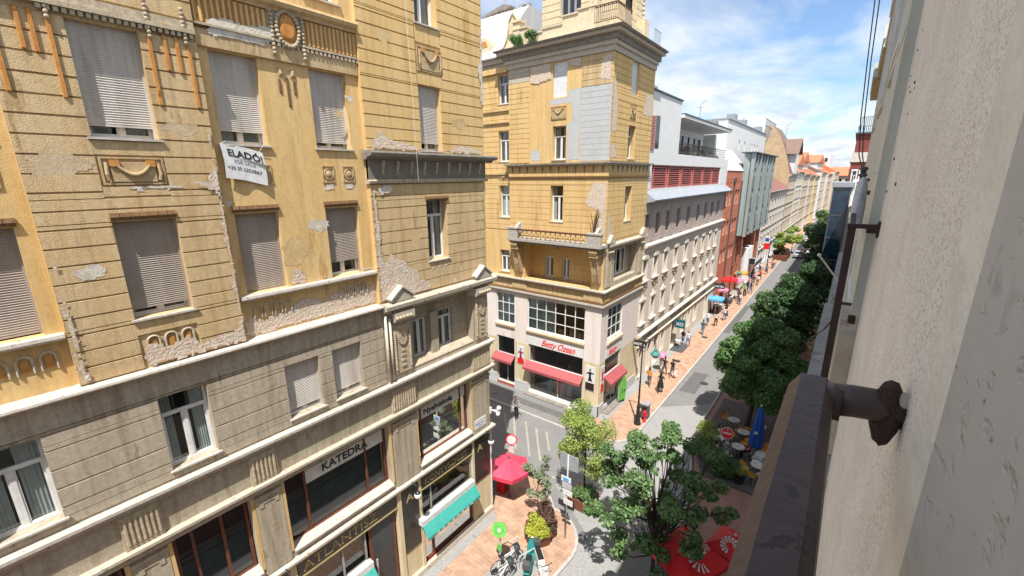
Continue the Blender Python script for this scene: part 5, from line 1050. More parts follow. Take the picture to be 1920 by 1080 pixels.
# ------------------------------------------------------------------ buildings farther along the left side
def bldg(name, label, x0, x1, y0, y1, h, wall, name_wall='wall', cat='building', z0=.1):
    t = thing(name, label, cat, (x1, (y0+y1)/2, 0)); return t
def TX(x): return lambda u, v, w: (x+w, u, v)
M['redbrick'] = brickmat('red_brick', (.50, .17, .09), (.42, .14, .075), (.36, .17, .11), .5, .16, rot=(R(90), 0, R(90)), ms=.014, tintc=(.8, .75, .72))
RB = thing('red_brick_building', 'red brick block between the pale hotel and the grey ribbed bay', 'building', (-12.3, 62, 0))
b = MB(TE); rows = [(13.2, 1.9), (9.6, 1.7), (6.0, 1.7)]
ow = [(y, y+1.3, z, z+h) for z, h in rows for y in (58.9, 60.6, 63.6, 65.2)]+[(y, y+.35, z+2.4, z+2.85) for z, h in rows for y in (58.7, 60.0, 61.0, 63.0, 64.1, 65.2)]
sheet(b, 58.05, 73, .1, 17.5, .02, ow, .3); b.quad((58.05, .1, .02), (58.05, 17.5, .02), (58.05, 17.5, -8), (58.05, .1, -8)); b.quad((58.05, 17.5, .02), (58.05, 17.5, -8), (73, 17.5, -8), (73, 17.5, .02))
sheet(b, 73, 88, .1, 17.5, .02, [(73.5, 80, .12, 8.3, 1.5)], 1.5)
b.build('wall', 'redbrick', RB); MB().box(-21, -13.3, 58.2, 87.9, .1, 17.3).build('inner_wall', 'dark', RB)
place_windows(RB, TX(-12.28), [(a+.65, c) for a, b_, c, d in ow if b_-a > 1 and c > 13], 1.3, 1.9, .25); place_windows(RB, TX(-12.28), [(a+.65, c) for a, b_, c, d in ow if b_-a > 1 and c < 13], 1.3, 1.7, .25)
place_windows(RB, TX(-12.28), [(a+.175, c) for a, b_, c, d in ow if b_-a < 1], .35, .45, .2, split=False, mats=('dgrey', 'dark', 'stone'))
for u in (62.3, 66.9): MB(TE).tube([(u, 16.2, .1), (u, .6, .1)], .08, 8).build('downpipe', 'dgrey', RB)
for z in (16.1,): MB(TE).box(62.0, 62.6, z, z+.5, .02, .25).build('hopper', 'dgrey', RB)
b = MB(TE); b.add([(u, v, w_) for u, v, w_ in ((58.1, 17.52, .1), (70.5, 17.52, .1), (70.5, 20.6, -2.6), (58.1, 20.6, -2.6), (58.1, 17.52, -8), (70.5, 17.52, -8), (58.1, 20.6, -8), (70.5, 20.6, -8))], [(0, 1, 2, 3), (2, 3, 6, 7), (0, 3, 6, 4), (1, 2, 7, 5)]); b.build('sloping_roof', 'whitewall', RB)
for k in range(8): MB(TE).tube([(59+k*1.5, 17.6, .1), (59+k*1.5, 20.65, -2.6)], .05, 4).build('roof_rib', 'roofpale', RB)
for y in (74.8, 77.4): MB(TE).tube([(y, .2, .3), (y, 6.0, .3)], .65, 16).build('round_column', 'whitep', RB)
# grey ribbed bay
GB = thing('grey_bay', 'grey metal and glass bay with vertical ribs jutting out from the red brick building', 'building bay', (-12.3, 78, 9))
M['greymetal'] = mat('grey_green_metal', (.34, .39, .38), (.28, .32, .315), scale=1, rough=.45, metal=.2, streak=True)
y0, y1, xf = 67.0, 88.0, -11.35; n = 4; d = (y1-y0)/n
b = MB(); 
for k in range(n):
    a = y0+k*d
    b.add([(x, y, z) for z in (8.7+.1*k, 19.75) for x, y in ((-12.3, a), (xf, a+.5), (xf, a+d*.62), (-12.0, a+d-.1), (-12.3, a+d))], [(0, 1, 6, 5), (1, 2, 7, 6), (2, 3, 8, 7), (3, 4, 9, 8), (0, 1, 2, 3, 4), (5, 6, 7, 8, 9)])
    b.box(xf-.1, xf+.28, a+.15, a+.85, 8.6, 19.8); b.box(xf-.1, xf+.2, a+d*.62, a+d*.62+.5, 8.6, 19.8)
b.build('ribbed_panels', 'greymetal', GB); MB().box(-12.7, xf+.45, y0-.2, y1+.2, 19.82, 19.95).build('roof_edge', 'dgrey', GB)
for k in range(n):
    a = y0+k*d
    for z in (9.6, 12.4, 15.2, 18.0): MB().box(xf-.02, xf+.06, a+1.0, a+d*.6, z, z+1.6).build('window', 'darkglass', GB); MB().box(xf-.03, xf+.12, a+.9, a+d*.61, z-.3, z-.12).build('spandrel', 'dgrey', GB)
# white wall and roofs seen above
WB = thing('white_block', 'plain white building rising behind the red brick roof, with a row of small windows', 'building', (-14, 90, 0))
TW = lambda u, v, w: (-14.6+w, u, v)
b = MB(TW); sheet(b, 66, 97, 15, 24.2, .0, [(u, u+.9, 20.6, 22.0) for u in (74, 78, 84, 86.5, 89)], .4); b.quad((66, 15, 0), (66, 24.2, 0), (66, 24.2, -9), (66, 15, -9)); b.quad((66, 24.2, 0), (97, 24.2, 0), (97, 24.2, -9), (66, 24.2, -9)); b.quad((97, 15, 0), (97, 24.2, 0), (97, 24.2, -9), (97, 15, -9)); b.build('wall', 'whitewall', WB)
for u in (74, 78, 84, 86.5, 89): MB(TW).box(u, u+.9, 20.6, 22.0, -.42, -.38).build('window', 'darkglass', WB)
MB(TW).box(65.9, 97.1, 24.22, 24.35, -9.1, .15).build('roof_edge', 'greyp', WB); b = MB(TW); 
for k in range(9): u = 112+k*1.6; b.tube([(u, 25, -2.5), (u, 28.6, -2.5)], .08, 4)
for z in (27.2, 28.6): b.tube([(110, z, -2.5), (126, z, -2.5)], .08, 4)
b.build('roof_scaffold', 'greyp', WB)
def row_house(name, label, y0, y1, h, wall, roofm, x=-12.3, roof_h=3, storeys=4, nw=4, wm=('white', 'darkglass', 'stone'), ww=1.0, wh=1.7, side=None, base=3.6, depth=14, gap=.0, trim='palecap'):
    t = thing(name, label, 'building', (x, (y0+y1)/2, 0)); T = TX(x)
    sp = (y1-y0)/nw; st = (h-base-.8)/max(storeys, 1); ops = []; sp_ = []
    for s_ in range(storeys):
        for k in range(nw):
            u = y0+sp*(k+.5); v = base+.7+s_*st; ops.append((u-ww/2, u+ww/2, v, v+wh)); sp_.append((u, v))
    gs = [(y0+sp*(k+.5)-sp*.34, y0+sp*(k+.5)+sp*.34, .2, base-.6) for k in range(nw)]
    b = MB(T); sheet(b, y0, y1, .1, h, 0, ops+gs, .3); b.quad((y0, .1, 0), (y0, h, 0), (y0, h, -depth), (y0, .1, -depth)); b.quad((y1, .1, 0), (y1, h, 0), (y1, h, -depth), (y1, .1, -depth)); b.build('wall', wall, t)
    MB(T).box(y0+.05, y1-.05, .1, h-.1, -depth+.1, -.33).build('inner_wall', 'dark', t)
    b = MB(T); b.prism([(-.1, h-.5), (.15, h-.5), (.45, h-.15), (.5, h), (-.1, h+.05)], y0-.05, y1+.05, 'wv'); b.build('cornice', trim, t)
    b = MB(T); b.prism([(-.05, base-.1), (.2, base-.05), (.22, base+.1), (-.05, base+.2)], y0, y1, 'wv')
    for s_ in range(1, storeys): v = base+.35+s_*st; b.prism([(-.05, v), (.12, v), (.12, v+.12), (-.05, v+.15)], y0, y1, 'wv')
    b.build('belt_course', trim, t)
    place_windows(t, T, sp_, ww, wh, .25, mats=wm, surround=[(-ww/2-.14, -ww/2, 0, wh+.1, 0, .08), (ww/2, ww/2+.14, 0, wh+.1, 0, .08), (-ww/2-.2, ww/2+.2, wh+.1, wh+.28, 0, .16), (-ww/2-.2, ww/2+.2, -.14, 0, 0, .18)])
    for (a, c, d_, e) in gs: MB(T).box(a, c, d_, e, -.28, -.24).build('shop_window', 'darkglass', t)
    if roof_h:
        b = MB(T); b.add([(u, v, w_) for u in (y0, y1) for v, w_ in ((h+.06, .3), (h+roof_h, -depth*.45), (h+.06, -depth))], [(0, 1, 2), (3, 4, 5), (0, 1, 4, 3), (1, 2, 5, 4)]); rf = b.build('roof', roofm, t)
        for k in range(2): c = y0+(y1-y0)*(.25+.5*k); MB(T).box(c-.5, c+.5, h+roof_h*.5, h+roof_h+1.1, -depth*.42, -depth*.36).build('chimney', 'stone', rf)
    return t
M['tileR'] = mat('dull_red_tiles', (.26, .12, .10), (.20, .09, .08), scale=3, bump=.3); M['tileO'] = mat('orange_tiles', (.55, .19, .09), (.44, .15, .08), scale=3, bump=.3); M['tileB'] = mat('brown_tiles', (.22, .15, .12), (.16, .11, .09), scale=3, bump=.3)
M['beigebrick'] = brickmat('buff_brick', (.52, .38, .22), (.46, .33, .19), (.42, .33, .22), .8, .25, rot=(R(90), 0, 0), ms=.02, tintc=(.78, .76, .72))
M['beige'] = mat('beige_render', (.58, .52, .43), (.50, .45, .37), scale=.8, streak=True); M['paleyellow'] = mat('pale_yellow_render', (.66, .55, .28), (.58, .48, .25), scale=.8, streak=True)
row_house('white_house', 'low white rendered house with a dull red roof beyond the grey ribbed bay', 89, 119.5, 13.9, 'whitewall', 'tileR', storeys=3, nw=8, roof_h=4.2, depth=12, wh=1.5)
# gabled house with buff brick firewall
GH = row_house('gabled_house', 'tall house with a curved buff brick firewall and a brown gabled dormer', 120, 136, 17.0, 'beige', 'tileB', storeys=4, nw=6, roof_h=0, depth=9)
b = MB(lambda u, v, w: (u, 119.9-w, v)); pts = [(-12.3, .1), (-12.3, 17.0), (-12.9, 19.2), (-13.6, 21.6), (-14.6, 24.2), (-15.9, 26.6), (-17.0, 27.9), (-18.4, 28.1), (-18.6, 26), (-22, 25.5), (-22, .1)]
b.prism(pts, -.5, 0, 'uv'); b.build('firewall', 'beigebrick', GH)
b = MB(); b.add([(x, y, z) for y in (120.5, 136) for x, z in ((-11.9, 17.05), (-12.9, 19.4), (-14.6, 24.4), (-17, 28), (-21, 17.05))], [tuple(range(5)), tuple(range(5, 10))]+[(i, (i+1) % 5, 5+(i+1) % 5, 5+i) for i in range(5)]); b.build('roof', 'tileB', GH)
dm = MB(); dm.box(-15.0, -11.95, 123.5, 131, 17.2, 21.8); dm.build('dormer', 'whitewall', GH); b = MB(); b.add([(x, y, z) for y in (123.0, 131.5) for x, z in ((-16.5, 21.9), (-14.0, 25.0), (-11.4, 25.0), (-11.4, 21.9))], [(0, 1, 2, 3), (4, 5, 6, 7), (0, 1, 5, 4), (1, 2, 6, 5), (2, 3, 7, 6)]) if False else b.add([(x, y, z) for x in (-15.8, -11.3) for y, z in ((122.6, 21.6), (127.25, 25.2), (131.9, 21.6), (127.25, 24.6))], [(0, 1, 2, 3), (4, 5, 6, 7), (0, 1, 5, 4), (1, 2, 6, 5)]); b.build('dormer_roof', 'tileB', GH)
b = MB(); b.add([(-11.94, 123.6, 21.7), (-11.94, 130.9, 21.7), (-11.94, 127.25, 24.6)], [(0, 1, 2)]); b.build('dormer_gable', 'dgrey', GH)
specs = [('pale_house', 'whitish stuccoed house right behind the gabled house', 136.2, 152, 17.6, 'whitewall', 'tileO', -12.2, 3.2, 4, 5),
         ('beige_house', 'beige stuccoed house with an orange roof, second beyond the gabled house', 152.2, 170, 17.0, 'beige', 'tileO', -12.0, 4.2, 4, 5),
         ('cream_house', 'cream house with a dull roof between the beige and the yellow house', 170.2, 188, 16.6, 'hotelcream', 'tileR', -11.7, 3.5, 4, 5),
         ('yellow_house', 'pale yellow house in the far row on the left', 188.2, 205, 16.4, 'paleyellow', 'tileO', -11.3, 4, 4, 5),
         ('grey_house', 'pale grey house after the yellow one', 205.2, 232, 17.5, 'whitewall', 'tileB', -10.6, 3.5, 4, 7),
         ('rose_house', 'pale rose house far along the left side', 232.2, 262, 17.0, 'hotel', 'tileO', -9.6, 4, 4, 7),
         ('last_house', 'hazy beige house at the far end of the street on the left', 262.2, 320, 18.0, 'beige', 'tileO', -8.3, 4, 4, 10)]
for nm, lb, y0, y1, h, wl, rf, x, rh, st, nw in specs: row_house(nm, lb, y0, y1, h, wl, rf, x=x, roof_h=rh, storeys=st, nw=nw)
# closing the street
EB = thing('end_building', 'pale building closing the view at the end of the street, with an orange roof', 'building', (-3, 330, 0)); b = MB(lambda u, v, w: (u, 325-w, v)); ops = [(u, u+1.3, v, v+2) for u in range(-14, 10, 3) for v in (4.5, 8.3, 12.1)]
sheet(b, -16, 12, 0, 16, 0, ops, .3); b.build('wall', 'hotelcream', EB); MB().box(-16, 12, 325.4, 345, 0, 15.9).build('inner_wall', 'dark', EB); MB().add([(x, y, z) for x in (-17, 13) for y, z in ((324, 16), (335, 21), (346, 16))], [(0, 1, 2), (3, 4, 5), (0, 1, 4, 3), (1, 2, 5, 4)]).build('roof', 'tileO', EB)
for i, (x0, x1, y0, y1, h, rf) in enumerate(((-34, -14, 150, 170, 19.5, 'tileO'), (-36, -15, 175, 200, 21, 'tileO'), (-30, -13, 215, 250, 21.5, 'tileO'))):
    t = thing('rear_house', ('rear house with orange roof showing above the row, nearest one', 'rear house with orange roof in the middle of those above the row', 'farthest rear house with orange roof above the row')[i], 'building', ((x0+x1)/2, y0, 0))
    MB().box(x0, x1, y0, y1, 0, h).build('wall', 'whitewall', t); MB().add([(x, y, z) for x in (x0-.5, x1+.5) for y, z in ((y0-.5, h), ((y0+y1)/2, h+3.5), (y1+.5, h))], [(0, 1, 2), (3, 4, 5), (0, 1, 4, 3), (1, 2, 5, 4)]).build('roof', rf, t)
hot = thing('distant_block', 'pale grey flat-roofed block on the skyline above the orange roofs', 'building', (-20, 300, 0)); MB().box(-32, -12, 280, 320, 0, 27).box(-28, -20, 285, 300, 27, 30).build('wall', 'whitewall', hot)
b = MB(); 
for k in range(9): b.box(-31+k*2.1, -29.8+k*2.1, 279.9, 279.98, 23, 25)
b.build('window', 'darkglass', hot)
# ------------------------------------------------------------------ right side, far
RH = thing('red_brown_house', 'dark red house with white window surrounds and a roof terrace rail on the far right', 'building', (-.8, 85, 0))
M['darkred'] = mat('dark_red_brick', (.20, .05, .04), (.15, .04, .033), scale=2, bump=.2)
T = lambda u, v, w: (-.95-w, u, v)
ops = [(u, u+1.2, v, v+2.1) for u in (81, 84, 87, 90, 93, 96) for v in (4.5, 8.2, 11.9, 15.4)]
b = MB(T); sheet(b, 80, 100, .1, 18.6, 0, ops, .3); b.quad((80, .1, 0), (80, 18.6, 0), (80, 18.6, -9), (80, .1, -9)); b.build('wall', 'darkred', RH); MB(T).box(80.2, 99.8, .1, 18.5, -8, -.35).build('inner_wall', 'dark', RH)
TF = lambda u, v, w: (u, 80-w, v)
place_windows(RH, T, [(u+.6, v) for u, u1, v, v1 in ops], 1.2, 2.1, .2, surround=[(-.75, -.6, -.1, 2.25, 0, .08), (.6, .75, -.1, 2.25, 0, .08), (-.8, .8, 2.1, 2.3, 0, .12), (-.8, .8, -.2, 0, 0, .15)], mats=('white', 'darkglass', 'whitep'))
place_windows(RH, TF, [(u, v) for u in (-.35, .5) for v in (8.2, 11.9, 15.4)], .5, 2.0, -.02, surround=[(-.35, -.25, -.1, 2.1, 0, .1), (.25, .35, -.1, 2.1, 0, .1), (-.38, .38, 2.0, 2.2, 0, .14)], mats=('white', 'darkglass', 'whitep'))
MB().box(-1.15, 6, 79.8, 100.2, 18.6, 18.85).box(-1.0, 6, 79.95, 100, 18.85, 19.9).build('cornice', 'palecap', RH); MB().box(-.8, 6, 80.6, 99, 19.9, 22.4).build('attic', 'darkred', RH); MB().box(-1.0, 6, 80.2, 99.5, 22.4, 22.6).build('roof_edge', 'dgrey', RH)
b = MB()
for k in range(9): x = -.7+k*.2; b.tube([(x, 80.4, 22.6), (x, 80.4, 24.6)], .03, 4)
for z in (23.4, 24.6): b.tube([(-.8, 80.4, z), (1.2, 80.4, z)], .03, 4); b.tube([(-.8, 80.4, z), (-.8, 99, z)], .03, 4)
b.build('terrace_rail', 'iron', RH)
GBY = thing('glass_bay_building', 'white building with a tall dark blue glass bay on the right side of the street', 'building', (-1, 66, 0))
MB().box(-.25, 6, 60.5, 79.9, .1, 16.2).build('wall', 'whitewall', GBY); MB().box(-1.8, -.25, 60.1, 68, 2.5, 15.6).build('glass_bay', 'blueglass', GBY); MB().box(-2.0, 0, 59.9, 68.2, 15.6, 16.1).build('bay_roof', 'greyp', GBY); MB().box(-1.9, -.2, 60.0, 68.1, 2.2, 2.5).build('bay_base', 'greyp', GBY)
b = MB()
for z in (5, 7.5, 10, 12.5): b.box(-1.82, -.3, 60.06, 60.1, z, z+.12); b.box(-1.84, -1.8, 60.1, 68, z, z+.12)
b.box(-1.86, -1.76, 60.04, 60.1, 2.5, 15.6); b.box(-.35, -.25, 60.04, 60.1, 2.5, 15.6); b.build('glazing_bars', 'dgrey', GBY)
for i, (y0, y1, h, m, x) in enumerate(((25.5, 42, 16.5, 'hotelcream', .45), (42.2, 60, 14.6, 'whitewall', .25), (100.3, 130, 16, 'beige', -.9), (130.2, 170, 17, 'whitewall', -.8), (170.2, 230, 16.5, 'hotelcream', -.7), (230.2, 322, 17, 'beige', -.6))):
    t = thing('right_side_house', ('cream house on the right just past the balcony building', 'low white house on the right before the glass bay', 'beige house on the right beyond the dark red one', 'white house farther along the right side', 'cream house far along the right side', 'last beige house on the right side')[i], 'building', (x, y0, 0))
    T = (lambda xx: (lambda u, v, w: (xx-w, u, v)))(x); n = int((y1-y0)/3.2); ops = [(y0+1+k*3.2, y0+2.1+k*3.2, v, v+1.9) for k in range(n) for v in (4.6, 8.2, 11.6)]
    b = MB(T); sheet(b, y0, y1, .1, h, 0, ops, .3); b.quad((y0, .1, 0), (y0, h, 0), (y0, h, -8), (y0, .1, -8)); b.build('wall', m, t); MB(T).box(y0+.1, y1-.1, .1, h, -8, -.35).build('inner_wall', 'dark', t)
    MB(T).box(y0, y1, h-.4, h, 0, .35).build('cornice', 'palecap', t)
    place_windows(t, T, [((a+c)/2, d_) for a, c, d_, e in ops][:90], 1.1, 1.9, .2)
# ------------------------------------------------------------------ our own house: facade on the right, seen at arm's length
def pebble():
    m, t, b = principled('pebbledash'); b.inputs['Roughness'].default_value = .9
    g = t.nodes.new('ShaderNodeNewGeometry')
    n = t.nodes.new('ShaderNodeTexNoise'); n.inputs['Scale'].default_value = 190; n.inputs['Detail'].default_value = 4; n.inputs['Distortion'].default_value = 1.2
    n2 = t.nodes.new('ShaderNodeTexNoise'); n2.inputs['Scale'].default_value = 5; n2.inputs['Detail'].default_value = 5
    mpn = t.nodes.new('ShaderNodeMapping'); mpn.inputs['Scale'].default_value = (1, .55, 1)
    t.links.new(g.outputs['Position'], mpn.inputs[0]); t.links.new(mpn.outputs[0], n.inputs['Vector']); t.links.new(g.outputs['Position'], n2.inputs['Vector'])
    r = t.nodes.new('ShaderNodeValToRGB'); e = r.color_ramp.elements; e[0].position = .39; e[1].position = .49; e[0].color = (.55, .50, .44, 1); e[1].color = (.82, .81, .78, 1)
    r2 = t.nodes.new('ShaderNodeValToRGB'); e = r2.color_ramp.elements; e[0].position = .3; e[1].position = .7; e[0].color = (.90, .86, .82, 1); e[1].color = (1.04, 1.03, 1, 1)
    t.links.new(n.outputs[0], r.inputs[0]); t.links.new(n2.outputs[0], r2.inputs[0])
    mu = t.nodes.new('ShaderNodeMixRGB'); mu.blend_type = 'MULTIPLY'; mu.inputs[0].default_value = 1; t.links.new(r.outputs[0], mu.inputs[1]); t.links.new(r2.outputs[0], mu.inputs[2]); t.links.new(mu.outputs[0], b.inputs['Base Color'])
    bp = t.nodes.new('ShaderNodeBump'); bp.inputs['Strength'].default_value = .6; bp.inputs['Distance'].default_value = .003; t.links.new(n.outputs[0], bp.inputs['Height']); t.links.new(bp.outputs[0], b.inputs['Normal'])
    return m
M['pebble'] = pebble()
M['greypaint'] = mat('grey_painted_render', (.44, .44, .42), (.38, .38, .365), (.47, .47, .45), scale=6, rough=.75, bump=.0, fine=.05)
def dents(m):
    t = m.node_tree; b = t.nodes['Principled BSDF']; g = t.nodes.new('ShaderNodeNewGeometry'); mp = t.nodes.new('ShaderNodeMapping'); mp.inputs['Scale'].default_value = (1, .5, 1); t.links.new(g.outputs['Position'], mp.inputs[0])
    n = t.nodes.new('ShaderNodeTexNoise'); n.inputs['Scale'].default_value = 38; n.inputs['Detail'].default_value = 3; t.links.new(mp.outputs[0], n.inputs['Vector'])
    r = t.nodes.new('ShaderNodeValToRGB'); r.color_ramp.elements[0].position = .30; r.color_ramp.elements[1].position = .40; t.links.new(n.outputs[0], r.inputs[0])
    n2 = t.nodes.new('ShaderNodeTexNoise'); n2.inputs['Scale'].default_value = 12; n2.inputs['Detail'].default_value = 6; t.links.new(g.outputs['Position'], n2.inputs['Vector'])
    ad = t.nodes.new('ShaderNodeMath'); ad.operation = 'ADD'; t.links.new(r.outputs[0], ad.inputs[0]); t.links.new(n2.outputs[0], ad.inputs[1])
    bp = t.nodes.new('ShaderNodeBump'); bp.inputs['Strength'].default_value = .8; bp.inputs['Distance'].default_value = .004; t.links.new(ad.outputs[0], bp.inputs['Height']); t.links.new(bp.outputs[0], b.inputs['Normal'])
dents(M['greypaint'])
M['paleband'] = mat('cream_painted_edge', (.78, .76, .68), (.70, .67, .60), scale=14, bump=.3, bscale=60, fine=.1)
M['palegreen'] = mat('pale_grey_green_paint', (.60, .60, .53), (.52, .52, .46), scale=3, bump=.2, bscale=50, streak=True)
M['greenside'] = mat('grey_green_paint', (.44, .46, .42), (.37, .385, .35), scale=3, bump=.2, bscale=50, streak=True)  # darker than the pilaster front; used on its near side and the joints
OB = thing('balcony_house', 'pebble-dashed house wall close on the right with grey painted edge and pilasters', 'building', (.12, 2, 0))
XP = .117
b = MB(); b.quad((XP, .80, 0), (XP, 2.62, 0), (XP, 2.62, 20.9), (XP, .80, 20.9)); b.build('wall', 'pebble', OB)
b = MB(); b.quad((XP, .80, 0), (XP, .80, 20.9), (.1255, .695, 20.9), (.1255, .695, 0)); b.build('edge_band', 'paleband', OB)
# grey surface with a few chipped spots
b = MB(); b.quad((.1255, .695, 0), (.1255, .695, 20.9), (.15, -2.5, 20.9), (.15, -2.5, 0)); b.build('wall', 'greypaint', OB)
rnd = random.Random(11)
def chip(y, z, s_, m, nm):
    b = MB(); x = .1255+(.695-y)*.0077-.0012; n = 9 if s_ < .01 else 26; pts = [(x, y+s_*(.7+.5*rnd.random())*math.cos(2*math.pi*i/n), z+s_*(.5+.5*rnd.random())*math.sin(2*math.pi*i/n)) for i in range(n)]
    b.add(pts, [tuple(range(n))]); b.build(nm, m, OB)
chip(.352, 16.72, .022, 'stone', 'chipped_spot'); chip(.36, 16.76, .012, 'darkstone', 'chipped_spot')
for k in range(40): chip(rnd.uniform(.3, .66), rnd.uniform(16.5, 17.25), rnd.uniform(.0012, .004), 'dgrey' if k % 3 == 0 else 'stone', 'chipped_spot')
for k in range(12):
    y, z = rnd.uniform(2.1, 2.6), 17+rnd.uniform(-.2, .7); b = MB(); b.ball((XP, y, z), rnd.uniform(.003, .007), 5, 4); b.build('chipped_spot', 'dgrey', OB)
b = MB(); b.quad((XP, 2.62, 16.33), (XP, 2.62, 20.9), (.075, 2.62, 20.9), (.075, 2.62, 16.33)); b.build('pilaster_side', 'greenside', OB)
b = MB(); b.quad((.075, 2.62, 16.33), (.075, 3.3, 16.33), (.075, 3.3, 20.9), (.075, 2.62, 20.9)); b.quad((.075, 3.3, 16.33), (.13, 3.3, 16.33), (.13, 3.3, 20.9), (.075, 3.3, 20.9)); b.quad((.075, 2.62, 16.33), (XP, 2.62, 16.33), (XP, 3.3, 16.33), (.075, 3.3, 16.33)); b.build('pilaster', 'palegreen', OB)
MB().box(XP-.004, XP+.01, 2.608, 2.62, 15.4, 20.9).build('pilaster_edge', 'paleband', OB)
b = MB(); b.quad((.13, 2.62, 0), (.13, 14, 0), (.13, 14, 20.9), (.13, 2.62, 20.9)); b.quad((.25, 14, 0), (.25, 25.4, 0), (.25, 25.4, 20.9), (.25, 14, 20.9)); b.quad((.13, 14, 0), (.25, 14, 0), (.25, 14, 20.9), (.13, 14, 20.9)); b.quad((.25, 25.4, 0), (9, 25.4, 0), (9, 25.4, 20.9), (.25, 25.4, 20.9)); b.build('wall', 'palegreen', OB)
for z in (18.3, 17.6, 17.0, 19.2): MB().box(.073, .09, 2.64, 3.28, z, z+.006).build('joint', 'greenside', OB)
b = MB(); b.quad((.16, -30, 0), (.16, -2.5, 0), (.16, -2.5, 20.9), (.16, -30, 20.9)); b.quad((.1, -30, 20.9), (9, -30, 20.9), (9, 25.4, 20.9), (.1, 25.4, 20.9)); b.quad((9, -30, 0), (9, 25.4, 0), (9, 25.4, 20.9), (9, -30, 20.9)); b.build('wall', 'hotelcream', OB)
M['bounceside'] = mat('ochre_bounce_soffit', (.50, .36, .17), (.40, .29, .14), scale=2)  # ochre stands for sunlight bounced onto the undersides, put into the colour
for i, (y0, y1, x0, z0, z1) in enumerate(((11.0, 17.3, .09, 21.0, 21.7), (19.4, 24.9, .06, 20.92, 21.6), (23.5+1.6, 32.5, -.06, 20.95, 21.5))):
    MB().box(x0+.02, 1.2, y0+.05, y1-.05, z0-.05, z0-.002).build('cornice_soffit', 'bounceside', OB); MB().box(x0, 1.2, y0, y1, z0, z0+.25).box(x0-.03, 1.2, y0-.03, y1+.03, z0+.252, z1).build('cornice', 'palegreen', OB)
b = MB(); 
for k in range(8): b.tube([(.12, 17.4+k*.28, 21.0), (.12, 17.4+k*.28, 22.0)], .012, 4)
for z in (21.25, 21.95): b.tube([(.12, 17.2, z), (.12, 19.5, z)], .015, 4)
b.build('roof_terrace_rail', 'iron', OB)
# stone ledge lower down and the lower wall
b = MB(); b.prism([(-.085, 15.30), (-.09, 15.42), (-.08, 15.50), (.13, 15.52), (.13, 15.2)], 1.4, 6.25, 'uv') if False else b.add([(x, y, z) for y in (2.64, 6.2) for x, z in ((-.05, 15.25), (-.085, 15.38), (-.08, 15.5), (.128, 15.53), (.128, 15.25))], [tuple(range(5)), tuple(range(5, 10))]+[(i, (i+1) % 5, 5+(i+1) % 5, 5+i) for i in range(5)])
b.build('stone_ledge', 'concrete', OB)
b = MB(); b.box(.045, .128, 2.64, 3.35, 15.535, 16.2); b.box(.09, .128, 3.36, 5.1, 15.535, 15.8); b.build('ledge_plinth', 'stone', OB)
b = MB(); b.add([(x, y, z) for y in (8.5, 24) for x, z in ((-.10, 13.0), (-.13, 13.6), (.2, 13.66), (.2, 13.0))], [tuple(range(4)), tuple(range(4, 8))]+[(i, (i+1) % 4, 4+(i+1) % 4, 4+i) for i in range(4)]); b.build('stone_ledge', 'concrete', OB)
lp = MB(); rnd = random.Random(4)
for k in range(260):
    y = rnd.uniform(8.6, 13); x = rnd.gauss(-.08, .07); z = 13.7+abs(rnd.gauss(0, .22)); a = rnd.uniform(0, 6.28); s_ = .045; lp.quad((x, y, z), (x+s_*math.cos(a), y+s_*math.sin(a), z+.02), (x+s_*.5*math.cos(a+.8), y+s_*1.4*math.sin(a+.6), z+.05), (x-.01, y+.03, z+.04))
o = lp.build('ledge_plants', 'leaf2'); tag(o, 'low green plants growing along the stone ledge below the balconies', 'plants', kind='stuff')
fp = thing('flag_pole', 'slanting pale flagpole with a knob, fixed to the house wall above the tree tops', 'flagpole', (.05, 14, 14.2))
MB().tube([(.06, 14.3, 14.15), (-.46, 13.6, 14.95)], .022, 8).build('pole', 'whitep', fp); MB().ball((-.47, 13.58, 14.97), .045, 8, 6).build('knob', 'whitep', fp, smooth=True)
# our balcony rail
BR = thing('balcony_rail', 'dark brown painted handrail in the foreground, turning to a rusty wall rosette', 'railing', (0, .87, 16.65))
def railprof(x): return [(x-.046, 16.60), (x-.043, 16.624), (x-.0266, 16.650), (x+.010, 16.650), (x+.023, 16.637), (x+.027, 16.60)]
b = MB(); pf = railprof(0.0); ysr = [-1.6]+[-.9+.1*k for k in range(18)]+[.865, .893]
rnd = random.Random(2); vs = []; 
for j, y in enumerate(ysr):
    for (x, z) in pf: vs.append((x+rnd.uniform(-.0005, .0005), y, z+rnd.uniform(-.0004, .0004)))
b.add(vs, [(j*6+i, j*6+(i+1) % 6, (j+1)*6+(i+1) % 6, (j+1)*6+i) for j in range(len(ysr)-1) for i in range(6)]+[tuple(range(6)), tuple(range(len(vs)-6, len(vs)))])
b.build('handrail', 'rustrail', BR)
# lug arm to the wall
b = MB(); path = [(.028, .868, 16.625), (.05, .871, 16.628), (.085, .874, 16.630), (.118, .88, 16.628)]; b.tube(path, [.0275, .027, .0265, .02], 20); b.add([(x, y, z) for x in (.012, .036) for y, z in ((.838, 16.60), (.839, 16.634), (.852, 16.649), (.881, 16.649), (.8925, 16.636), (.8925, 16.60))], [tuple(range(6)), tuple(range(6, 12))]+[(i, (i+1) % 6, 6+(i+1) % 6, 6+i) for i in range(6)]); b.build('wall_arm', 'rustrail', BR, smooth=True)
b = MB(); n = 40; base = []
for w_, s_ in ((.078, .55), (.084, .88), (.092, 1.0), (.102, .95), (.110, .6)):
    for k in range(n):
        a = 2*math.pi*k/n; r_ = .034*s_*(1+.04*math.sin(a*3+1)+.03*math.sin(a*7+w_*300)+.02*math.sin(a*13+w_*500)+.012*rnd.random()); base.append((w_+.003*math.sin(a*2), .876+r_*.8*math.cos(a), 16.628+r_*(1.45 if math.sin(a) > 0 else 1.9)*math.sin(a)))
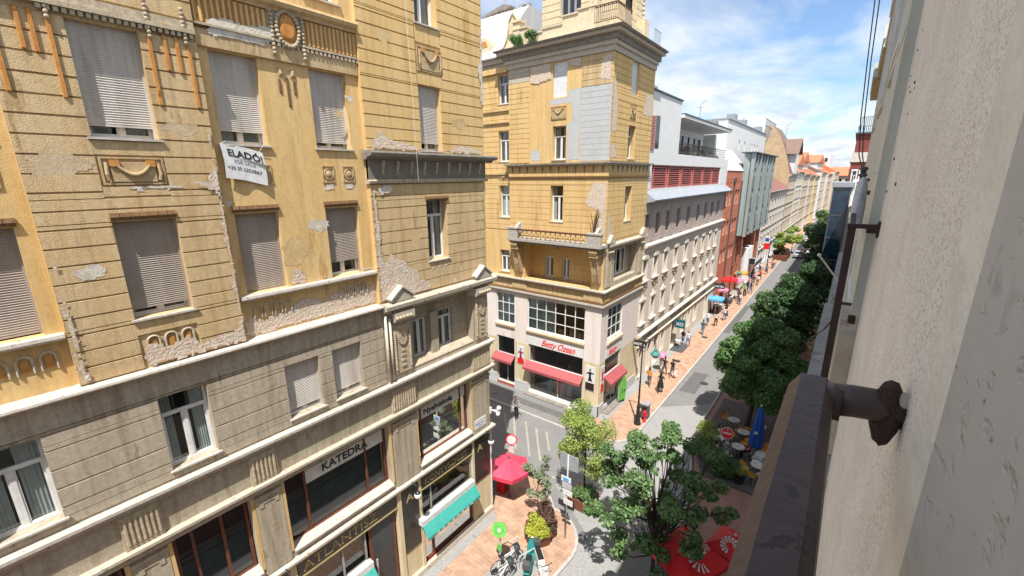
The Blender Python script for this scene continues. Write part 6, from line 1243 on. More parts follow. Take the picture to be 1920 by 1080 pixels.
b.add(base, [(j*n+k, j*n+(k+1) % n, (j+1)*n+(k+1) % n, (j+1)*n+k) for j in range(4) for k in range(n)]+[tuple(range(n)), tuple(range(4*n, 5*n))]); b.build('wall_rosette', 'rust', BR, smooth=True)
b = MB(); b.ball((.105, .885, 16.636), .019, 9, 7).ball((.112, .875, 16.645), .016, 8, 6).ball((.110, .89, 16.622), .015, 8, 6); b.build('mortar_lump', 'stone', BR)
b = MB(); b.tube([(.078, .872, 16.612), (.105, .874, 16.606), (.12, .876, 16.604)], [.012, .008, .008], 8); b.build('bent_spike', 'rust', BR)
# balusters hanging below the rail (out of sight from here but part of it)
for k in range(14): y = .80-k*.17; MB().box(-.007, .007, y-.007, y+.007, 15.7, 16.62).build('baluster', 'rustrail', BR)
MB().box(-.012, .012, -1.6, .86, 15.68, 15.70).build('bottom_bar', 'rustrail', BR)
# next window's rail
M['darkrail'] = mat('flaking_dark_brown_paint', (.035, .018, .014), (.022, .012, .010), scale=25, rough=.6, bump=.2)
NR = thing('neighbour_balcony_rail', 'narrow dark brown rail post with a wall arm at the next window, beyond the rosette', 'railing', (.02, 2.55, 16.7))
MB().box(.003, .033, 2.54, 2.565, 15.9, 16.755).build('corner_post', 'darkrail', NR); MB().box(.0, .108, 2.535, 2.57, 16.757, 16.776).build('wall_arm', 'darkrail', NR)
MB().tube([(.07, 2.552, 16.748), (.112, 2.552, 16.748)], .012, 8).build('wall_arm', 'rust', NR); MB().lathe([(.001, -.03), (.016, -.02), (.02, 0), (.016, .02), (.001, .03)], (0, 0, 0), 10); 
b = MB(lambda x, y, z: (.112+z*.25, 2.552+x, 16.755+y*1.7)); b.lathe([(.004, -.03), (.02, -.02), (.024, 0), (.02, .02), (.004, .03)], (0, 0, 0), 12); b.build('wall_rosette', 'rust', NR)
MB().box(.008, .03, 2.57, 4.4, 16.74, 16.765).build('handrail', 'darkrail', NR)
for k in range(5): MB().tube([(.018, 2.9+k*.3, 16.74), (.018, 2.9+k*.3, 15.9)], .006, 5).build('baluster', 'rustrail', NR)
bag = thing('plastic_cover', 'whitish plastic sheet hanging over the next rail beside the cable bracket', 'cover', (.03, 3.2, 16.8))
b = MB(); rnd = random.Random(6); n = 18; pr = [(.006, .30), (.018, .285), (.026, .25), (.031, .18), (.033, .10), (.036, .03), (.03, .0)]
vs = [(.034+r_*(1+.13*math.sin(k*2.1+j))*math.cos(2*math.pi*k/n), 3.45+1.8*r_*(1+.13*math.cos(k*1.7+j))*math.sin(2*math.pi*k/n), 16.68+z) for j, (r_, z) in enumerate(pr) for k in range(n)]
b.add(vs, [(j*n+k, j*n+(k+1) % n, (j+1)*n+(k+1) % n, (j+1)*n+k) for j in range(len(pr)-1) for k in range(n)])
b.build('sheet', mat('milky_plastic', (.50, .53, .58), (.40, .43, .48), scale=20, rough=.35), bag, smooth=True)
br = thing('cable_bracket', 'iron wall bracket carrying the overhead cables beside the pilaster', 'bracket', (.06, 3.7, 16.95))
MB().tube([(.085, 3.7, 16.88), (.03, 3.7, 16.88), (.03, 3.7, 17.02)], .016, 8).tube([(.03, 3.7, 16.96), (.07, 3.7, 16.96)], .01, 6).build('arm', 'iron', br)
for z in (16.94, 16.99, 17.03): MB().lathe([(.014, -.012), (.024, -.004), (.024, .006), (.012, .014)], (.03, 3.7, z), 10).build('insulator', 'dgrey', br)
cb = thing('overhead_cable', 'pair of dark cables rising from the wall bracket into the sky', 'cable', (.03, 3.7, 17.0))
for dx in (0, .018):
    b = MB(); b.tube([(.03+dx*.4, 3.7, 17.0), (-.01+dx, 3.72, 17.12), (-.035+dx, 3.75, 17.35), (-.055+dx, 3.78, 17.7), (-.08+dx*1.4, 3.85, 18.2), (-.11+dx*1.1, 3.95, 19.1), (-.15, 4.1, 21)], .0035, 5); b.build('wire', 'black', cb)
b = MB(); b.tube([(.03, 3.7, 16.95), (.02, 3.5, 16.7), (.035, 3.3, 16.4), (.02, 3.0, 16.2), (-.02, 3.0, 16.12), (-.1, 3.4, 15.9)], .004, 5); b.build('wire', 'black', cb)
cl = thing('pipe_clamp', 'short iron clamp sticking out under the pilaster foot', 'clamp', (.08, 2.7, 16.3))
MB().tube([(.02, 2.7, 16.36), (.075, 2.7, 16.36)], .008, 6).build('rod', 'iron', cl); MB().box(.07, .10, 2.66, 2.72, 16.27, 16.30).build('foot', 'rust', cl)

# windows of our own house further along the wall
place_windows(OB, lambda u, v, w: (.13-w, u, v), [(y, z) for y in (5.0, 8.0, 11.0) for z in (1.0, 5.2, 9.2, 13.9, 17.9)], 1.15, 2.1, -.008, surround=[(-.72, -.58, -.1, 2.25, 0, .02), (.58, .72, -.1, 2.25, 0, .02), (-.58, .58, 2.11, 2.25, 0, .02), (-.7, .7, -.12, -.003, 0, .03)], mats=('white', 'darkglass', 'palegreen'))
place_windows(OB, lambda u, v, w: (.25-w, u, v), [(y, z) for y in (16, 19.2, 22.4) for z in (1.0, 5.2, 9.2, 13.9, 17.6)], 1.15, 2.1, -.008, surround=[(-.72, -.58, -.1, 2.25, 0, .02), (.58, .72, -.1, 2.25, 0, .02), (-.58, .58, 2.11, 2.25, 0, .02), (-.7, .7, -.12, -.003, 0, .03)], mats=('white', 'darkglass', 'palegreen'))
# ------------------------------------------------------------------ trees
def leaves(name, mt, parent, cl, n, size, seed=1, flat=.5, fold=.25, shell=.75):
    """cl: list of (x,y,z,radius,zscale); many small folded leaves spread over the clumps"""
    rg = np.random.default_rng(seed); C_ = np.array([c[:3] for c in cl]); r = np.array([c[3] for c in cl]); zs = np.array([c[4] if len(c) > 4 else .8 for c in cl])
    w_ = r**2; k = rg.choice(len(cl), n, p=w_/w_.sum()); d = rg.normal(size=(n, 3)); d /= np.linalg.norm(d, axis=1)[:, None]
    rad = rg.random(n)**(1/(1+4*shell)); p = C_[k]+d*(rad*r[k])[:, None]*np.stack([np.ones(n), np.ones(n), zs[k]], 1)
    nrm = d*.8+rg.normal(size=(n, 3))*.55+np.array([0, 0, flat]); nrm /= np.linalg.norm(nrm, axis=1)[:, None]
    a = rg.normal(size=(n, 3)); t = np.cross(nrm, a); t /= np.linalg.norm(t, axis=1)[:, None]; s = np.cross(nrm, t)
    L = size*(.6+.8*rg.random(n))[:, None]; Wd = L*.42
    v = np.stack([p-t*L*.5, p+s*Wd+nrm*L*fold*.5, p+t*L*.55, p-s*Wd+nrm*L*fold*.5, p+t*L*.05-nrm*L*.05], 1)  # base, right, tip, left, mid rib
    v = v.reshape(-1, 3); i = np.arange(n)*5
    f = np.stack([i, i+1, i+4, i+1, i+2, i+4, i+2, i+3, i+4, i+3, i, i+4], 1).reshape(-1)
    o0 = np.zeros(3); q = parent
    while q is not None: o0 += np.array(q.location); q = q.parent
    v = v-o0
    me = bpy.data.meshes.new(name); me.vertices.add(len(v)); me.vertices.foreach_set('co', v.astype(np.float32).ravel()); nf = len(f)//3
    me.loops.add(len(f)); me.loops.foreach_set('vertex_index', f.astype(np.int32)); me.polygons.add(nf); me.polygons.foreach_set('loop_start', np.arange(nf, dtype=np.int32)*3)
    me.polygons.foreach_set('loop_total', np.full(nf, 3, dtype=np.int32)); me.update(calc_edges=True); me.materials.append(M[mt]); o = bpy.data.objects.new(name, me); COL.objects.link(o); o.parent = parent; return o
def tree(name, label, base, top, crown_r, ncl, nleaf, lsize, mt, seed, lean=(0, 0), rz=.75, trunk=.14, z0=.35, clr=(.5, .9), group=None, crown_c=None, multi=1, sparse=False):
    rnd = random.Random(seed); bx_, by_, bz = base; T_ = thing(name, label, 'tree', base, group); h = top-bz
    cc = crown_c or (bx_+lean[0], by_+lean[1], bz+h*(.5+z0*.5)); cz = (h*(1-z0))/2
    cl = []
    for k in range(ncl):
        while True:
            d = Vector((rnd.uniform(-1, 1), rnd.uniform(-1, 1), rnd.uniform(-1, 1)))
            if .25 < d.length < 1: break
        s_ = rnd.uniform(*clr); f = 1-s_*.5/crown_r
        cl.append((cc[0]+d.x*crown_r*f, cc[1]+d.y*crown_r*f, cc[2]+d.z*cz*(1-s_*.4/cz), s_, rnd.uniform(.55, .85)))
    b = MB(); th = bz+h*z0*1.15; mid = (bx_+lean[0]*.3, by_+lean[1]*.3, (bz+th)/2); tp = (bx_+lean[0]*.6, by_+lean[1]*.6, th)
    b.tube([base, mid, tp, (cc[0], cc[1], cc[2]+cz*.3)], [trunk, trunk*.8, trunk*.62, trunk*.15], 9); tr = b.build('trunk', 'bark', T_, smooth=True)
    b = MB()
    for c in cl:
        s_ = rnd.uniform(.0, 1); st = Vector(tp).lerp(Vector((cc[0], cc[1], cc[2])), s_); e = Vector(c[:3]); m_ = (st+e)/2+Vector((rnd.uniform(-.2, .2), rnd.uniform(-.2, .2), -.12))
        b.tube([st, m_, e], [trunk*.32*(1-s_*.4), trunk*.18, .012], 5, caps=False)
        for q in range(3): w_ = Vector((rnd.uniform(-1, 1), rnd.uniform(-1, 1), rnd.uniform(-.4, 1)))*c[3]*.8; b.tube([m_.lerp(e, .6), e+w_], [.018, .006], 4, caps=False)
    b.build('limbs', 'bark', T_, smooth=True)
    leaves('crown', mt, T_, cl, nleaf, lsize, seed); return T_
tree('street_tree', 'biggest dense round green crown, shading the cafe with the blue parasol', (-3.4, 29.8, .1), 8.3, 2.75, 90, 64000, .135, 'leaf', 11, z0=.22, clr=(.5, .85), trunk=.2, lean=(.25, 0.3))
tree('open_tree', 'airy broad-leaved tree rising in the foreground beside the large red parasols', (-4.45, 15.4, .1), 7.3, 3.0, 78, 10500, .14, 'leaf2', 23, z0=.12, clr=(.22, .46), trunk=.12, lean=(-.1, .2))
tree('light_green_tree', 'feathery yellow-green tree growing out of the brown wooden planter', (-9.0, 17.65, .5), 6.1, 1.6, 40, 9000, .09, 'leaf3', 31, z0=.22, clr=(.35, .6), trunk=.07)
tree('sapling', 'thin sapling with sparse grey-green leaves in the dark planter', (-9.6, 14.2, .5), 4.9, .72, 13, 1300, .10, 'leaf4', 41, z0=.35, clr=(.16, .3), trunk=.035, lean=(-.15, .2))
M['leafd'] = leafmat('deep_green_leaves', (.022, .065, .022), (.07, .14, .05), trans=.25)
far_trees = [(-2.7, 41.5, 8.2, 2.3, 'leafd'), (-2.3, 49.0, 9.4, 2.4, 'leafd'), (-4.4, 46.0, 6.6, 1.8, 'leaf2'), (-2.1, 58, 8.2, 2.0, 'leafd'), (-2.0, 67, 11.4, 2.5, 'leafd'), (-2.4, 76, 12.2, 2.8, 'leafd'), (-2.6, 87, 11.0, 2.4, 'leaf2'), (-2.7, 99, 8.5, 2.0, 'leafd')]
fl = ['dark tree directly behind the biggest round crown', 'tall dark tree third in the right-hand row', 'lighter green tree leaning over the carriageway in the right-hand row', 'dark tree fourth in the right-hand row, below the flagpole', 'dark tree fifth in the right-hand row', 'dark tree sixth in the right-hand row, before the glass bay top', 'mid green tree seventh in the right-hand row', 'last dark tree of the right-hand row, near the parked cars']
for k, (x, y, t_, r_, m_) in enumerate(far_trees): tree('street_tree', fl[k], (x, y, .1), t_, r_, 44, 15000, .185, m_, 50+k, z0=.25, clr=(.55, 1.0), trunk=.16, group='trees in the right-hand row')
for k, (x, y, lb) in enumerate(((-9.8, 103, 'small yellow-green tree in the terrace planter before the parked cars'), (-9.0, 112, 'small yellow-green tree just behind the terrace planter tree'), (-6.5, 175, 'pale green tree in the far carriageway among the cars'))): tree('small_tree', lb, (x, y, .1), 6.0, 2.2, 16, 2600, .3, 'leaf3', 80+k, z0=.3, clr=(.5, .9), trunk=.09)
def bush(name, label, pts, n, size, mt, seed, cat='shrub', parent=None, group=None):
    if parent is None: parent = thing(name, label, cat, (pts[0][0], pts[0][1], .1), group)
    leaves('foliage', mt, parent, pts, n, size, seed, flat=.7); return parent
# planters
def hexplanter(x, y, r, h, m, label):
    t = thing('planter', label, 'planter', (x, y, .11)); b = MB(); b.lathe([(r*.86, 0), (r, h), (r-.08, h), (r-.1, h-.1)], (x, y, .11), 6); b.build('box', m, t); b = MB(); b.disc((x, y, .11+h-.1), r-.08, (0, 0, 1), .02, 6); b.build('soil', 'bark', t)
    b = MB(); b.lathe([(r+.01, h-.06), (r+.05, h-.06), (r+.05, h+.02), (r+.01, h+.02)], (x, y, .11), 6); b.build('rim', 'brownframe', t); return t
hexplanter(-9.55, 14.2, .72, .62, 'brownframe', 'dark six-sided planter with lime shrub and sapling on the near pavement corner')
bs = bush('lime_shrub', 'lime green shrub filling the front of the dark planter', [(-9.45+random.uniform(-.38, .42), 14.05+random.uniform(-.4, .3), .95+random.uniform(-.15, .25), .3, .8) for k in range(9)], 3600, .085, 'leaf6', 3)
bush('dark_shrub', 'purple-brown shrub at the back of the dark planter', [(-9.3+random.uniform(-.3, .4), 14.6+random.uniform(-.2, .3), 1.15+random.uniform(-.2, .4), .3, 1) for k in range(7)], 2200, .085, 'leaf5', 5)
pc = thing('planter', 'square reddish wooden planter under the feathery yellow-green tree', 'planter', (-9.0, 17.6, .01)); b = MB()
for z in (.05, .25, .45): b.box(-9.62, -8.38, 17.0, 18.2, z, z+.185)
b.build('box', 'rustwood' if 'rustwood' in M else M.setdefault('rustwood', mat('reddish_planter_wood', (.20, .075, .045), (.14, .05, .03), scale=8)), pc); MB().box(-9.56, -8.44, 17.06, 18.14, .636, .64).build('soil', 'bark', pc)
bush('planter_shrub', 'green shrub filling the wooden planter under the feathery tree', [(-8.9+random.uniform(-.35, .5), 17.5+random.uniform(-.4, .4), .95+random.uniform(-.15, .2), .32, .8) for k in range(8)], 2600, .085, 'leaf2', 7)
# hedge boxes round the cafe
for k, (x, y, lb) in enumerate(((-5.2, 27.3, 'bright green bush at the kerb end of the cafe'), (-4.9, 25.7, 'green bush behind the airy tree, left of the cafe tables'), (-4.3, 24.7, 'dark bush in the middle of the cafe hedge'), (-3.5, 24.1, 'dark bush on the pavement side of the cafe hedge'))):
    bush('cafe_bush', lb, [(x+random.uniform(-.45, .45), y+random.uniform(-.45, .45), .75+random.uniform(-.3, .55), .42, .9) for q in range(9)], 3000, .10, 'leaf3' if k == 0 else ('leaf2' if k < 3 else 'leaf'), 60+k, group='bushes along the cafe')
pt = thing('flower_pot', 'black round pot with a spiky green plant at the corner of the cafe floor', 'plant pot', (-2.75, 24.2, .2)); MB().lathe([(.22, 0), (.30, .45), (.27, .45), (.25, .38)], (-2.75, 24.2, .2), 14).build('pot', 'black', pt)
b = MB(); rnd = random.Random(9)
for k in range(60):
    a = rnd.uniform(0, 6.28); l_ = rnd.uniform(.35, .6); q = (-2.75+l_*math.cos(a)*.8, 24.2+l_*math.sin(a)*.8, .75+rnd.uniform(.1, .55)); b.quad((-2.77, 24.2, .6), (-2.73, 24.2, .6), (q[0]+.02, q[1], q[2]), q)
b.build('leaves', 'leaf3', pt)
# ------------------------------------------------------------------ street furniture
def lamp_post(x, y, label, lab2=None):
    t = thing('street_lamp', label, 'street lamp', (x, y, .11), 'black lamp posts along the pavement'); o = (x, y, .11)
    MB().lathe([(.24, 0), (.24, .12), (.19, .18), (.17, .55), (.20, .6), (.13, .75), (.11, 1.2), (.13, 1.26), (.07, 1.4), (.055, 3.2), (.08, 3.25), (.05, 3.3), (.04, 6.0), (.06, 6.05), (.02, 6.3)], o, 14).build('post', 'black', t, smooth=True)
    MB().tube([(x, y, 5.95), (x+.15, y, 6.45), (x+.55, y, 6.6), (x+.85, y, 6.35), (x+.88, y, 6.0)], .03, 7).tube([(x, y, 5.5), (x+.35, y, 5.8), (x+.5, y, 6.55)], .018, 6).build('arm', 'black', t)
    l_ = MB().lathe([(.03, .55), (.10, .5), (.14, .35), (.32, .18), (.33, .12), (.10, .12)], (x+.88, y, 5.45), 12).build('lantern', 'verdigris' if 'verdigris' in M else M.setdefault('verdigris', plain('verdigris_paint', (.05, .20, .18))), t)
    MB().lathe([(.01, -.16), (.14, -.1), (.22, .02), (.24, .11)], (x+.88, y, 5.45), 12).build('globe', 'greyp', l_, smooth=True); return t
lamp_post(-9.65, 26.6, 'black lamp post with turquoise lantern on the corner by the litter bin'); lamp_post(-10.3, 56.4, 'black lamp post beside the red parasols at the red brick building'); lamp_post(-10.4, 88, 'farthest black lamp post, beyond the grey ribbed bay')
t = thing('litter_bin', 'dark grey litter bin on the pavement edge next to the corner lamp post', 'litter bin', (-9.5, 27.75, .11)); MB().frus(-9.78, -9.28, 27.5, 28.0, .11, 1.15, .03, .03).build('body', 'dgrey', t); MB().box(-9.8, -9.26, 27.48, 28.02, 1.152, 1.25).build('lid', 'greyp', t); MB().box(-9.7, -9.36, 27.47, 27.5, .85, 1.02).build('slot', 'black', t)
t = thing('fire_hydrant', 'small red hydrant standing between the corner lamp post and the litter bin', 'hydrant', (-9.35, 27.15, .11)); MB().lathe([(.13, 0), (.13, .06), (.08, .1), (.08, .6), (.12, .64), (.11, .78), (.05, .88), (.02, .92)], (-9.35, 27.15, .11), 12).build('body', 'red', t, smooth=True)
MB().tube([(-9.53, 27.15, .68), (-9.17, 27.15, .68)], .05, 8).tube([(-9.35, 26.98, .62), (-9.35, 27.15, .62)], .055, 8).build('outlet', 'red', t)
# signs
t = thing('direction_sign', 'tall post with grey sign boards and small plates on the pavement corner', 'signpost', (-8.55, 15.0, .11))
MB().tube([(-8.55, 15, .11), (-8.5, 15, 4.75)], .035, 9).build('pole', 'silver', t, smooth=True); MB().box(-8.95, -8.0, 15.05, 15.09, 3.95, 4.7).build('board', 'greyp', t)
for k, z in enumerate((3.3, 2.95, 2.6, 2.1)): MB().box(-8.82+.05*k, -8.3+.04*k, 14.94, 14.965, z, z+.28).build('plate', 'whitep' if k != 1 else 'silver', t)
MB().box(-8.7, -8.42, 14.93, 14.939, 3.35, 3.52).build('plate_symbol', 'skyblue', t)
t = thing('round_traffic_sign', 'round white sign with a red rim behind the pinkish parasol', 'traffic sign', (-12.95, 16.5, .11))
MB().tube([(-12.95, 16.5, .05), (-12.95, 16.5, 3.2)], .03, 8).build('pole', 'silver', t)
nn = (.45, -.75, .1); MB().disc((-12.93, 16.46, 2.95), .32, nn, .012, 24).build('disc', 'red', t); MB().disc((-12.925, 16.448, 2.95), .25, nn, .012, 24).build('disc_face', 'whitep', t); MB().box(-13.13, -12.77, 16.44, 16.46, 2.15, 2.5).build('plate', 'whitep', t)
t = thing('no_entry_sign', 'red no-entry disc with a white bar at the cafe, in front of the tables', 'traffic sign', (-3.8, 25.35, .2)); MB().tube([(-3.8, 25.4, .1), (-3.8, 25.4, 2.6)], .03, 8).build('pole', 'silver', t)
nn = Vector((.12, -.95, .35)).normalized(); MB().disc((-3.8, 25.35, 2.3), .31, nn, .012, 26).build('disc', 'red', t); MB().disc(Vector((-3.8, 25.35, 2.3))-nn*.004, .34, nn, .010, 26).build('disc_rim', 'whitep', t)
MB(lambda u, v, w: tuple(Vector((-3.8, 25.35, 2.3))+Vector((.99, .12, 0))*u+Vector((.04, .33, .94))*v+nn*w)).box(-.23, .23, -.045, .045, .012, .018).build('bar', 'whitep', t)
t = thing('bike_share_sign', 'bright green round sign on a grey pole beside the parked bicycle', 'sign', (-9.9, 11.7, .11)); MB().tube([(-9.9, 11.7, .11), (-9.86, 11.7, 2.3)], .035, 8).build('pole', 'silver', t)
nn = Vector((.5, -.75, .25)).normalized(); cc = Vector((-9.86, 11.65, 2.42)); MB().disc(cc, .33, nn, .07, 28).build('disc', 'lime', t); MB().disc(cc+nn*.071, .2, nn, .004, 24).build('ring', 'green', t); MB().disc(cc+nn*.076, .14, nn, .004, 24).build('ring', 'lime', t); MB().disc(cc+nn*.081, .07, nn, .004, 16).build('ring', 'whitep', t); MB().box(-10.0, -9.78, 11.66, 11.69, 1.25, 1.6).build('plate', 'lime', t)
t = thing('advertising_flag', 'lime green feather flag leaning at the street window of the clothes shop', 'flag', (-11.75, 28.6, .11))
b = MB(lambda u, v, w: (-11.75+w+u*.5, 28.6+u, v)); pts = [(-.3, .35), (.28, .45), (.36, 1.2), (.34, 1.9), (.2, 2.35), (-.05, 2.45), (-.25, 2.2)]; b.prism(pts, 0, .03, 'uv'); b.build('cloth', 'green', t); MB().tube([(-11.9, 28.28, .11), (-11.87, 28.3, 2.3)], .02, 6).build('pole', 'silver', t); text('lettering', '24', .4, 'black', lambda u, v, w: (-11.75+w+u*.5, 28.6+u, v), -.1, 1.0, .034, t, ext=.002)
# bicycles and scooters
def bike_proto(fm, label):
    t = thing('bicycle', label, 'bicycle', (0, 0, 0)); 
    for x, nm in ((-.5, 'wheel'), (.52, 'wheel')):
        b = MB(); b.tube([(x+.33*math.cos(a), 0, .35+.33*math.sin(a)) for a in [2*math.pi*k/18 for k in range(19)]], .02, 6, caps=False)
        for k in range(6): a = math.pi*k/6; b.tube([(x+.32*math.cos(a), 0, .35+.32*math.sin(a)), (x-.32*math.cos(a), 0, .35-.32*math.sin(a))], .004, 4)
        b.build(nm, 'black', t)
    MB().tube([(-.5, 0, .35), (-.1, 0, .32), (-.28, 0, .85), (-.5, 0, .35)], .018, 6).tube([(-.1, 0, .32), (.36, 0, .8), (-.24, 0, .74)], .024, 6).tube([(.52, 0, .35), (.34, 0, 1.0)], .02, 6).build('frame', fm, t)
    MB().tube([(.25, -.28, 1.04), (.36, -.12, 1.02), (.36, .12, 1.02), (.25, .28, 1.04)], .014, 6).build('handlebar', 'black', t)
    MB().frus(-.42, -.16, -.08, .08, .87, .94, .02, .02).build('saddle', 'black', t); MB().tube([(-.1, -.12, .3), (-.1, .12, .36)], .012, 5).build('pedals', 'dgrey', t)
    MB().box(.4, .62, -.14, .14, .82, .84).box(.4, .62, -.14, -.13, .84, 1.0).box(.4, .62, .13, .14, .84, 1.0).box(.61, .62, -.13, .13, .84, 1.0).build('basket', 'dgrey', t); return t
bk = bike_proto('whitep', 'white bicycle parked beside the bright green round sign'); put(bk, (-9.75, 12.0, .11), R(70))
bk2 = copy_tree(bk); put(bk2, (-9.5, 11.25, .11), R(75), 'white bicycle nearest the bottom edge beside the green sign post')
bk3 = copy_tree(bk); put(bk3, (-5.7, 58.2, .01), R(80), 'bicycle pushed by the person in black on the carriageway')
bk4 = copy_tree(bk); put(bk4, (-10.2, 67.8, .11), R(85), 'bicycle under the rider on the far pavement')
def scooter_proto(m, label, rackm='dgrey'):
    t = thing('motor_scooter', label, 'scooter', (0, 0, 0))
    for x in (-.6, .62):
        b = MB(lambda a, c, d: (a, d, c)); b.lathe([(.04, -.05), (.16, -.055), (.22, -.03), (.22, .03), (.16, .055), (.04, .05)], (x, .22, 0), 16); b.build('wheel', 'black', t, smooth=True)
    b = MB(); b.add([(x, y*s_, z) for s_ in (-1, 1) for x, y, z in ((-.85, .12, .45), (-.75, .16, .72), (-.15, .15, .72), (-.05, .16, .35), (-.4, .17, .28))], [tuple(range(5)), tuple(range(5, 10))]+[(i, (i+1) % 5, 5+(i+1) % 5, 5+i) for i in range(5)]); b.box(-.05, .4, -.16, .16, .25, .31)
    b.add([(x, y*s_, z) for s_ in (-1, 1) for x, y, z in ((.38, .2, .3), (.42, .22, .6), (.5, .12, 1.0), (.58, .1, .95), (.55, .18, .3))], [tuple(range(5)), tuple(range(5, 10))]+[(i, (i+1) % 5, 5+(i+1) % 5, 5+i) for i in range(5)]); b.frus(.48, .8, -.08, .08, .42, .5, .04, .02); b.build('body', m, t)
    MB().frus(-.8, -.12, -.14, .14, .722, .82, .04, .03).build('seat', 'black', t); MB().tube([(.45, -.32, 1.06), (.52, -.1, 1.03), (.52, .1, 1.03), (.45, .32, 1.06)], .02, 6).build('handlebar', 'black', t); MB().ball((.6, 0, .95), .08, 8, 6).build('headlight', 'whitep', t)
    MB().box(-1.0, -.75, -.15, .15, .86, 1.1).build('top_box', rackm, t); return t
sc = scooter_proto('teal', 'teal scooter parked nose to the dark planter at the bottom of the picture'); put(sc, (-9.0, 12.7, .11), R(115)); 
sc2 = scooter_proto('whitep', 'white scooter with a black seat parked right of the teal one'); put(sc2, (-8.35, 12.7, .11), R(-40), sc=.95)
t = thing('bike_rack', 'thin metal hoops of the bicycle stand below the dark planter', 'bike rack', (-9.9, 12.9, .11))
for k in range(2): MB().tube([(-10.3+k*1.0, 12.3, .11), (-10.3+k*1.0, 12.3, .8), (-10.0+k*1.0, 13.1, .8), (-10.0+k*1.0, 13.1, .11)], .025, 7).build('hoop', 'silver', t)
sheet_poly('parking_bay_paving', [(-10.5, 9.0), (-8.5, 9.0), (-8.5, 13.3), (-10.2, 13.2)], .105, .116, 'concrete')
# ------------------------------------------------------------------ parasols
def parasol(x, y, z, r, m, label, n=8, pole='whitep', rise=.55, rays=None, sq=False, rot=0, h0=.11, val=.22):
    t = thing('parasol', label, 'parasol', (x, y, h0)); b = MB(); k_ = n
    rim = [(x+r*math.cos(R(rot)+2*math.pi*i/n), y+r*math.sin(R(rot)+2*math.pi*i/n), z-rise) for i in range(n)]
    for i in range(n):
        p, q = rim[i], rim[(i+1) % n]; a = (x, y, z)
        for s_ in range(5):
            f0, f1 = s_/5, (s_+1)/5
            def L(pt, f): sag = -.10*r*math.sin(math.pi*f)*.35; return (a[0]+(pt[0]-a[0])*f, a[1]+(pt[1]-a[1])*f, a[2]+(pt[2]-a[2])*f-sag*.4)
            def Mid(f): c = ((p[0]+q[0])/2, (p[1]+q[1])/2, (p[2]+q[2])/2+.02); l = L(c, f); return (l[0], l[1], l[2]-.05*f)
            b.quad(L(p, f0), L(p, f1), Mid(f1), Mid(f0)); b.quad(Mid(f0), Mid(f1), L(q, f1), L(q, f0))
        b.quad(p, ((p[0]+q[0])/2, (p[1]+q[1])/2, p[2]-.03), ((p[0]+q[0])/2, (p[1]+q[1])/2, p[2]-val-.03), (p[0], p[1], p[2]-val)); b.quad(((p[0]+q[0])/2, (p[1]+q[1])/2, p[2]-.03), q, (q[0], q[1], q[2]-val), ((p[0]+q[0])/2, (p[1]+q[1])/2, p[2]-val-.03))
    cn = b.build('canopy', m, t)
    MB().tube([(x, y, h0), (x, y, z-.02)], .035, 8).build('pole', pole, t); MB().lathe([(.32, 0), (.32, .05), (.08, .09), (.05, .3)], (x, y, h0), 14).build('foot', 'dgrey', t); MB().lathe([(.03, -.02), (.07, .02), (.02, .12)], (x, y, z), 8).build('finial', pole, t)
    b = MB(); 
    for p in rim: b.tube([(x, y, z-.06), (p[0], p[1], p[2]-.03)], .012, 4)
    b.build('ribs', 'dgrey', t)
    if rays:
        for (i, f) in rays:   # fan-shaped white emblem on panel i
            p, q = Vector(rim[i]), Vector(rim[(i+1) % n]); a = Vector((x, y, z)); c = (p+q)/2; e1 = (q-p).normalized(); e2 = (a-c).normalized(); nn_ = e1.cross(e2); nn_ = nn_ if nn_.z > 0 else -nn_
            o_ = a.lerp(c, f)+nn_*.055; g_ = MB()
            for k in range(11):
                an = math.pi*2*k/14+.25; d_ = e1*math.cos(an)+e2*math.sin(an); s_ = e1*(-math.sin(an))+e2*math.cos(an); r1, r2 = r*.10, r*.30
                g_.add([tuple(o_+d_*r1-s_*.012), tuple(o_+d_*r1+s_*.012), tuple(o_+d_*r2+s_*.05), tuple(o_+d_*r2-s_*.05)], [(0, 1, 2, 3)])
            g_.build('ray_emblem', 'whitep', cn)
    return t
parasol(-3.15, 15.2, 2.9, 1.6, 'red', 'large red parasol with white ray emblems, in front, beside the airy tree', n=4, rot=20, rays=[(0, .5), (3, .5)], rise=.5)
parasol(-1.75, 16.9, 2.8, 1.15, 'red', 'second large red parasol partly hidden behind the handrail', n=4, rot=30, rays=[(2, .5)], rise=.5)
parasol(-12.4, 15.55, 2.55, 1.2, 'pinkred', 'pinkish red parasol at the corner of the near house, over a red cabinet', n=6, rot=15, rise=.5, h0=.01, pole='dgrey')
t = thing('red_cabinet', 'red upright cabinet under the pinkish parasol at the house corner', 'cabinet', (-13.0, 15.8, .01)); MB().frus(-13.25, -12.75, 15.5, 16.05, .01, 1.35, .02, .02).build('body', 'red', t); MB().box(-12.745, -12.73, 15.58, 15.97, .3, 1.2).build('door', 'maroon', t)
t = thing('closed_parasol', 'furled bright blue parasol standing in the cafe', 'parasol', (-2.45, 27.0, .2)); b = MB(); prof = []
n = 16; zs_ = [(.03, 3.75), (.12, 3.5), (.19, 3.1), (.25, 2.5), (.30, 1.8), (.33, 1.25), (.28, 1.1)]
vs = [(-2.45+r_*(1+.28*(k % 2))*math.cos(2*math.pi*k/n), 27+r_*(1+.28*(k % 2))*math.sin(2*math.pi*k/n), z) for r_, z in zs_ for k in range(n)]
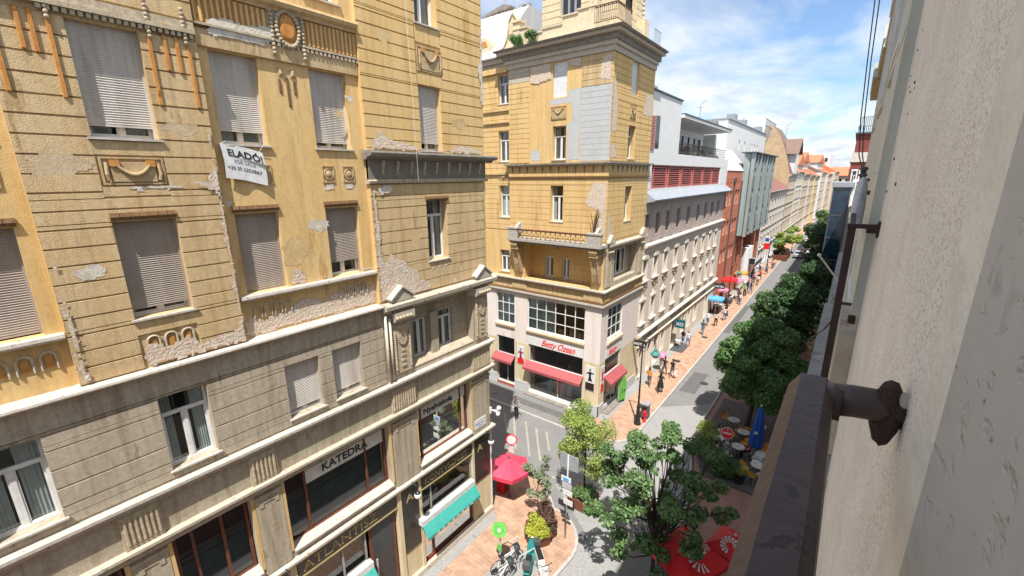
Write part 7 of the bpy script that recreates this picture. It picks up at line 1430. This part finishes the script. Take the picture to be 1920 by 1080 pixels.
b.add(vs, [(j*n+k, j*n+(k+1) % n, (j+1)*n+(k+1) % n, (j+1)*n+k) for j in range(len(zs_)-1) for k in range(n)]); b.build('canopy', 'blue', t); MB().tube([(-2.45, 27, .2), (-2.45, 27, 3.85)], .03, 8).build('pole', 'whitep', t); MB().ball((-2.45, 27, 3.82), .06, 8, 6).build('finial', 'whitep', t); MB().lathe([(.35, 0), (.35, .06), (.06, .1)], (-2.45, 27, .2), 14).build('foot', 'dgrey', t); MB().tube([(-2.45+.27*math.cos(a), 27+.27*math.sin(a), 2.6) for a in [2*math.pi*k/14 for k in range(15)]], .02, 5).build('tie_strap', 'darkblue', t)
MB(TS).add([(-2.5+.10*math.cos(a), 2.15+.10*math.sin(a), 25.7-26.66) for a in [2*math.pi*k/12 for k in range(12)]], [tuple(range(12))]).build('emblem', 'whitep', t)
# cafe furniture
def chair_proto(m, label):
    t = thing('cafe_chair', label, 'chair', (0, 0, 0)); b = MB(); n = 10
    b.add([(.24*math.cos(R(a)), .24*math.sin(R(a)), .46) for a in range(0, 360, 36)]+[(.22*math.cos(R(a)), .22*math.sin(R(a)), .43) for a in range(0, 360, 36)], [tuple(range(10)), tuple(range(10, 20))]+[(i, (i+1) % 10, 10+(i+1) % 10, 10+i) for i in range(10)]); b.build('seat', m, t)
    b = MB(); A = [R(a) for a in range(90, 271, 20)]
    for i in range(len(A)-1):
        h0, h1 = .58+.26*math.sin((A[i]-R(90))), .58+.26*math.sin((A[i+1]-R(90)))
        b.quad((.25*math.cos(A[i]), .25*math.sin(A[i]), .5), (.25*math.cos(A[i+1]), .25*math.sin(A[i+1]), .5), (.29*math.cos(A[i+1]), .29*math.sin(A[i+1]), h1), (.29*math.cos(A[i]), .29*math.sin(A[i]), h0))
    b.build('backrest', m, t)
    for a in (45, 135, 225, 315): MB().tube([(.16*math.cos(R(a)), .16*math.sin(R(a)), .44), (.24*math.cos(R(a)), .24*math.sin(R(a)), .0)], .014, 6).build('leg', 'silver', t)
    return t
def table_proto(m, label):
    t = thing('cafe_table', label, 'table', (0, 0, 0)); MB().lathe([(.36, .73), (.37, .745), (.36, .76)], (0, 0, 0), 22).build('table_top', m, t); MB().lathe([(.22, 0), (.22, .025), (.035, .05), (.03, .73)], (0, 0, 0), 12).build('stand', 'dgrey', t)
    MB().lathe([(.05, .762), (.06, .80), (.05, .80)], (.1, .05, 0), 10).lathe([(.03, .762), (.03, .88), (.02, .88)], (-.12, .08, 0), 8).build('crockery', 'whitep', t); return t
cp = {c: chair_proto(c, 'x') for c in ('orange', 'yellowp', 'teal', 'whitep')}; tp_ = table_proto('whitep', 'x'); used = set()
def dup(o, loc, rz, label, group):
    if o.name in used: o = copy_tree(o)
    used.add(o.name); return put(o, loc, rz, label, group)
tables = [(-4.15, 29.7, 'white round table at the kerb corner under the big tree'), (-3.35, 28.5, 'white table under the crown of the big tree, behind the no-entry sign'), (-3.3, 26.6, 'white table just behind the no-entry disc'), (-3.75, 25.3, 'white table next to the teal chairs'), (-2.05, 25.35, 'white table beside the yellow chairs, nearest the handrail'), (-2.6, 29.9, 'white table in the deep shade of the big tree'), (-2.0, 26.6, 'white table right of the furled blue parasol'), (-4.5, 26.9, 'white table by the bright green bush')]
for x, y, lb in tables: dup(tp_, (x, y, .2), random.uniform(0, 3), lb, 'cafe tables')
chairs = [('orange', -4.75, 30.2, -30, 'orange chair at the kerb end of the cafe'), ('orange', -3.75, 29.0, 160, 'orange chair on the pavement side of the kerb corner table'), ('yellowp', -2.65, 25.1, 0, 'yellow chair left of the table nearest the handrail'), ('yellowp', -2.2, 24.6, 80, 'yellow chair in front of the table nearest the handrail'), ('whitep', -2.2, 26.1, -100, 'white chair behind the table nearest the handrail'),
          ('teal', -4.3, 25.6, 10, 'teal chair on the road side of the table by the bushes'), ('teal', -3.45, 24.75, 120, 'teal chair on the near side of the table by the bushes'), ('whitep', -3.9, 26.4, 20, 'white chair right behind the no-entry pole'), ('whitep', -2.7, 26.9, 200, 'white chair beside the foot of the furled blue parasol'), ('yellowp', -3.9, 28.2, 60, 'yellow chair between the two tables under the big tree'), ('orange', -2.0, 27.6, 250, 'orange chair behind the furled blue parasol'), ('whitep', -4.6, 27.6, -10, 'white chair by the bright green bush'), ('teal', -4.9, 26.3, 40, 'teal chair between the two green bushes'), ('orange', -3.1, 27.7, 200, 'orange chair in the middle of the cafe'), ('yellowp', -3.2, 29.4, 90, 'yellow chair between the shaded tables'), ('whitep', -1.8, 24.9, 130, 'white chair at the near corner, right of the yellow ones')]
for c, x, y, a, lb in chairs: dup(cp[c], (x, y, .2), R(a), lb, 'cafe chairs')
# ------------------------------------------------------------------ people
def skin(V, E_, rad, sub=1):
    me = bpy.data.meshes.new('s'); me.from_pydata([v for v in V], E_, []); o = bpy.data.objects.new('s', me); COL.objects.link(o)
    m = o.modifiers.new('skin', 'SKIN'); m.use_smooth_shade = True
    for i, v in enumerate(me.skin_vertices[0].data): v.radius = rad[i] if isinstance(rad[i], tuple) else (rad[i], rad[i]); v.use_root = (i == 0)
    if sub: s_ = o.modifiers.new('sub', 'SUBSURF'); s_.levels = sub; s_.render_levels = sub
    dg = bpy.context.evaluated_depsgraph_get(); r_ = bpy.data.meshes.new_from_object(o.evaluated_get(dg)); bpy.data.objects.remove(o); bpy.data.meshes.remove(me); return r_
POSE = {}
def pose(name, stride=.0, arms=(10, 10), elbow=(20, 20), sit=False, shorts=False, long=False):
    """body facing +y; arms: forward swing in degrees; elbow: bend"""
    V = []; E_ = []; Rd = []; Z = []
    def a(p, r, z, par=None):
        V.append(p); Rd.append(r); Z.append(z)
        if par is not None: E_.append((par, len(V)-1))
        return len(V)-1
    hz = .50 if sit else .94
    pel = a((0, 0, hz), (.145, .105), 2); wa = a((0, .0, hz+.17), (.13, .09), 1, pel); ch = a((0, 0, hz+.36), (.16, .105), 1, wa); ne = a((0, .0, hz+.50), (.085, .07), 1, ch); nk = a((0, .015, hz+.56), .052, 0, ne); hd0 = a((0, .025, hz+.64), (.068, .08), 0, nk); hd1 = a((0, .02, hz+.73), (.077, .092), 0, hd0); a((0, .01, hz+.79), (.055, .065), 0, hd1); a((0, .125, hz+.665), .012, 0, hd0)
    for sd, ar, el in ((-1, arms[0], elbow[0]), (1, arms[1], elbow[1])):
        sh = a((sd*.185, 0, hz+.46), .06, 1, ch); A = R(ar); e = (sd*.215, .28*math.sin(A), hz+.46-.28*math.cos(A)); el_ = a(e, .042, 1 if long else 0, sh); B = A+R(el); w_ = (sd*.20, e[1]+.25*math.sin(B), e[2]-.25*math.cos(B)); wr = a(w_, .027, 0, el_)
        d = Vector((0, math.sin(B), -math.cos(B))); pm = a(tuple(Vector(w_)+d*.06), (.034, .02), 0, wr); c0 = Vector(w_)+d*.09
        for q, ln in ((-1.5, .055), (-.5, .07), (.5, .075), (1.5, .065)):
            s_ = Vector((0, math.cos(B), math.sin(B)))*q*.018; f1 = a(tuple(c0+s_+d*ln*.5), .009, 0, pm); a(tuple(c0+s_+d*ln+Vector((-sd*.012, 0, 0))), .008, 0, f1)
        th = Vector((0, math.cos(B), math.sin(B))); t1 = a(tuple(Vector(w_)+d*.045+th*.04), .010, 0, wr); a(tuple(Vector(w_)+d*.085+th*.055), .008, 0, t1)
    for sd in (-1, 1):
        f = sd*stride
        if sit: hp = a((sd*.09, .05, .50), .085, 2, pel); kn = a((sd*.12, .42, .50), .06, 2, hp); an = a((sd*.11, .45, .09), .038, 0 if shorts else 2, kn); a((sd*.11, .60, .04), (.035, .03), 3, an); continue
        hp = a((sd*.09, 0, .84), .092, 2, pel); kn = a((sd*.095, f*.24+.02, .48+abs(f)*-.02), .062, 2, hp); az = .085+(.10*abs(stride) if sd*stride < 0 else 0); an = a((sd*.09, f*.46-(.05 if f < 0 else 0), az), .038, 0 if shorts else 2, kn); a((sd*.095, f*.46+.14-(.05 if f < 0 else 0), az-.05), (.036, .028), 3, an)
    me = skin(V, E_, Rd); Vv = [Vector(v) for v in V]
    for m in ('skin', 'whitep', 'denim', 'black'): me.materials.append(M[m])
    for p in me.polygons:
        p.use_smooth = True; c = p.center; best = None
        for i, j in E_:
            A_, B_ = Vv[i], Vv[j]; ab = B_-A_; tt = max(0, min(1, (c-A_).dot(ab)/max(ab.length_squared, 1e-9))); dd = (A_+ab*tt-c).length-.5*((Rd[i][0] if isinstance(Rd[i], tuple) else Rd[i]))
            if best is None or dd < best[0]: best = (dd, Z[j] if tt > .4 else Z[i])
        p.material_index = best[1]
    h = bpy.data.meshes.new('hair'); b = MB(); hc = (0, .0, hz+.735)
    b.lathe([(.001, .115), (.05, .105), (.085, .06), (.097, .0), (.092, -.05), (.07, -.075)], hc, 12, sx=.9, sy=1.05)
    b.v = [(x, min(y, .055), z) for x, y, z in b.v]; h.from_pydata(b.v, [], b.f); h.materials.append(M['hair'])
    lh = bpy.data.meshes.new('hair'); b2 = MB(); b2.v = list(b.v); b2.f = list(b.f); b2.lathe([(.07, .05), (.10, -.02), (.10, -.15), (.07, -.28), (.02, -.32)], (0, -.04, hz+.72), 10, sx=.95, sy=.6); lh.from_pydata(b2.v, [], b2.f); lh.materials.append(M['hair'])
    for q in (h, lh):
        for p in q.polygons: p.use_smooth = True
    dr = bpy.data.meshes.new('dress'); b = MB(); b.lathe([(.10, hz+.46), (.15, hz+.36), (.135, hz+.15), (.19, hz-.02), (.27, hz-.45)], (0, 0, 0), 14, sy=.75); dr.from_pydata(b.v, [], b.f); dr.materials.append(M['black'])
    POSE[name] = (me, h, lh, dr)
pose('stand', .05, (25, 30), (75, 80), long=True); pose('walk', .55, (-22, 24), (15, 30)); pose('walk2', -.5, (26, -20), (25, 12), long=True); pose('walk3', .4, (20, -15), (60, 10), shorts=True); pose('sit', 0, (35, 40), (50, 45), sit=True); pose('ride', .5, (45, 45), (25, 25)); pose('dummy', .15, (-8, 12), (10, 25), long=True)
def person(p, x, y, face, label, top, bot, hair='hair', longh=False, dress=False, z=.11, sc=1.0, skinm='skin', shoes='black', group=None, bag=None, name='person', cat='person'):
    me, h, lh, dr = POSE[p]; t = thing(name, label, cat, (0, 0, 0), group)
    o = bpy.data.objects.new('body', me); COL.objects.link(o); o.parent = t
    for i, m in enumerate((skinm, top, bot, shoes)): o.material_slots[i].link = 'OBJECT'; o.material_slots[i].material = M[m]
    if hair: q = bpy.data.objects.new('hair', lh if longh else h); COL.objects.link(q); q.parent = t; q.material_slots[0].link = 'OBJECT'; q.material_slots[0].material = M[hair]
    if dress: q = bpy.data.objects.new('dress', dr); COL.objects.link(q); q.parent = t; q.material_slots[0].link = 'OBJECT'; q.material_slots[0].material = M[top]
    put(t, (x, y, z), R(face)-R(90), sc=sc)
    if bag: g_ = thing(bag[0], bag[1], 'bag', (x, y, z)); a = R(face)-R(90); ox, oy = .27*math.cos(a), .27*math.sin(a); MB().frus(x+ox-.14, x+ox+.14, y+oy-.06, y+oy+.06, z+.38, z+.72, .03, .01).build('pouch', bag[2], g_); MB().tube([(x+ox-.08, y+oy, z+.72), (x+ox, y+oy, z+.84), (x+ox+.08, y+oy, z+.72)], .008, 5).build('handle', bag[2], g_)
    return t
person('stand', -16.9, 22.1, -20, 'person in a grey jacket looking at a phone at the side street kerb', 'greyp', 'black', z=.0, sc=1.04)
ph = thing('phone', 'dark phone held by the person at the side street kerb', 'phone', (-16.5, 21.95, 1.2)); MB().box(-16.53, -16.45, 21.9, 21.97, 1.18, 1.195).build('case', 'black', ph)
person('stand', -13.3, 23.65, -60, 'person in a white top and jeans standing before the clothes shop window', 'whitep', 'denim', sc=.98, longh=True)
person('walk', -9.95, 32.0, 95, 'woman in a long black dress walking nearest the litter bin', 'black', 'black', longh=True, dress=True, sc=1.03)
person('walk2', -11.05, 32.5, 100, 'person in a brown top and dark trousers walking close to the hotel wall', 'orange', 'dgrey', hair='hairb', longh=True) 
person('walk', -10.75, 35.3, 85, 'person in black next to the pink parasol, walking with a companion', 'black', 'dgrey')
person('walk3', -10.05, 35.2, 80, 'person in a black shirt with a white bag, on the road side of the pair', 'black', 'dgrey', bag=('handbag', 'white bag carried by the person in the black shirt', 'whitep'))
person('walk2', -11.35, 36.1, 90, 'person in a pale pink top under the small pink umbrella', 'pink', 'whitep', hair='hairb')
t = thing('umbrella', 'small pale pink umbrella held over the walker beside the hotel wall', 'umbrella', (-11.3, 36.0, 1.2)); MB().lathe([(.02, .62), (.25, .56), (.42, .42), (.5, .26)], (-11.3, 35.9, 1.35), 10).build('canopy', 'pink', t); MB().tube([(-11.3, 35.9, 1.15), (-11.3, 35.9, 1.95)], .01, 5).build('shaft', 'silver', t)
person('walk2', -11.6, 43.3, 260, 'person in a black shirt and blue jeans by the hotel entrance', 'black', 'denim'); person('walk', -11.05, 43.1, 262, 'person in a white shirt beside the one in black by the hotel entrance', 'whitep', 'denim', longh=True, hair='hairb')
t = thing('stroller', 'pale pushchair beside the couple at the hotel entrance', 'pushchair', (-11.9, 42.6, .11))
MB().lathe([(.1, .45), (.26, .5), (.3, .7), (.24, .85)], (-11.9, 42.6, .11), 10).build('seat', 'whitep', t); MB().tube([(-11.9, 42.8, .7), (-11.75, 43.1, 1.1)], .02, 5).tube([(-11.9, 42.4, .2), (-11.8, 42.9, .65)], .02, 5).build('frame', 'dgrey', t)
for dx, dy in ((-.2, -.25), (.2, -.25), (-.2, .25), (.2, .25)): MB().disc((-11.9+dx, 42.6+dy, .22), .10, (1, 0, 0), .03, 12).build('wheel', 'black', t)
person('walk2', -11.15, 51.0, 80, 'person in a white shirt and pale jeans walking away past the hotel end', 'whitep', 'denim'); person('walk', -10.35, 51.4, 95, 'person with long dark hair, cream top and black trousers walking near the second lamp post', 'cream', 'black', longh=True)
person('walk', -6.45, 58.3, 265, 'broad person in black on the carriageway beside a bicycle', 'black', 'black', z=.0, sc=1.05)
person('ride', -10.25, 67.3, 265, 'bicycle rider in grey on the far pavement', 'greyp', 'black', sc=1.06)
rnd = random.Random(77); spots_more = 1; cols = ['black', 'whitep', 'dgrey', 'denim', 'greyp', 'red', 'cream', 'darkblue', 'pink']
spots = [(-10.9, 60.5, 'nearest walker behind the red parasols'), (-9.9, 75.5, 'walker at the kerb before the grey ribbed bay'), (-10.6, 77, 'walker in the crowd in front of the round columns'), (-11.2, 78.2, 'walker closest to the round columns'), (-10.2, 79.8, 'walker in the middle of the crowd'), (-11.4, 81, 'walker next to the shaded recess'), (-10.7, 83.1, 'walker behind the middle of the crowd'), (-10.0, 85.2, 'walker near the farthest lamp post'), (-11.2, 86.5, 'walker between farthest lamp and wall'), (-9.9, 91, 'walker just beyond the farthest lamp post'), (-9.7, 92, 'walker beside the one beyond the farthest lamp'), (-10.8, 97, 'walker before the terrace planters'), (-11.2, 104, 'walker beside the far terrace'), (-10.6, 73, 'walker before the crowd, near the wall'), (-9.9, 62.3, 'walker on the road side of the tall red parasol'), (-10.3, 63.4, 'walker just beyond the tall red parasol'), (-9.8, 69.4, 'walker at the kerb by the orange parasol'), (-10.5, 71.0, 'walker between the orange parasol and the crowd'), (-10.8, 47.6, 'walker alone between the entrance mat and the white shirt'), (-10.0, 54.2, 'walker just before the second lamp post')]
for k, (x, y, lb) in enumerate(spots):
    c1, c2 = rnd.choice(cols), rnd.choice(['black', 'denim', 'dgrey', 'cream']); nmz = {'black': 'black', 'whitep': 'white', 'dgrey': 'dark grey', 'denim': 'blue', 'greyp': 'grey', 'red': 'red', 'cream': 'cream', 'darkblue': 'navy', 'pink': 'pink'}[c1]
    person(rnd.choice(['walk', 'walk2', 'walk3']), x, y, rnd.choice([85, 95, 265, 275]), 'person in a %s top, %s' % (nmz, lb), c1, c2, longh=rnd.random() < .4, group='pedestrians on the far pavement')
for k, (x, y, f_, c1, c2, lb) in enumerate(((-4.3, 25.65, 0, 'whitep', 'denim', 'seated person in white at the table by the bushes'), (-3.45, 24.8, 120, 'darkblue', 'black', 'seated person in navy on the near teal chair'), (-3.9, 26.4, 20, 'whitep', 'greyp', 'seated person in white right behind the no-entry pole'), (-2.7, 26.9, 200, 'maroon', 'black', 'seated person in maroon beside the furled blue parasol'), (-4.6, 27.6, -10, 'cream', 'denim', 'seated person in cream by the bright green bush'))):
    person('sit', x, y, f_, lb, c1, c2, z=.18, longh=k % 2 == 0, hair='hairb' if k % 2 else 'hair', group='cafe guests')
for k, (x, c1, c2, lb) in enumerate(((-16.6, 'teal', 'teal', 'shop dummy in a teal dress, leftmost in the large shop window'), (-15.9, 'red', 'red', 'shop dummy in a red dress'), (-15.5, 'pink', 'whitep', 'shop dummy in a pink top'), (-14.9, 'greyp', 'denim', 'shop dummy in a grey top and blue skirt, rightmost'))):
    person('dummy', x, 26.15, -95, lb, c1, c2, hair=None, dress=True, z=.35, name='shop_dummy', cat='shop dummy', group='dummies in the clothes shop window')
for k in range(2): person('dummy', -21.1+.6*k, 26.15, -90, ('shop dummy in black in the narrow shop window, left one', 'shop dummy in black in the narrow shop window, right one')[k], 'black', 'black', hair=None, z=.35, dress=k == 1, name='shop_dummy', cat='shop dummy')
# ------------------------------------------------------------------ stalls, awnings and flags by the red brick building
parasol(-11.5, 56.0, 2.55, 1.15, 'skyblue', 'light blue parasol at the hotel end of the pavement', n=4, rot=45, rise=.3); parasol(-11.3, 58.6, 3.1, .8, 'pink', 'small pink parasol between the blue and the red one', n=4, rot=45, rise=.3)
parasol(-11.2, 61, 4.1, 1.2, 'red', 'tall red parasol against the red brick wall', n=4, rot=45, rise=.35); parasol(-10.9, 65, 3.2, 1.0, 'pink', 'pale pink parasol beyond the red one', n=4, rot=45, rise=.3); parasol(-11.4, 70, 3.3, 1.1, 'orange', 'orange parasol before the shaded recess', n=4, rot=45, rise=.3)
t = thing('shop_canopy', 'grey projecting canopy with black sign boards in front of the shaded recess', 'canopy', (-11.5, 79, 3)); MB().box(-12.28, -10.6, 76, 82, 3.2, 3.35).build('roof', 'greyp', t); MB().box(-10.62, -10.55, 76, 82, 2.95, 3.6).build('board', 'dgrey', t); MB().box(-12.2, -10.7, 75.95, 76, 3.36, 4.2).build('board', 'black', t)
for y in (76.2, 81.8): MB().tube([(-10.7, y, .11), (-10.7, y, 3.2)], .05, 6).build('post', 'dgrey', t)
t = thing('flag_banner', 'blue-white and red hanging banner on the farthest lamp post', 'banner', (-10.4, 86.5, 5)); MB().box(-11.3, -10.45, 87.9, 87.93, 5.2, 6.6).build('cloth', 'whitep', t); MB().box(-11.2, -10.6, 87.88, 87.895, 5.5, 6.1).build('emblem', 'blue', t); MB().box(-11.3, -10.45, 87.9, 87.93, 4.1, 5.15).build('cloth', 'red', t); MB().box(-11.35, -10.4, 87.9, 87.95, 6.62, 6.68).build('rod', 'iron', t)
for k, (x, y, m, lb) in enumerate(((-11.6, 57.3, 'brownframe', 'small dark stall under the blue parasol'), (-11.3, 62.5, 'dgrey', 'dark stall under the tall red parasol'), (-11.0, 72.5, 'green', 'green stall before the crowd'))):
    t = thing('stall', lb, 'stall', (x, y, .11)); MB().frus(x-.4, x+.4, y-.6, y+.6, .11, 1.05, .03, .03).build('counter', m, t); MB().box(x-.45, x+.45, y-.65, y+.65, 1.052, 1.1).build('top', 'whitep', t)
    q = MB(); 
    for j in range(5): q.ball((x-.25+.12*j, y-.3+.14*j, 1.17), .09, 7, 5)
    q.build('goods', cols[k+4] if cols[k+4] in M else 'red', t)
pl_ = thing('planter', 'long brown terrace planter with a hedge before the parked cars', 'planter', (-9.7, 104, .11)); MB().frus(-11.3, -8.7, 101, 108, .11, 1.0, .05, .05).build('box', 'brownframe', pl_)
bush('terrace_hedge', 'brown and green hedge in the long terrace planter', [(-10+random.uniform(-1.1, 1.1), 104.5+random.uniform(-3.2, 3.2), 1.2+random.uniform(0, .5), .6, .8) for k in range(16)], 2400, .2, 'leaf5', 19)
# ------------------------------------------------------------------ cars
def car_proto(m, label):
    t = thing('parked_car', label, 'car', (0, 0, 0)); b = MB()
    lo = [(-2.1, .35), (-2.15, .75), (-1.95, .95), (-1.3, 1.0), (1.0, .98), (1.9, .82), (2.1, .6), (2.1, .32)]
    b.add([(x, s_*(.86 if z > .9 else .88), z) for s_ in (-1, 1) for x, z in lo], [tuple(range(8)), tuple(range(8, 16))]+[(i, (i+1) % 8, 8+(i+1) % 8, 8+i) for i in range(8)])
    up = [(-1.75, .97), (-1.3, 1.42), (.15, 1.46), (.95, .98)]; b.add([(x, s_*(.82 if z < 1.2 else .62), z) for s_ in (-1, 1) for x, z in up], [(0, 1, 2, 3), (4, 5, 6, 7), (0, 1, 5, 4), (1, 2, 6, 5), (2, 3, 7, 6)]); b.build('body', m, t)
    g_ = MB(); g_.add([(x, s_*.845 if z < 1.2 else s_*.66, z) for s_ in (-1, 1) for x, z in ((-1.5, 1.03), (-1.2, 1.36), (.1, 1.39), (.75, 1.03))], [(0, 1, 2, 3), (4, 5, 6, 7)]); g_.quad((.98, -.72, 1.02), (.98, .72, 1.02), (.22, .58, 1.43), (.22, -.58, 1.43)); g_.quad((-1.79, -.72, 1.02), (-1.79, .72, 1.02), (-1.36, .58, 1.39), (-1.36, -.58, 1.39)); g_.build('windows', 'darkglass', t)
    for x in (-1.3, 1.3):
        for s_ in (-1, 1):
            wl = MB(lambda a_, c_, d_: (a_, d_, c_)).lathe([(.1, -.1), (.3, -.1), (.32, -.06), (.32, .06), (.3, .1), (.1, .1)], (x, .32, s_*.80), 14).build('wheel', 'black', t, smooth=True); MB(lambda a_, c_, d_: (a_, d_, c_)).lathe([(.02, -.02), (.18, -.02), (.18, .02), (.02, .02)], (x, .32, s_*.91), 10).build('rim', 'silver', wl)
    for s_ in (-1, 1): MB().box(2.02, 2.12, s_*.68-.14, s_*.68+.14, .6, .74).build('headlight', 'whitep', t); MB().box(-2.17, -2.1, s_*.7-.12, s_*.7+.12, .7, .86).build('taillight', 'red', t)
    return t
cars = [(-7.2, 108, 'silver', 'silver car, nearest of the line in the carriageway'), (-5.2, 113, 'whitep', 'white car beside the right-hand trees'), (-7.4, 117, 'black', 'black car second in the line'), (-5.0, 121, 'silver', 'silver car on the right beyond the white one'), (-7.3, 126, 'whitep', 'white car third in the line'), (-4.9, 130, 'dgrey', 'dark grey car on the right of the carriageway'), (-7.1, 136, 'whitep', 'white car in front of the dark van'), (-4.6, 142, 'whitep', 'white car far on the right'), (-6.9, 148, 'silver', 'silver car far along the line'), (-4.4, 155, 'black', 'black car far on the right'), (-6.5, 162, 'whitep', 'white car at the far end of the line'), (-4.0, 172, 'silver', 'farthest silver car, at the very end of the line')]
cprot = {}
for x, y, m, lb in cars:
    if m not in cprot: cprot[m] = o = car_proto(m, lb)
    else: o = copy_tree(cprot[m])
    put(o, (x, y, .02), R(90 if x < -6 else -90), lb, 'cars along the far carriageway')

for k, (x, lb) in enumerate(((-19.3, 'small shrub growing on the tower eaves beside the scrolled gable'), (-18.1, 'second small shrub growing on the tower eaves, nearer the corner'))):
    bush('roof_shrub', lb, [(x+random.uniform(-.3, .3), 25.45+random.uniform(-.1, .1), 25.75+random.uniform(-.1, .25), .26, .9) for q in range(6)], 900, .09, 'leaf2' if k else 'leaf', 90+k, cat='plant', group='shrubs on the tower eaves')
